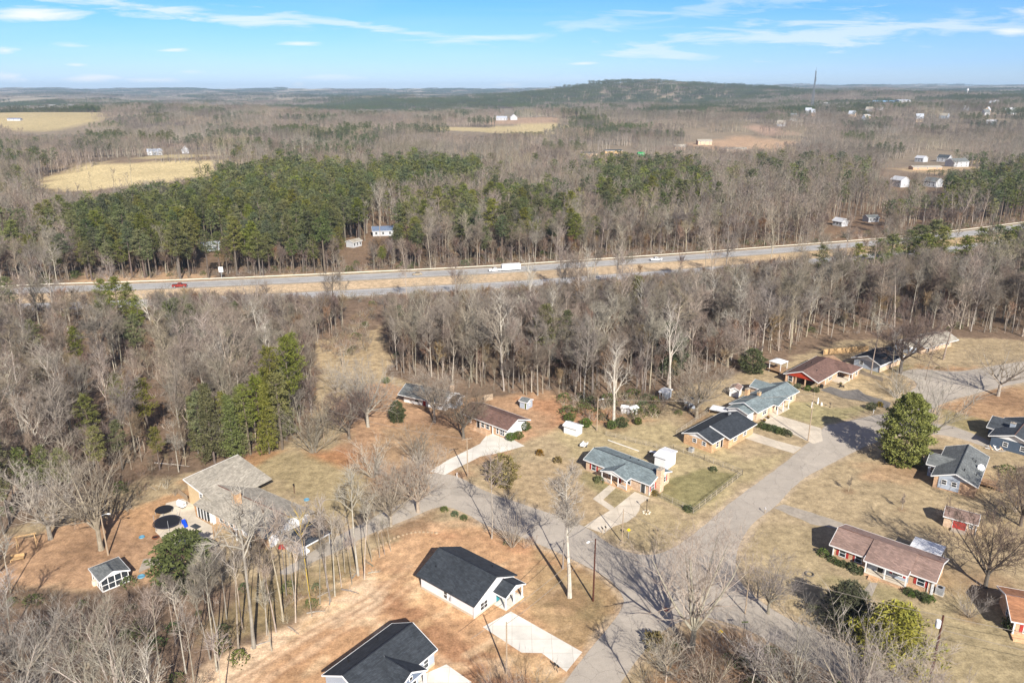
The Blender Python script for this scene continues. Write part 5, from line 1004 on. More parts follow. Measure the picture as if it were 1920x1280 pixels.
NP = [(440, 862, 742, 'cone0', 1.0), (470, 852, 722, 'pine1', 1.05), (403, 868, 720, 'cone0', 0.90), (372, 850, 745, 'cone1', 0.79), (455, 850, 728, 'cone1', 0.83), (492, 842, 705, 'pine0', 1.14), (520, 830, 650, 'pine1', 1.04), (548, 812, 632, 'pine2', 0.95), (538, 825, 690, 'cone0', 0.79), (355, 830, 740, 'pine3', 1.04), (430, 846, 735, 'pine1', 1.04), (508, 822, 690, 'pine3', 1.14), (559, 790, 628, 'pine0', 0.95), (385, 862, 735, 'pine2', 1.14), (505, 850, 720, 'cone1', 0.86), (530, 842, 700, 'pine2', 1.14)]
for i, (px, py, ty, k, wd) in enumerate(NP): T_('pine_tree', k, px, py, ty, ('cone-shaped' if k[0] == 'c' else 'round-topped') + ' pine in the clump behind the big taupe roof, ' + ('left end' if px < 420 else 'middle' if px < 510 else 'right end') + (', tall' if ty < 700 else ', short'), 'pine clump behind the left lawn', wide=wd)
NP2 = [(180, 860, 742), (282, 830, 708), (225, 790, 700), (75, 690, 600), (150, 705, 614), (262, 690, 590), (205, 625, 524), (228, 630, 520), (252, 632, 532), (265, 640, 555), (30, 620, 520), (20, 980, 828), (55, 960, 842), (95, 950, 838), (130, 950, 842), (8, 1000, 862), (230, 880, 790), (300, 880, 800), (190, 905, 800)]
for i, (px, py, ty) in enumerate(NP2): T_('pine_tree', NEAR_PINE[i % 4], px, py, ty, 'single green pine crown in the bare left wood, ' + ('close to the highway' if ty < 560 else 'halfway up' if ty < 650 else 'left of the pine clump' if px > 170 else 'at the left border above the clearing'), 'scattered pines of the left wood', wide=1.25)
HP = ((1740, 418, 1.8), (1714, 426, 1.7), (1758, 430, 1.5), (1692, 436, 1.5), (1664, 445, 1.6), (1642, 452, 1.5), (1830, 432, 1.6), (1856, 426, 1.8), (1884, 430, 1.7), (1910, 422, 1.8), (1534, 464, 1.1), (1602, 462, 1.3), (1800, 448, 1.6), (1870, 444, 1.7), (1722, 444, 1.6), (1914, 446, 1.6))
for i, (px, ty, wd) in enumerate(HP):
    T_('pine_tree', NEAR_PINE[i % 4], px, ty + 84, ty - 4, 'yellowish green pine in front of the right end of the highway', 'pines in front of the right end of the highway', wide=wd * 1.2)
# --- shrubs one can pick out
def S_(key, px, py, sz, label, group=None, name='shrub'):
    sz *= .86
    x, y = U(px, py); return tree(name, key, x, y, sz, label, 'bush', group)
for px, py, sz in ((1561, 1052, 1.2), (1572, 1058, 1.0), (1580, 1060, 1.2), (1597, 1066, 1.4), (1602, 1074, 1.0), (1612, 1073, 1.3)): S_('shrub', px, py, sz, 'round clipped shrub under the left windows of the red-shuttered house', 'clipped shrubs left of the porch')
for px, py, sz in ((1703, 1112, 1.2), (1709, 1117, .9), (1718, 1116, 1.1), (1731, 1121, 1.3), (1743, 1125, 1.1), (1734, 1128, .9)): S_('shrub', px, py, sz, 'round clipped shrub under the right window of the red-shuttered house', 'clipped shrubs right of the porch')
S_('shrub', 1543, 1040, 1.5, 'solitary round shrub at the shaded left corner of the red-shuttered house')
for px, py in ((1428, 801), (1436, 804), (1444, 806), (1452, 808), (1460, 811), (1468, 813), (1476, 816)): S_('shrub', px, py, 1.7, 'dark clipped shrub in the curved hedge between two concrete drives', 'curved hedge between the drives')
S_('bush', 1633, 768, 2.3, 'dark round ball shrub on the lawn near the mailbox at the street end'); S_('brown_shrub', 1649, 761, 1.3, 'low brownish shrub beside the dark ball shrub')
for px, py in ((1478, 724), (1495, 728), (1514, 732), (1530, 735)): S_('bush', px, py, 1.7, 'round dark green bush in front of the red gable', 'bushes under the red gable')
S_('shrub', 1123, 903, 1.6, 'dark round bush at the left end of the white porch railing'); S_('brown_shrub', 1012, 852, 1.4, 'left one of two small brown shrubs on the pale lawn'); S_('brown_shrub', 1046, 866, 1.5, 'right one of two small brown shrubs on the pale lawn')
S_('shrub', 1337, 882, 1.2, 'small dark evergreen at the far corner of the fenced lawn'); S_('shrub', 1291, 957, 1.4, 'small dark evergreen at the near corner of the fenced lawn'); S_('brown_shrub', 1228, 927, 1.2, 'dark shrub at the end wall of the blue-grey roofed ranch')
for px, py in ((833, 957), (853, 966), (870, 973)): S_('shrub', px, py, 1.1, 'tiny upright green shrub in the row beside the street bend', 'row of three small shrubs')
S_('bush', 958, 825, 2.2, 'dark green bush at the foot of the white gable end'); S_('bush', 985, 806, 2.4, 'green bush at the back corner of the white gable end'); S_('bush', 972, 822, 2.2, 'olive wispy bush between two green ones by the white gable end')
S_('bush', 1166, 800, 2.9, 'green bush right of the sycamore trunk'); S_('bush', 1146, 803, 2.4, 'low olive bush at the foot of the sycamore'); S_('bush', 1196, 795, 2.0, 'small bright green shrub on the clay right of the sycamore')
S_('bush', 1068, 790, 2.6, 'green bush just behind the barrel-topped metal shed'); S_('bush', 1098, 800, 2.6, 'olive bush right of the barrel-topped metal shed'); S_('bush', 1540, 702, 2.8, 'dark green conical bush behind the wide brown roof')
S_('brown_shrub', 1228, 1212, 2.6, 'brown-green shrub by the stop sign under the huge bare tree'); S_('bush', 724, 718, 2.0, 'small dark bush at the wood edge right of the power line clearing')
S_('bush', 1895, 1180, 2.4, 'dark blue-green shrub in the shade left of the orange roofed house'); S_('bush', 1806, 910, 2.4, 'dark shrub in the shade below the grey house gable')
# ------------------------------------------------------------------ woods
OPEN = street
def blocked(x, y):
    m = polydist(x, y, OPEN) > -1.5
    m |= linedist(x, y, [((a[0] + b[0]) / 2, (a[1] + b[1]) / 2) for a, b in zip(HF, HN)]) < 25
    for fp, _ in FIELDS: m |= inpoly(x, y, fp)
    for (fx, fy) in FARB:                       # a house and the view to it
        d = math.hypot(fx, fy); k = min(max(d / 40, 12), 19 if d < 1400 else 26); ux, uy = -fx / d, -fy / d
        al = (x - fx) * ux + (y - fy) * uy; ac = np.abs((x - fx) * uy - (y - fy) * ux)
        m |= (al > -k * .8) & (al < (65 if fy < 700 else 55 if fy < 1400 else 75)) & (ac < k * .62)
    return m
def jitter(x0, x1, y0, y1, s, seed):
    r = np.random.RandomState(seed); X, Y = np.meshgrid(np.arange(x0, x1, s), np.arange(y0, y1, s)); X = X.ravel() + r.uniform(-.48, .48, X.size) * s; Y = Y.ravel() + r.uniform(-.48, .48, Y.size) * s
    return X, Y, r
def vis(x, y, mg=60):                           # keep to what this picture and one a few steps aside could show
    a = x / np.maximum(y, 1); px = 960 + F * a / 1.02; return (px > -mg - 9000 / np.maximum(y, 30)) & (px < 1920 + mg + 9000 / np.maximum(y, 30))
FA = WP([(-700, 560), (-100, 575), (300, 578), (630, 568), (650, 585), (640, 630), (585, 650), (588, 700), (590, 790), (560, 815), (470, 840), (420, 860), (330, 893), (250, 905), (130, 905), (60, 955), (0, 985), (-500, 1100)])
FB = WP([(728, 660), (722, 575), (750, 558), (900, 546), (1100, 530), (1500, 500), (1920, 465), (2500, 430), (2600, 720), (2000, 640), (1800, 622), (1700, 612), (1600, 628), (1500, 642), (1470, 670), (1400, 688), (1300, 716), (1240, 742), (1130, 756), (1040, 748), (900, 732), (790, 708), (750, 712)])
PINES = [([(560, 174), (930, 162), (1100, 148), (1300, 154), (1450, 166), (1450, 190), (1200, 184), (900, 190), (560, 190)], .6), ([(100, 430), (170, 395), (330, 365), (440, 330), (560, 318), (700, 326), (760, 308), (880, 298), (905, 330), (870, 350), (700, 365), (680, 410), (660, 430), (665, 500), (520, 512), (300, 512), (150, 505), (90, 480)], .95), ([(380, 238), (700, 235), (800, 240), (700, 268), (620, 300), (360, 300)], .45), ([(0, 245), (210, 250), (235, 310), (0, 312)], .35), ([(700, 400), (840, 385), (1010, 355), (1110, 400), (1070, 460), (760, 480), (690, 450)], .34),
         ([(1110, 308), (1335, 318), (1330, 372), (1130, 402)], .5), ([(1020, 222), (1130, 218), (1210, 240), (1100, 258)], .8), ([(1195, 170), (1400, 168), (1400, 192), (1200, 192)], .93), ([(1700, 405), (1920, 420), (2100, 420), (2100, 465), (1690, 472)], .62), ([(1750, 340), (1990, 320), (1990, 400), (1760, 385)], .5), ([(-100, 430), (130, 400), (140, 512), (-100, 525)], .3), ([(1290, 285), (1900, 255), (1900, 330), (1300, 330)], .14), ([(150, 195), (190, 195), (190, 235), (150, 235)], .8), ([(900, 225), (1030, 222), (1030, 245), (900, 250)], .5)]
def pinep(x, y, z=12):
    zz = hfun(x, y) + z - CH; cp, sp_ = math.cos(PITCH), math.sin(PITCH); d = y * cp - zz * sp_; px = 960 + F * x / d; py = 640 - F * (y * sp_ + zz * cp) / d
    p = np.full(np.shape(x), .045) + (fbm(77, x, y, 90, 2) > .66) * .18
    for poly, q in PINES: p = np.where(inpoly(px, py, poly), q, p)
    return p
KEEP = [[(75, 352), (105, 322), (230, 318), (400, 320), (400, 330), (270, 342), (190, 358), (100, 360)], [(212, 312), (220, 296), (262, 292), (270, 306)], [(1585, 470), (1700, 440), (1760, 432), (1925, 416), (1925, 430), (1760, 450), (1700, 458)], [(10, 240), (25, 218), (150, 216), (156, 230), (186, 238), (182, 252), (10, 252)],
        [(810, 240), (920, 234), (1000, 228), (1060, 226), (1056, 240), (960, 248), (880, 252), (815, 248)], [(262, 272), (312, 272), (312, 302), (262, 302)], [(925, 203), (975, 203), (975, 222), (925, 222)], [(1700, 280), (1840, 280), (1840, 315), (1650, 333), (1650, 312)],
        [(1262, 240), (1405, 246), (1490, 256), (1500, 238), (1535, 238), (1520, 264), (1400, 278), (1262, 270)], [(1668, 332), (1702, 332), (1702, 362), (1668, 362)], [(1730, 334), (1772, 334), (1772, 362), (1730, 362)], [(692, 420), (740, 420), (740, 448), (692, 448)], [(1560, 408), (1650, 402), (1650, 430), (1560, 432)],
        [(60, 552), (100, 518), (330, 508), (640, 508), (920, 497), (1260, 474), (1500, 458), (1600, 452), (1600, 468), (1400, 495), (1260, 512), (1050, 533), (900, 543), (760, 553), (640, 556), (400, 549), (60, 546)]]
NPW = [(180, 742), (282, 708), (225, 700), (75, 600), (150, 614), (262, 590), (225, 524), (245, 532), (30, 520), (300, 800), (230, 790)]
for a_, b_ in NPW: KEEP.append([(a_ - 22, b_ - 4), (a_ + 22, b_ - 4), (a_ + 26, b_ + 52), (a_ - 26, b_ + 52)])
for a_, b_, _w in HP: KEEP.append([(a_ - 22, b_ - 2), (a_ + 22, b_ - 2), (a_ + 24, b_ + 36), (a_ - 24, b_ + 36)])
def proj(x, y, z):
    zz = z - CH; cp, sp_ = math.cos(PITCH), math.sin(PITCH); d = y * cp - zz * sp_; return 960 + F * x / d, 640 - F * (y * sp_ + zz * cp) / d
HARD = [[(900, 482), (990, 482), (990, 516), (900, 516)], [(1205, 472), (1248, 472), (1248, 496), (1205, 496)], [(762, 503), (798, 503), (798, 522), (762, 522)], [(322, 516), (362, 516), (362, 542), (322, 542)]]
def shrink(x, y, H, rs, tol=.05, pine=None):
    """trees standing before open ground are young and low, or missing"""
    g = hfun(x, y); out_ = np.full(len(x), -1.0); ex = rs.rand(len(x)) < tol
    if pine is not None: ex &= ~pine
    for kf in (1.0, .8, .6, .4):
        px, py = proj(x, y, g + H * kf)
        for P_ in HARD: ex &= ~inpoly(px, py, P_)
    for f in (1, .8, .62, .46, .34):
        bad = np.zeros(len(x), bool)
        for kf in (1.0, .92, .84, .76, .68, .6, .52, .44, .36, .28, .2):
            px, py = proj(x, y, g + H * f * kf)
            for P_ in KEEP: bad |= inpoly(px, py, P_)
        out_ = np.where((out_ < 0) & (~bad | ex), f, out_)
    return np.where(out_ > 0, H * out_, -1)
SPOTS = []                                       # x, y, height, is_pine, near
for poly, s, hb, seed, dens in ((FA, 5.4, 21, 1, .93), (FB, 5.3, 24, 2, .93)):
    xs = [p[0] for p in poly]; ys_ = [p[1] for p in poly]; X, Y, r = jitter(max(min(xs), -260), min(max(xs), 330), min(ys_), max(ys_), s, seed)
    k = inpoly(X, Y, poly) & ~blocked(X, Y) & vis(X, Y) & (r.rand(len(X)) < dens) & (fbm(89, X, Y, 16, 2) > .27); X, Y = X[k], Y[k]; pp = (r.rand(len(X)) < np.where(pinep(X, Y) > .2, pinep(X, Y), .02)); Hh = shrink(X, Y, hb * r.uniform(.62, 1.2, len(X)) * (.75 + .5 * fbm(88, X, Y, 22, 2)), r, .08, pp); k = Hh > 0; X, Y, Hh, pp = X[k], Y[k], Hh[k], pp[k]
    for a in zip(X, Y, Hh, pp): SPOTS.append((*a, 1))
X, Y, r = jitter(-560, 560, 250, 760, 6.3, 5); hw = linedist(X, Y, HF); side = (Y > np.interp(X, [p[0] for p in HF], [p[1] for p in HF]))
k = side & ~blocked(X, Y) & vis(X, Y) & (r.rand(len(X)) < .93); X, Y = X[k], Y[k]; pq = pinep(X, Y); pp = r.rand(len(X)) < pq; Hh = shrink(X, Y, np.where(pp, 23, 20) * r.uniform(.7, 1.2, len(X)), r, .02); k = Hh > 0; X, Y, Hh, pp = X[k], Y[k], Hh[k], pp[k]
for a in zip(X, Y, Hh, pp): SPOTS.append((*a, 0))
SP = np.array(SPOTS, float); dist = np.hypot(SP[:, 0], SP[:, 1]); size = SP[:, 2] / dist
pxm = 960 + F * SP[:, 0] / (SP[:, 1] * math.cos(PITCH) + 66 * math.sin(PITCH)); inview = (pxm > 5) & (pxm < 1915)
nb_ = sum(1 for o in sc.objects if o.parent is None and o.get('category') == 'tree' and o.name.startswith(('bare', 'poplar', 'syc')))
np_ = sum(1 for o in sc.objects if o.parent is None and o.name.startswith('pine'))
ind = np.zeros(len(SP), bool)
for pine, lim in ((0, 296 - nb_), (1, 296 - np_)):
    c_ = np.where((SP[:, 3] == pine) & inview)[0]; c_ = c_[np.argsort(-size[c_])][:lim]; ind[c_] = True
for i in np.where(ind)[0]:
    x, y, H, pine, near = SP[i]; left = x < np.interp(y, [190, 330], [-48, -66]); beyond = y > np.interp(x, [p[0] for p in HF], [p[1] for p in HF])
    cx_ = float(pxm[i]); col_ = ('far left', 'left', 'left centre', 'right centre', 'right', 'far right')[min(5, max(0, int(cx_ / 320)))]
    hy_ = float(np.interp(x, [p[0] for p in HF], [p[1] for p in HF])); row_ = ('by the road' if y - hy_ < 40 else 'second ranks' if y - hy_ < 90 else 'deeper in') if beyond else ('next to the clearings' if hy_ - y > 120 else 'middle ranks' if hy_ - y > 75 else 'towards the highway')
    if pine:
        key = NEAR_PINE[rnd.randrange(6)]
        g = 'pines beyond the highway' if beyond else 'pines between the houses and the highway'; lb = ('green pine beyond the highway, ' if beyond else 'green pine in the near wood, ') + col_ + ', ' + row_
        tree('pine_tree', key, x, y, H, lb, 'tree', g, wide=rnd.uniform(1.1, 1.5))
    else:
        key = NEAR_BARE[rnd.randrange(12)] if rnd.random() < .80 or beyond else rnd.choice(['sycamore', 'broad0', 'broad2', 'sycamore', 'giant1']); H = H * (.85 if key[0] in 'bg' else 1)
        g = 'bare trees just beyond the highway' if beyond else 'bare trees of the left wood' if left else 'bare trees of the middle wood'
        lb = ('white-limbed' if key == 'sycamore' else 'wide-crowned grey' if key[0] in 'bg' else 'slender grey-brown' if key[0] == 's' else 'grey-brown') + ' bare tree ' + ('beyond the highway, ' if beyond else 'in the left wood, ' if left else 'in the middle wood, ') + col_ + ', ' + row_
        tree('bare_tree', key, x, y, H, lb, 'tree', g, wide=rnd.uniform(.85, 1.3))
# the rest of each kind: one object each, its trees scattered by geometry nodes
def lodset(kind, n, seed):
    r_ = []
    for i in range(n):
        if kind == 'bare': T, K = bare_tree(seed + i, HB, 'tall', lod=1, tw=.11, ntw=1.3); r_.append((T, K, bark, twig))
        else: T, K = pine_tree(seed + i, HB, 'pine' if i % 3 else 'wood', lod=1); r_.append((T, K, barkd, needle if i % 3 else needled))
    return r_
LB = lodset('bare', 5, 500); LP = lodset('pine', 4, 520)
def patchmesh(src, S, n, seed, coarse=1):
    r = random.Random(seed); J = MB(); s = S / math.sqrt(n); mats_ = [src[0][2], src[0][3]]; g = int(math.sqrt(n))
    for a in range(g):
        for b2 in range(g):
            T, K, _, _ = src[r.randrange(len(src))]; x = -S / 2 + (a + .5 + r.uniform(-.45, .45)) * S / g; y = -S / 2 + (b2 + .5 + r.uniform(-.45, .45)) * S / g; h_ = r.uniform(.62, 1.05); an = r.uniform(0, 6.28); ca_, sa = math.cos(an), math.sin(an)
            for M in (T, K):
                k0 = len(J.v); J.v += [((vx * ca_ - vy * sa) * h_ * 1.15 + x, (vx * sa + vy * ca_) * h_ * 1.15 + y, vz * h_ - .6) for vx, vy, vz in M.v]; J.f += [tuple(q + k0 for q in f) for f in M.f]; J.m += M.m
    return J.mesh('woods', mats_)
TB = lodset('bare', 3, 540); 
PB = [patchmesh(LB, 56, 36, 600 + i) for i in range(3)]; PP = [patchmesh(LP, 56, 36, 620 + i) for i in range(2)]
def scatter(name, meshes, pts, label, cat):
    """pts: x, y, z, variant, turn, scale, flat scale"""
    pts = np.array(pts, float); col = bpy.data.collections.new(name + '_kinds')
    for i, m_ in enumerate(meshes): o = bpy.data.objects.new('kind_%02d' % i, m_); col.objects.link(o)
    me = bpy.data.meshes.new(name); me.vertices.add(len(pts)); me.vertices.foreach_set('co', pts[:, :3].astype(np.float32).ravel())
    for nm, c_, ty in (('idx', 3, 'INT'), ('turn', 4, 'FLOAT')):
        a = me.attributes.new(nm, ty, 'POINT'); a.data.foreach_set('value', pts[:, c_].astype(np.int32 if ty == 'INT' else np.float32))
    a = me.attributes.new('scl', 'FLOAT_VECTOR', 'POINT'); a.data.foreach_set('vector', np.stack([pts[:, 6], pts[:, 6], pts[:, 5]], 1).astype(np.float32).ravel())
    me.update(); ob = bpy.data.objects.new(name, me); sc.collection.objects.link(ob)
    ng = bpy.data.node_groups.new(name, 'GeometryNodeTree'); ng.interface.new_socket('Geometry', in_out='INPUT', socket_type='NodeSocketGeometry'); ng.interface.new_socket('Geometry', in_out='OUTPUT', socket_type='NodeSocketGeometry')
    gi = ng.nodes.new('NodeGroupInput'); go = ng.nodes.new('NodeGroupOutput'); ip = ng.nodes.new('GeometryNodeInstanceOnPoints'); ci = ng.nodes.new('GeometryNodeCollectionInfo')
    ci.inputs[0].default_value = col; ci.inputs['Separate Children'].default_value = True; ci.inputs['Reset Children'].default_value = True; ip.inputs['Pick Instance'].default_value = True
    def na_(nm, ty): n = ng.nodes.new('GeometryNodeInputNamedAttribute'); n.data_type = ty; n.inputs[0].default_value = nm; return n.outputs[0]
    cx = ng.nodes.new('ShaderNodeCombineXYZ'); L_ = ng.links.new; L_(na_('turn', 'FLOAT'), cx.inputs[2]); L_(gi.outputs[0], ip.inputs['Points']); L_(ci.outputs[0], ip.inputs['Instance']); L_(na_('idx', 'INT'), ip.inputs['Instance Index']); L_(cx.outputs[0], ip.inputs['Rotation']); L_(na_('scl', 'FLOAT_VECTOR'), ip.inputs['Scale']); L_(ip.outputs[0], go.inputs[0])
    md_ = ob.modifiers.new('scatter', 'NODES'); md_.node_group = ng; tag(ob, label, cat, kind='stuff'); return ob
US = [bare_tree(800 + i, 10, 'tall', lod=1, tr=.09, tw=.05, ntw=1.2) for i in range(3)]
bm_ = STUFF_BARE + [joined(*q) for q in LB] + PB + [joined(T, K, bark, twigd if i else brush) for i, (T, K) in enumerate(US)]; pm_ = STUFF_PINE + [joined(*q) for q in LP] + PP
nB, nP = len(STUFF_BARE), len(STUFF_PINE); bp_, pp_ = [], []
for i in np.where(~ind)[0]:
    x, y, H, pine, near = SP[i]; s = H / HB; far = math.hypot(x, y) > 430; w_ = s * rnd.uniform(.9, 1.3)
    if pine: pp_.append((x, y, float(hfun(x, y)), nP + rnd.randrange(4) if far else rnd.randrange(nP), rnd.uniform(0, 6.28), s, w_ * 1.25))
    else: bp_.append((x, y, float(hfun(x, y)), nB + rnd.randrange(5) if far else rnd.randrange(nB), rnd.uniform(0, 6.28), s, w_))
for poly, seed in ((FA, 61), (FB, 62)):                 # young growth beneath the tall trees
    X, Y, r = jitter(max(min(p[0] for p in poly), -200), min(max(p[0] for p in poly), 300), min(p[1] for p in poly), max(p[1] for p in poly), 4.2, seed)
    k = inpoly(X, Y, poly) & ~blocked(X, Y) & vis(X, Y) & (r.rand(len(X)) < .8); X, Y = X[k], Y[k]; Hh = shrink(X, Y, r.uniform(5, 13, len(X)), r, .02)
    for x, y, H in zip(X[Hh > 0], Y[Hh > 0], Hh[Hh > 0]): bp_.append((x, y, 0, nB + 8 + rnd.randrange(3), rnd.uniform(0, 6.28), H / 10, H / 10 * rnd.uniform(.8, 1.3)))
X, Y, r = jitter(-330, 330, 290, 480, 4.4, 63); k = (Y > np.interp(X, [p[0] for p in HF], [p[1] for p in HF])) & (linedist(X, Y, HF) < 60) & ~blocked(X, Y) & vis(X, Y); X, Y = X[k], Y[k]; Hh = shrink(X, Y, r.uniform(5, 12, len(X)), r, .02)
for x, y, H in zip(X[Hh > 0], Y[Hh > 0], Hh[Hh > 0]): bp_.append((x, y, 0, nB + 8 + rnd.randrange(3), rnd.uniform(0, 6.28), H / 10, H / 10 * rnd.uniform(.8, 1.3)))
for (y0, y1, S, sc_) in ((760, 1500, 50, .9), (1500, 4200, 50, .95), (4200, 10500, 125, 2.3)):
    X, Y, r = jitter(-y1 * .78, y1 * .78, y0 + S / 2, y1 + S / 2, S, int(y0)); k = ~blocked(X, Y) & vis(X, Y, 20) & (r.rand(len(X)) > (.015 if y0 < 4000 else .12)); X, Y = X[k], Y[k]
    if y0 >= 4200: k = patchp = fbm(51, X, Y * .35, 320, 3) < .60; X, Y = X[k], Y[k]
    HS = shrink(X, Y, np.full(len(X), 21.0), r, .0) / 21; k = HS > 0; X, Y, HS = X[k], Y[k], HS[k]
    pq = pinep(X, Y); isp = (np.random.RandomState(9).rand(len(X)) < np.where(Y > 1500, np.maximum(pq * .9, .16), pq)) | ((fbm(91, X, Y * 2.5, 900, 3) > .51) & (Y > 1900)); Z = hfun(X, Y)
    for x, y, z, p, hq in zip(X, Y, Z, isp, HS):
        hs = .85 * hq * rnd.uniform(.8, 1.15)
        (pp_ if p else bp_).append((x, y, z, (nP + 4 + rnd.randrange(2)) if p else (nB + 5 + rnd.randrange(3)), rnd.randrange(4) * math.pi / 2 + rnd.uniform(-.2, .2), hs, sc_ * rnd.uniform(.95, 1.1)))
scatter('bare_woodland', bm_, bp_, 'bare grey-brown winter woodland stretching from the houses to the horizon', 'woodland')
scatter('pine_woodland', pm_, pp_, 'dark green pine woodland scattered through the bare woods', 'woodland')
# undergrowth: brown brush along the wood edges and the thickets
bk = []
for i in range(4): T, K = bare_tree(700 + i, 2.4, 'brush', tw=.035); bk.append(joined(T, K, bark, brush))
for i in range(2): T, K = leafy(710 + i, 1.5, 1.2, 220, .25, 'dome'); bk.append(joined(T, K, barkd, shrubg))
UG = []
def fill(poly, s, seed, dens, hs=(.6, 1.4), green=.06):
    X, Y, r = jitter(min(p[0] for p in poly), max(p[0] for p in poly), min(p[1] for p in poly), max(p[1] for p in poly), s, seed)
    k = inpoly(X, Y, poly) & (r.rand(len(X)) < dens) & (polydist(X, Y, OPEN) < -1.0) & vis(X, Y)
    for x, y in zip(X[k], Y[k]): h_ = r.uniform(*hs); UG.append((x, y, float(hfun(x, y)), 4 + r.randint(2) if r.rand() < green else r.randint(4), r.uniform(0, 6.28), h_, h_ * r.uniform(.9, 1.4)))
fill(FA, 4.6, 41, .55); fill(FB, 4.6, 42, .55)
fill(WP([(600, 655), (700, 575), (690, 660), (640, 672)]), 2.2, 43, .9, (.7, 1.5)); fill(WP([(0, 1110), (300, 1090), (480, 1085), (640, 1110), (480, 1220), (380, 1300), (330, 1400), (-300, 1500)]), 2.6, 44, .34, (.4, 1.1), .35)
fill(WP([(1180, 1300), (1240, 1215), (1300, 1195), (1420, 1215), (1560, 1265), (1640, 1400), (1150, 1400)]), 2.0, 45, .6, (.5, 1.3), .08); fill(WP([(1040, 750), (1240, 735), (1330, 740), (1300, 775), (1180, 790), (1070, 790)]), 2.2, 46, .7, (.6, 1.5), .3)
fill(WP([(60, 955), (250, 905), (360, 900), (330, 930), (230, 960), (80, 990)]), 2.6, 47, .6, (.5, 1.2)); fill(WP([(900, 985), (1010, 1020), (990, 1040), (910, 1005)]), 1.8, 48, .6, (.4, .9)); fill(WP([(500, 1100), (680, 1060), (650, 1110), (520, 1180)]), 2.4, 49, .35, (.25, .6))
hwedge = [(p[0], p[1]) for p in offset(HF, -26)]; fill(hwedge + [(p[0], p[1]) for p in offset(HF, -12)][::-1], 3.2, 50, .6, (.8, 1.8), .15); fill([(p[0], p[1]) for p in offset(HN, 8)] + [(p[0], p[1]) for p in offset(HN, 24)][::-1], 3.2, 51, .5, (.8, 1.7), .05)
fill(WP([(1885, 880), (1990, 880), (1990, 1000), (1890, 985)]), 1.8, 52, .7, (.6, 1.3)); fill(WP([(1640, 705), (1760, 690), (1780, 700), (1660, 720)]), 2.0, 53, .5, (.3, .8))
scatter('undergrowth', bk, UG, 'dry brown brush and briars under the bare trees and along the wood edges', 'undergrowth')
# ------------------------------------------------------------------ vehicles
def wheels(root, xs, hw_, r):
    for x in xs:
        for s in (-1, 1):
            q = MB().tube([(x, s * (hw_ - .22), r), (x, s * hw_, r)], [r, r], 14); wl = q.build('wheel', rubber, root); MB().tube([(x, s * (hw_ - .02), r), (x, s * (hw_ + .015), r)], [r * .6, r * .6], 10).build('rim', steel, wl)
def prism(prof, hw_, q=None, inset=0.0):           # side profile (x,z), extruded across
    q = q or MB(); n = len(prof); k = len(q.v); q.v += [(x, -hw_ + inset, z) for x, z in prof] + [(x, hw_ - inset, z) for x, z in prof]
    q.f.append(tuple(k + i for i in range(n))); q.f.append(tuple(k + n + i for i in range(n - 1, -1, -1))); q.f += [(k + (i + 1) % n, k + i, k + n + i, k + n + (i + 1) % n) for i in range(n)]; q.m += [0] * (n + 2); return q
def pickup(label, x, y, rz, paint=None):
    s = tag(empty('pickup_truck', (x, y, .08), rz), label, 'pickup truck'); paint = paint or carw
    prism([(-3.0, .55), (-3.0, 1.25), (-.75, 1.28), (.95, 1.28), (2.7, 1.18), (3.0, .95), (3.05, .5), (2.6, .42), (-2.7, .45)], .98).build('body', paint, s)
    c = prism([(-.75, 1.27), (-.6, 1.88), (.55, 1.9), (1.25, 1.27)], .86).build('cab', paint, s); q = MB()
    for sg in (-1, 1): y_ = sg * .875; q.quad((-.55, y_, 1.35), (.95, y_, 1.35), (.5, y_, 1.8), (-.45, y_, 1.8)[:3])
    q.quad((1.27, -.75, 1.32), (1.27, .75, 1.32), (.62, .7, 1.86), (.62, -.7, 1.86)); q.build('window', glass, c)
    MB().box(-2.85, -.85, -.8, .8, 1.26, 1.285).build('truck_bed', blackm, s); MB().box(3.0, 3.12, -.95, .95, .45, .68).build('bumper', steel, s)
    for sg in (-1, 1): MB().box(3.0, 3.06, sg * .75 - .16, sg * .75 + .16, .78, .96).build('headlight', glass, s)
    wheels(s, (-1.9, 2.0), 1.0, .42); return s
def hwy_at(px, d):                                # a place on a carriageway under a pixel column
    best = None
    for a, b2 in zip(HF, HF[1:]):
        for t_ in range(12):
            x = a[0] + (b2[0] - a[0]) * t_ / 12; y = a[1] + (b2[1] - a[1]) * t_ / 12; ppx = 960 + F * x / (y * math.cos(PITCH) + CH * math.sin(PITCH))
            if best is None or abs(ppx - px) < best[0]: best = (abs(ppx - px), x, y, math.atan2(b2[1] - a[1], b2[0] - a[0]))
    _, x, y, an = best; return x + math.sin(an) * d, y - math.cos(an) * d, an
x, y, an = hwy_at(927, 2.0); pickup('white crew-cab pickup towing the white box trailer along the highway', x, y, an + math.pi)
x, y, an = hwy_at(956, 2.0); s = tag(empty('box_trailer', (x, y, .08), an + math.pi), 'long white enclosed trailer behind the pickup on the highway', 'trailer')
prism([(-4.6, .6), (-4.6, 3.2), (4.0, 3.2), (4.5, 2.7), (4.6, .6)], 1.25).build('body', white, s); MB().beam((4.6, 0, .6), (6.6, 0, .55), .2, .15).build('drawbar', blackm, s); MB().box(-4.0, 4.2, -1.27, 1.27, .52, .66).build('skirt', steel, s); wheels(s, (-1.6, -.6), 1.28, .40)
x, y, an = hwy_at(1226, 2.0); pickup('white pickup alone on the highway to the right of the box trailer', x, y, an + math.pi)
x, y, an = hwy_at(341, 4.0); pickup('dark red pickup on the highway at the left, half behind bare branches', x, y, an, carr)
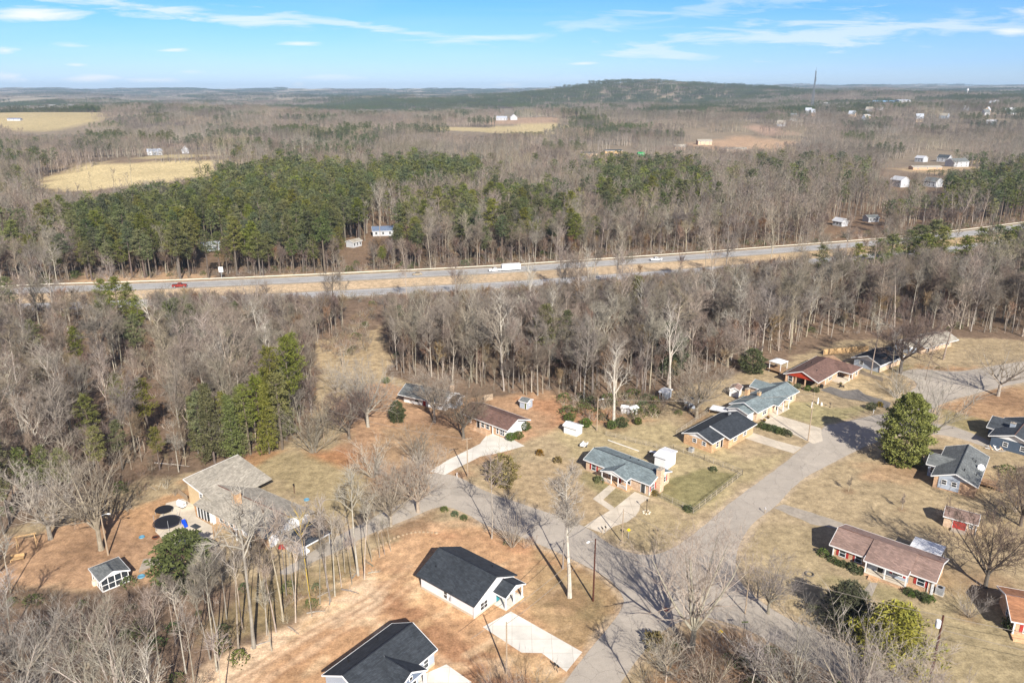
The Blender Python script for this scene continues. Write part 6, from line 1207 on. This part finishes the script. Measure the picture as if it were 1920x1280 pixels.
def car(label, x, y, rz, paint, z=.08):
    s = tag(empty('car', (x, y, z), rz), label, 'car'); prism([(-2.2, .4), (-2.25, .85), (-1.7, .98), (.9, .96), (2.1, .78), (2.25, .5), (2.1, .32), (-2.1, .32)], .88).build('body', paint, s)
    c = prism([(-1.75, .96), (-1.1, 1.42), (.2, 1.44), (.95, .95)], .76).build('roof', paint, s); q = MB()
    for sg in (-1, 1): y_ = sg * .77; q.quad((-1.4, y_, 1.0), (.7, y_, 1.0), (.15, y_, 1.36), (-1.0, y_, 1.36))
    q.quad((.93, -.65, 1.0), (.93, .65, 1.0), (.25, .6, 1.43), (.25, -.6, 1.43)).build('window', glass, c)
    for sg in (-1, 1): MB().box(2.18, 2.27, sg * .6 - .16, sg * .6 + .16, .6, .74).build('headlight', glass, s)
    wheels(s, (-1.35, 1.4), .9, .32); return s
x, y, an = hwy_at(780, 2.0); car('tan car on the highway to the left of the pickup and trailer', x, y, an + math.pi, cart)
hx, hy = -63.6, 135.6; ca_, sa_ = math.cos(R(-38.1)), math.sin(R(-38.1)); lc = lambda u, v: (hx + u * ca_ - v * sa_, hy + u * sa_ + v * ca_)
car('white car parked under the grey carport with its nose sticking out', *lc(26.5, 4.6), R(-38.1 + 184), carw, .05)
# ------------------------------------------------------------------ poles and wires
def pole(px, py, ty, label, m=polep, arm=None, lamp=0, tr=None, r=.15, az=20, H=None):
    x, y = U(px, py); H = H or th(px, py, ty); s = tag(empty('utility_pole', (x, y, 0), R(az)), label, 'utility pole'); MB().tube([(0, 0, -.5), (0, 0, H)], [r * 1.15, r * .75], 8).build('post', m, s)
    if arm:
        for zz in arm:
            q = MB().beam((-1.15, .12, H + zz), (1.15, .12, H + zz), .12, .14); a = q.build('crossarm', m, s)
            for u in (-1.05, -.45, .45, 1.05): MB().cyl(u, .12, H + zz + .07, H + zz + .27, .05, 6).build('insulator', glass, a)
    if lamp:
        q = MB().tube([(0, 0, H - lamp), (.8, .0, H - lamp + .25), (1.2, 0, H - lamp + .2)], [.035, .035, .035], 5); a = q.build('lamp_arm', steel, s); MB().tube([(1.05, 0, H - lamp + .25), (1.3, 0, H - lamp + .2), (1.62, 0, H - lamp + .12)], [.08, .20, .12], 8).build('lamp', trim, a)
    if tr: MB().cyl(-.62, 0, H - tr - 1.1, H - tr, .36, 12).cyl(-.62, 0, H - tr, H - tr + .08, .28, 12).build('transformer', metalroof, s); MB().box(-.3, -.1, -.05, .05, H - tr - .8, H - tr - .6).build('bracket', steel, s)
    return (x, y, H)
P1 = pole(1746, 1262, 1153, 'dark brown utility pole with white transformer can, lower right', polew, tr=.8, r=.17, az=10)
x, y = U(1746, 1262); 
P2 = pole(1112, 1126, 1010, 'dark brown utility pole with street lamp beside the very tall pale tree', polew, lamp=.5, r=.15, az=200)
P3 = pole(1166, 1016, 958, 'thin weathered pole on the grass below the blue-grey roofed ranch', polep, r=.11, H=7.2)
P4 = pole(950, 1262, 1166, 'weathered pole at the edge of the new white concrete drive', polep, r=.13)
P5 = pole(877, 894, 820, 'pale brown pole with small crossarm beside the concrete drive of the long brown roof', polep, r=.13, arm=(-.4,))
P6 = pole(1119, 807, 745, 'pale yard pole with lamp left of the white sycamore', polep, lamp=.8, r=.14)
P7 = pole(203, 1040, 965, 'leaning pale pole with lamp above the summer house clearing', polep, lamp=.2, r=.14, az=20)
P8 = pole(643, 692, 655, 'white-armed power pole in the power line clearing', polep, arm=(-.3, -1.2), r=.14)
P9 = pole(1515, 826, 735, 'thin utility pole between the curved hedge and the street', polep, r=.13)
P10 = pole(1643, 655, 590, 'double-armed utility pole rising in front of the woods behind the black roofed house', polep, arm=(-.5, -2.4), r=.15)
P11 = pole(608, 830, 762, 'thin pale pole at the edge of the left lawn beside the pines', polep, r=.11)
P12 = pole(714, 466, 404, 'pale pole beside the blue-grey roofed house beyond the highway', polep, r=.15)
P13 = pole(1397, 1150, 1060, 'short weathered pole by the bare tree at the right of the junction', polep, r=.10)
def wire(a, b, label, sag=.6, n=10, r=.032):
    pts = [(a[0] + (b[0] - a[0]) * i / n, a[1] + (b[1] - a[1]) * i / n, a[2] + (b[2] - a[2]) * i / n - 4 * sag * (i / n) * (1 - i / n)) for i in range(n + 1)]
    tag(MB().tube(pts, [r] * (n + 1), 4).build('overhead_wire', mat('wire_grey', (.30, .26, .22))), label, 'wire', 'overhead wires')
top = lambda p, d=.3: (p[0], p[1], p[2] - d)
wire(top(P2), top(P3), 'overhead wire from the lamp pole to the thin pole below the ranch'); wire(top(P3), top(P13, 0), 'overhead wire from the thin pole across the street junction')
wire(top(P1, .1), (100, 82, 9.0), 'upper overhead wire running from the transformer pole to the right border'); wire(top(P1, 2.4), (98, 80, 6.5), 'lower overhead wire running from the transformer pole to the right border')
wire(top(P1, .1), top(P13, 0), 'overhead wire from the transformer pole to the pole at the junction'); wire(top(P2, .3), (-6, 92, 6.0), 'upper overhead wire slanting down from the lamp pole over the new lot'); wire(top(P2, 1.8), top(P4), 'overhead wire from the lamp pole to the pole by the new drive')
wire(top(P6), top(P9), 'overhead wire between the yard lamp pole and the pole by the curved hedge', 1.2); wire(top(P5), top(P11), 'overhead wire over the brown lawn towards the left pines', 1.0)
# ------------------------------------------------------------------ small things
def at(px, py): x, y = U(px, py); return (x, y, 0)
def mailbox(px, py, rz, label, twin=0, m=blackm, pm=polep):
    s = tag(empty('mailbox', at(px, py), R(rz)), label, 'mailbox', 'twin roadside mailboxes' if twin else None); MB().box(-.05, .05, -.05, .05, -.1, 1.05).build('post', pm, s)
    MB().box(-.1, .1, -.25, .25, 1.05, 1.2).tube([(0, -.25, 1.2), (0, .25, 1.2)], [.1, .1], 8).build('box', m, s)
mailbox(1129, 999, 20, 'left dark mailbox of the pair at the mouth of the tan concrete drive'); mailbox(1135, 997, 20, 'right dark mailbox of the pair at the mouth of the tan concrete drive')
mailbox(1041, 1256, 30, 'left black mailbox of the pair at the foot of the new white drive'); mailbox(1046, 1260, 30, 'right black mailbox of the pair at the foot of the new white drive')
mailbox(1637, 776, 0, 'white mailbox on the kerb beside the dark ball shrub', m=white, pm=white); mailbox(857, 896, 0, 'white mailbox on the brown verge at the far bend of the street', m=white, pm=white); mailbox(1434, 962, 0, 'white mailbox at the corner of the weathered drive', m=white); mailbox(1233, 1003, 0, 'small dark mailbox on the grass at the street corner')
def sign(px, py, label, shape, m, H=2.2, txt=None):
    s = tag(empty('road_sign', at(px, py), R(-10)), label, 'sign'); MB().box(-.04, .04, 0, .06, -.1, H).build('post', steel, s); n = {'oct': 8, 'dia': 4}[shape]; r = .42; o = math.pi / n if n == 8 else 0
    q = MB(); q.v = [(r * math.cos(2 * math.pi * i / n + o), -.03, H - .3 + r * math.sin(2 * math.pi * i / n + o)) for i in range(n)] + [(r * math.cos(2 * math.pi * i / n + o), -.01, H - .3 + r * math.sin(2 * math.pi * i / n + o)) for i in range(n)]
    q.f = [tuple(range(n)), tuple(range(2 * n - 1, n - 1, -1))] + [((i + 1) % n, i, n + i, n + (i + 1) % n) for i in range(n)]; q.m = [0] * (n + 2); f = q.build('sign_face', m, s)
    if txt:
        cu = bpy.data.curves.new('letters', 'FONT'); cu.body = txt; cu.size = .26; cu.align_x = 'CENTER'; cu.align_y = 'CENTER'; cu.extrude = .004; tmp = bpy.data.objects.new('tmp', cu); t_ = bpy.data.objects.new('letters', bpy.data.meshes.new_from_object(tmp)); bpy.data.objects.remove(tmp); sc.collection.objects.link(t_); t_.data.materials.clear(); t_.parent = f; t_.location = (0, -.04, H - .3); t_.rotation_euler = (R(90), 0, 0); t_.data.materials.append(white)
yel = mat('yellow_sign', (.80, .55, .02), None, .5)
sign(1247, 1160, 'red octagonal stop sign under the huge bare tree at the junction', 'oct', redp, txt='STOP'); sign(1178, 1009, 'yellow diamond warning sign on the grass below the ranch house', 'dia', yel); sign(1350, 1196, 'yellow marker sign in the thicket right of the stop sign', 'dia', yel, 1.6)
s = tag(empty('street_name_sign', at(1394, 1190), 0), 'dark thin sign post in the shade at the right side of the junction', 'sign'); MB().box(-.04, .04, -.04, .04, 0, 2.6).build('post', blackm, s); MB().box(-.5, .5, -.02, .02, 2.4, 2.6).build('sign_blade', shrubg, s)
s = tag(empty('highway_sign', (*hwy_at(410, -9)[:2], 0), 0), 'small white and green sign beside the highway on the left', 'sign'); MB().box(-.1, .1, -.1, .1, 0, 5).build('post', steel, s); MB().box(-1.0, 1.0, -.12, -.05, 3.2, 5.6).build('sign_face', white, s)
def ac(px, py, rz, label, sz=1.0):
    s = tag(empty('air_conditioner', at(px, py), R(rz)), label, 'air conditioner'); MB().box(-sz / 2, sz / 2, -sz / 2, sz / 2, 0, sz).build('case', steel, s); MB().cyl(0, 0, sz, sz + .04, sz * .32, 12).build('fan_grille', blackm, s); MB().box(-sz * .6, sz * .6, -sz * .6, sz * .6, -.05, .06).build('slab', concrete, s)
ac(1761, 1112, -40, 'grey air conditioner at the white gable end of the red-shuttered house', 1.25); ac(1296, 846, 44, 'dark air conditioner at the brick end of the near-black roofed house')
# fences
def fence(pts, h, label, m, style='chain', step=2.4, cat='fence'):
    s = tag(empty('fence', (pts[0][0], pts[0][1], 0)), label, cat); L = [Vector((p[0] - pts[0][0], p[1] - pts[0][1], 0)) for p in pts]; q = MB()
    for a, b2 in zip(L, L[1:]):
        n = max(1, int((b2 - a).length / step))
        for i in range(n + 1): p = a.lerp(b2, i / n); MB().box(p.x - .04, p.x + .04, p.y - .04, p.y + .04, -.1, h + .05).build('fence_post', polep if style != 'chain' else concrete_old, s)
        if style == 'boards': q.beam(a + Vector((0, 0, h / 2)), b2 + Vector((0, 0, h / 2)), .05, h)
        else:
            for z in ((h, h * .55, .15) if style == 'chain' else (h, h * .5)): q.beam(a + Vector((0, 0, z)), b2 + Vector((0, 0, z)), .05 if style == 'chain' else .08, .05 if style == 'chain' else .12)
            if style == 'chain':
                k_ = int((b2 - a).length / .45)
                for i in range(k_): p0 = a.lerp(b2, i / k_); p1 = a.lerp(b2, min(1, (i + 1) / k_)); q.beam(p0 + Vector((0, 0, .1)), p1 + Vector((0, 0, h)), .018, .018)
    q.build('fence_panel' if style == 'boards' else 'fence_rails', m, s)
fence(WP([(1392, 890), (1300, 962)]), 1.3, 'low wire fence along the street side of the green lawn', concrete_old); fence(WP([(1300, 962), (1222, 925)]), 1.3, 'low wire fence at the near side of the green lawn', concrete_old); fence(WP([(1392, 890), (1320, 862), (1262, 842)]), 1.3, 'low wire fence along the back of the green lawn', concrete_old)
fence(WP([(1136, 816), (1250, 845), (1262, 842)]), 1.1, 'thin wire fence across the pale lawns behind the ranch', concrete_old)
FP = WP([(1543.5, 665), (1628, 658)]); fence(FP, 1.9, 'tan cedar board fence behind the wide brown roof', fencew, 'boards'); fence(WP([(1690, 660), (1713, 650)]), 1.6, 'tan board fence right of the black roofed house', fencew, 'boards')
fence(WP([(1612, 700), (1655, 715)]), 1.1, 'weathered grey board fence below the black roofed house', concrete_old, 'boards'); fence(WP([(335, 925), (352, 938)]), 1.2, 'short weathered post fence behind the cream wing', polep, 'boards'); fence(WP([(908, 752), (924, 749)]), 1.8, 'short pale board fence panel behind the long brown roof', polep, 'boards')
fence(WP([(1268, 815), (1330, 772)]), 1.2, 'thin fence behind the near-black roofed house', concrete_old)
# guard rail along the far side of the highway
gr = tag(empty('guard_rail', (*HF[0], 0)), 'pale guard rail along the far shoulder of the highway', 'guard rail'); q = MB(); o = offset(HF, -7.4); o = [(a - HF[0][0], b2 - HF[0][1]) for a, b2 in o]
for a, b2 in zip(o, o[1:]): q.beam((*a, .75), (*b2, .75), .1, .42)
q.build('rail', mat('pale_rail', (.62, .58, .48)), gr)
# trampoline and its things
s = tag(empty('trampoline', at(314, 985), 0), 'big round black trampoline with safety poles on the left patio', 'trampoline'); MB().cyl(0, 0, .88, .92, 2.35, 28).build('mat', blackm, s)
MB().tube([(2.5 * math.cos(a * .2244), 2.5 * math.sin(a * .2244), .9) for a in range(29)], [.09] * 29, 5).build('rim', mat('dark_pad', (.03, .03, .05)), s)
for a in range(6): an = a * 1.047; MB().tube([(2.5 * math.cos(an), 2.5 * math.sin(an), 0), (2.5 * math.cos(an), 2.5 * math.sin(an), 2.4 if a % 2 else 1.0)], [.04, .04], 5).build('leg', steel, s)
s = tag(empty('slide', at(344, 982), R(-50)), 'small bright blue slide beside the trampoline', 'slide'); b_ = mat('blue_plastic', (.01, .07, .55), None, .4); MB().beam((0, 0, 1.0), (1.7, 0, .1), .6, .08).beam((0, .3, 1.1), (1.7, .3, .2), .05, .2).beam((0, -.3, 1.1), (1.7, -.3, .2), .05, .2).build('chute', b_, s); MB().box(-.05, .0, -.3, .3, 0, 1.0).build('ladder', b_, s)
s = tag(empty('trampoline', at(308, 960), 0), 'second smaller dark trampoline behind the big one', 'trampoline'); MB().cyl(0, 0, .7, .74, 1.7, 24).build('mat', blackm, s)
for a in range(5): MB().cyl(1.65 * math.cos(a * 1.257), 1.65 * math.sin(a * 1.257), 0, .7, .04, 5).build('leg', steel, s)
s = tag(empty('grill', at(341, 950), R(-30)), 'white covered grill at the edge of the left patio', 'grill'); MB().box(-.9, .9, -.5, .5, .3, 1.1).tube([(-.9, 0, 1.1), (.9, 0, 1.1)], [.45, .45], 10).build('lid', white, s); MB().box(-.8, .8, -.4, .4, 0, .3).build('cart', blackm, s)
s = tag(empty('doormat', at(367, 987), R(-34)), 'dark grey mat on the left patio by the porch', 'mat'); MB().box(-1, 1, -.6, .6, .05, .12).build('pad', r_dark2, s)
cyan = mat('turquoise_plastic', (.12, .30, .42), None, .5)
def pool(px, py, r, label): s = tag(empty('paddling_pool', at(px, py), 0), label, 'pool'); MB().tube([(r * math.cos(a * .393), r * math.sin(a * .393), .12) for a in range(17)], [.12] * 17, 5).build('rim', cyan, s); MB().cyl(0, 0, .02, .08, r, 16).build('floor', cyan, s)
pool(266, 1007, .45, 'turquoise toy table beside the small bare bush on the clearing'); pool(265, 1081, .55, 'turquoise round paddling pool right of the summer house'); pool(575, 937, .5, 'turquoise round lid lying on the left lawn')
s = tag(empty('fire_pit', at(292, 1008), 0), 'rusty round fire pit by the patio corner', 'fire pit'); MB().tube([(.6 * math.cos(a * .524), .6 * math.sin(a * .524), .2) for a in range(13)], [.12] * 13, 5).build('ring', mat('rust', (.16, .06, .03)), s); MB().cyl(0, 0, 0, .1, .55, 12).build('ash', blackm, s)
s = tag(empty('barrel', at(178, 1096), 0), 'cream barrel by the left corner of the summer house', 'barrel'); MB().tube([(0, 0, 0), (0, 0, .45), (0, 0, .9)], [.38, .45, .38], 12).build('drum', mat('cream_plastic', (.75, .62, .48)), s)
s = tag(empty('swing_bench', at(33, 1049), R(20)), 'pale wooden pallet bench at the left border of the clearing', 'bench'); MB().box(-1.1, 1.1, -.5, .5, .35, .45).build('seat', fencew, s); MB().box(-1.1, 1.1, .45, .52, .45, .95).build('backrest', fencew, s)
for u in (-1, 1): MB().box(u * 1.0 - .06, u * 1.0 + .06, -.45, .45, 0, .35).build('leg', fencew, s)
s = tag(empty('garden_swing', at(52, 1025), R(25)), 'pale wooden swing frame at the left border of the clearing', 'swing'); q = MB()
for u in (-1.6, 1.6): q.beam((u, -1, 0), (u * .9, 0, 2.6), .12, .12).beam((u, 1, 0), (u * .9, 0, 2.6), .12, .12)
q.build('leg', fencew, s); MB().beam((-1.8, 0, 2.6), (1.8, 0, 2.6), .14, .14).build('top_beam', fencew, s)
# statues / fountain on the lawn, small lawn ornaments
for px, py, h_, lb in ((1522, 764, 1.7, 'left white garden statue on the lawn of the pale blue-grey roofed house'), (1533, 757, 1.9, 'middle tall white garden statue on the same lawn'), (1540, 760, 1.0, 'small white garden statue at the right of the lawn group')):
    s = tag(empty('garden_statue', at(px, py), 0), lb, 'statue'); MB().box(-.3, .3, -.3, .3, 0, .25).build('plinth', concrete, s); MB().tube([(0, 0, .25), (0, 0, h_ * .45), (0, 0, h_ * .68), (0, 0, h_ * .78), (0, 0, h_ * .80), (0, 0, h_ * .9), (0, 0, h_)], [.28, .20, .26, .16, .09, .15, .04], 8).build('figure', white, s)
s = tag(empty('bird_bath', at(1556, 763), 0), 'dark iron garden ornament right of the white statues', 'garden ornament'); MB().tube([(0, 0, 0), (0, 0, .1), (0, 0, 1.0), (0, 0, 1.1)], [.3, .06, .06, .35], 8).build('bowl', blackm, s)
s = tag(empty('lamp_post', at(1212, 960), 0), 'black garden lamp post with a ring of pale stones beside the tan drive', 'lamp post'); MB().tube([(0, 0, 0), (0, 0, 2.6)], [.05, .05], 6).build('post', blackm, s); MB().tube([(0, 0, 2.6), (0, 0, 2.7), (0, 0, 3.0), (0, 0, 3.1)], [.1, .18, .16, .03], 6).build('lamp_head', blackm, s)
for a in range(7): MB().tube([(.7 * math.cos(a * .9), .7 * math.sin(a * .9), 0), (.7 * math.cos(a * .9), .7 * math.sin(a * .9), .22)], [.26, .12], 6).build('edging_stone', concrete, s)
s = tag(empty('lamp_post', at(552, 924), 0), 'dark thin post standing on the left lawn', 'post'); MB().tube([(0, 0, 0), (0, 0, 1.9)], [.08, .07], 6).build('post', polew, s); MB().box(-.14, .14, -.14, .14, 1.9, 2.2).build('head', blackm, s)
s = tag(empty('porch_swing', at(1158, 800), 0), 'blue-grey metal bin by the green bush right of the sycamore', 'bin') if False else None
# wood pile, brush, logs, stones
def logs(name, label, cat, spots, m, sz):
    s = tag(empty(name, at(*spots[0]), 0), label, cat); x0, y0 = U(*spots[0]); r = random.Random(5)
    for px, py in spots: x, y = U(px, py); a = r.uniform(0, 3.14); L = sz * r.uniform(.6, 1.3); MB().tube([(x - x0 - math.cos(a) * L, y - y0 - math.sin(a) * L, .18), (x - x0 + math.cos(a) * L, y - y0 + math.sin(a) * L, .3)], [.16, .12], 6).build('log', m, s)
    return s
# row of pale boulders edging the cleared lot
for i in range(16):
    t_ = i / 15; px = 700 + 118 * t_; py = 1032 - 32 * t_ - 14 * math.sin(t_ * 3.1); x, y = U(px, py); q = MB(); r = random.Random(i); sz = r.uniform(.22, .42)
    q.tube([(0, 0, -.1), (0, 0, .05), (.05, .02, sz * .5), (0, 0, sz * .75)], [sz * .8, sz, sz * .8, sz * .3], 7); o = q.build('boulder', mat('tan_stone', (.42, .31, .20), (.32, .235, .15)), None, loc=(x, y, 0), rz=r.uniform(0, 3)); tag(o, 'pale boulder in the row edging the cleared lot below the driveway', 'boulder', 'boulder row')
def felled(px, py, L, an, label, m=bark):
    x, y = U(px, py); c_, s_ = math.cos(R(an)), math.sin(R(an)); s = tag(empty('fallen_branch', (x, y, 0)), label, 'log', 'fallen branches'); q = MB().tube([(0, 0, .12), (c_ * L * .5, s_ * L * .5, .25), (c_ * L, s_ * L, .15)], [.15, .11, .05], 6); q.build('trunk', m, s)
    q = MB(); r = random.Random(px)
    for i in range(9): t_ = r.uniform(.4, 1); p = Vector((c_ * L * t_, s_ * L * t_, .2)); q.tube([p, p + Vector((r.uniform(-1, 1), r.uniform(-1, 1), r.uniform(.1, .8)))], [.03, .01], 3)
    q.build('twigs', m, s)
for i, (px, py, L, an) in enumerate(((595, 1120, 3, 40), (640, 1105, 3.5, -20), (660, 1085, 2.5, 70), (575, 1150, 3, 10), (618, 1135, 2.5, 100), (540, 1175, 3, -40), (290, 868, 9, -12), (470, 1215, 3, 30), (690, 1075, 2, 10), (700, 1062, 2, 140))):
    felled(px, py, L, an, 'long fallen trunk at the edge of the left wood behind the cream wing' if i == 6 else 'cut branch left lying along the edge of the cleared lot')
s = tag(empty('brush_pile', at(1222, 769), 0), 'heap of pale cut logs below the raised silver shed', 'log pile'); r = random.Random(8)
for i in range(16): x, y, a = r.uniform(-1.8, 1.8), r.uniform(-.8, .8), r.uniform(0, 3.14); MB().tube([(x, y, .15 + r.random() * .5), (x + math.cos(a) * .8, y + math.sin(a) * .8, .2 + r.random() * .5)], [.16, .15], 7).build('log', cream, s)
s = tag(empty('debris_heap', at(1874, 842), 0), 'heap of pale boards and rubbish beside the navy-blue house', 'debris'); r = random.Random(9)
for i in range(14): x, y, a = r.uniform(-2.2, 2.2), r.uniform(-.8, .8), r.uniform(0, 3.14); MB().beam((x, y, .15), (x + math.cos(a) * 1.3, y + math.sin(a) * 1.3, .2 + r.random() * .6), .25, .06).build('board', fencew if i % 2 else white, s)
s = tag(empty('garden_trailer', at(1095, 837), R(60)), 'white tipped utility cart behind the left end of the ranch', 'cart'); MB().box(-1.1, 1.1, -.6, .6, .5, .62).box(-1.1, 1.1, -.62, -.56, .5, 1).box(-1.1, 1.1, .56, .62, .5, 1).build('tray', white, s); wheels(s, (0,), .75, .3)
s = tag(empty('picnic_table', at(1225, 852), R(-30)), 'dark and white garden furniture left of the tall white shed', 'table'); MB().box(-.9, .9, -.4, .4, .7, .76).build('tabletop', white, s)
for u in (-.75, .75): MB().box(u - .04, u + .04, -.35, .35, 0, .7).build('leg', blackm, s)
s = tag(empty('edging_boards', at(1140, 825), R(-42)), 'long white board lying on the lawn behind the ranch', 'board'); MB().box(0, 9, -.07, .07, 0, .12).build('board', white, s)
s = tag(empty('lawn_chair', at(484, 988), 0), 'red awning-like mat beside the carport', 'mat') ; MB().box(-.9, .9, -.6, .6, .05, .3).build('pad', redp, s); s.location = (*U(532, 1026), 0)
s = tag(empty('grill', at(1540, 727), 0), 'black covered grill at the corner of the red gable carport', 'grill'); MB().tube([(0, 0, .5), (0, 0, .9), (0, 0, 1.15)], [.5, .55, .25], 10).build('lid', blackm, s); MB().box(-.4, .4, -.3, .3, 0, .5).build('cart', blackm, s)
for px, py, lb in ((1440, 785, 'dark pot at the left of the brick house porch'), (1433, 791, 'dark pot beside the drive of the pale roofed house'), (1576, 722, 'red leafed planter at the corner of the brown roofed house')):
    s = tag(empty('flower_pot', at(px, py), 0), lb, 'pot'); MB().tube([(0, 0, 0), (0, 0, .5)], [.25, .38], 8).build('pot', blackm, s); MB().tube([(0, 0, .5), (0, 0, .8), (0, 0, 1.0)], [.35, .4, .1], 6).build('plant', leafo, s)
s = tag(empty('dog_house', at(1578, 726), 0), 'small dark bench on the lawn edge of the brown roofed house', 'bench'); MB().box(-.7, .7, -.25, .25, .4, .48).build('seat', blackm, s)
for u in (-.6, .6): MB().box(u - .05, u + .05, -.2, .2, 0, .4).build('leg', blackm, s)
s.name = 'garden_bench'
s = tag(empty('tyre_planter', at(1518, 1077), 0), 'small rusty ring lying on the lawn left of the red-shuttered house', 'planter'); MB().tube([(.7 * math.cos(a * .524), .7 * math.sin(a * .524), .15) for a in range(13)], [.13] * 13, 5).build('ring', barkd, s); s.name = 'garden_ring'
# ------------------------------------------------------------------ the air
HAZE = True
if HAZE:
    hz = MB().box(-12000, 12000, -600, 14000, -3, 175).build('haze', None or mat('x_unused', (.5, .5, .5))); hz.data.materials.clear(); hm = bpy.data.materials.new('haze_air'); hm.use_nodes = True; t = hm.node_tree; t.nodes.clear()
    v = nn(t, 'ShaderNodeVolumePrincipled'); v.inputs['Color'].default_value = (.55, .78, 1, 1); v.inputs['Density'].default_value = 6.2e-5; v.inputs['Anisotropy'].default_value = 0; o_ = nn(t, 'ShaderNodeOutputMaterial'); lk(t, v.outputs[0], o_.inputs['Volume'])
    hz.data.materials.append(hm); tag(hz, 'faint blue winter haze over the far woods', 'haze', kind='stuff')
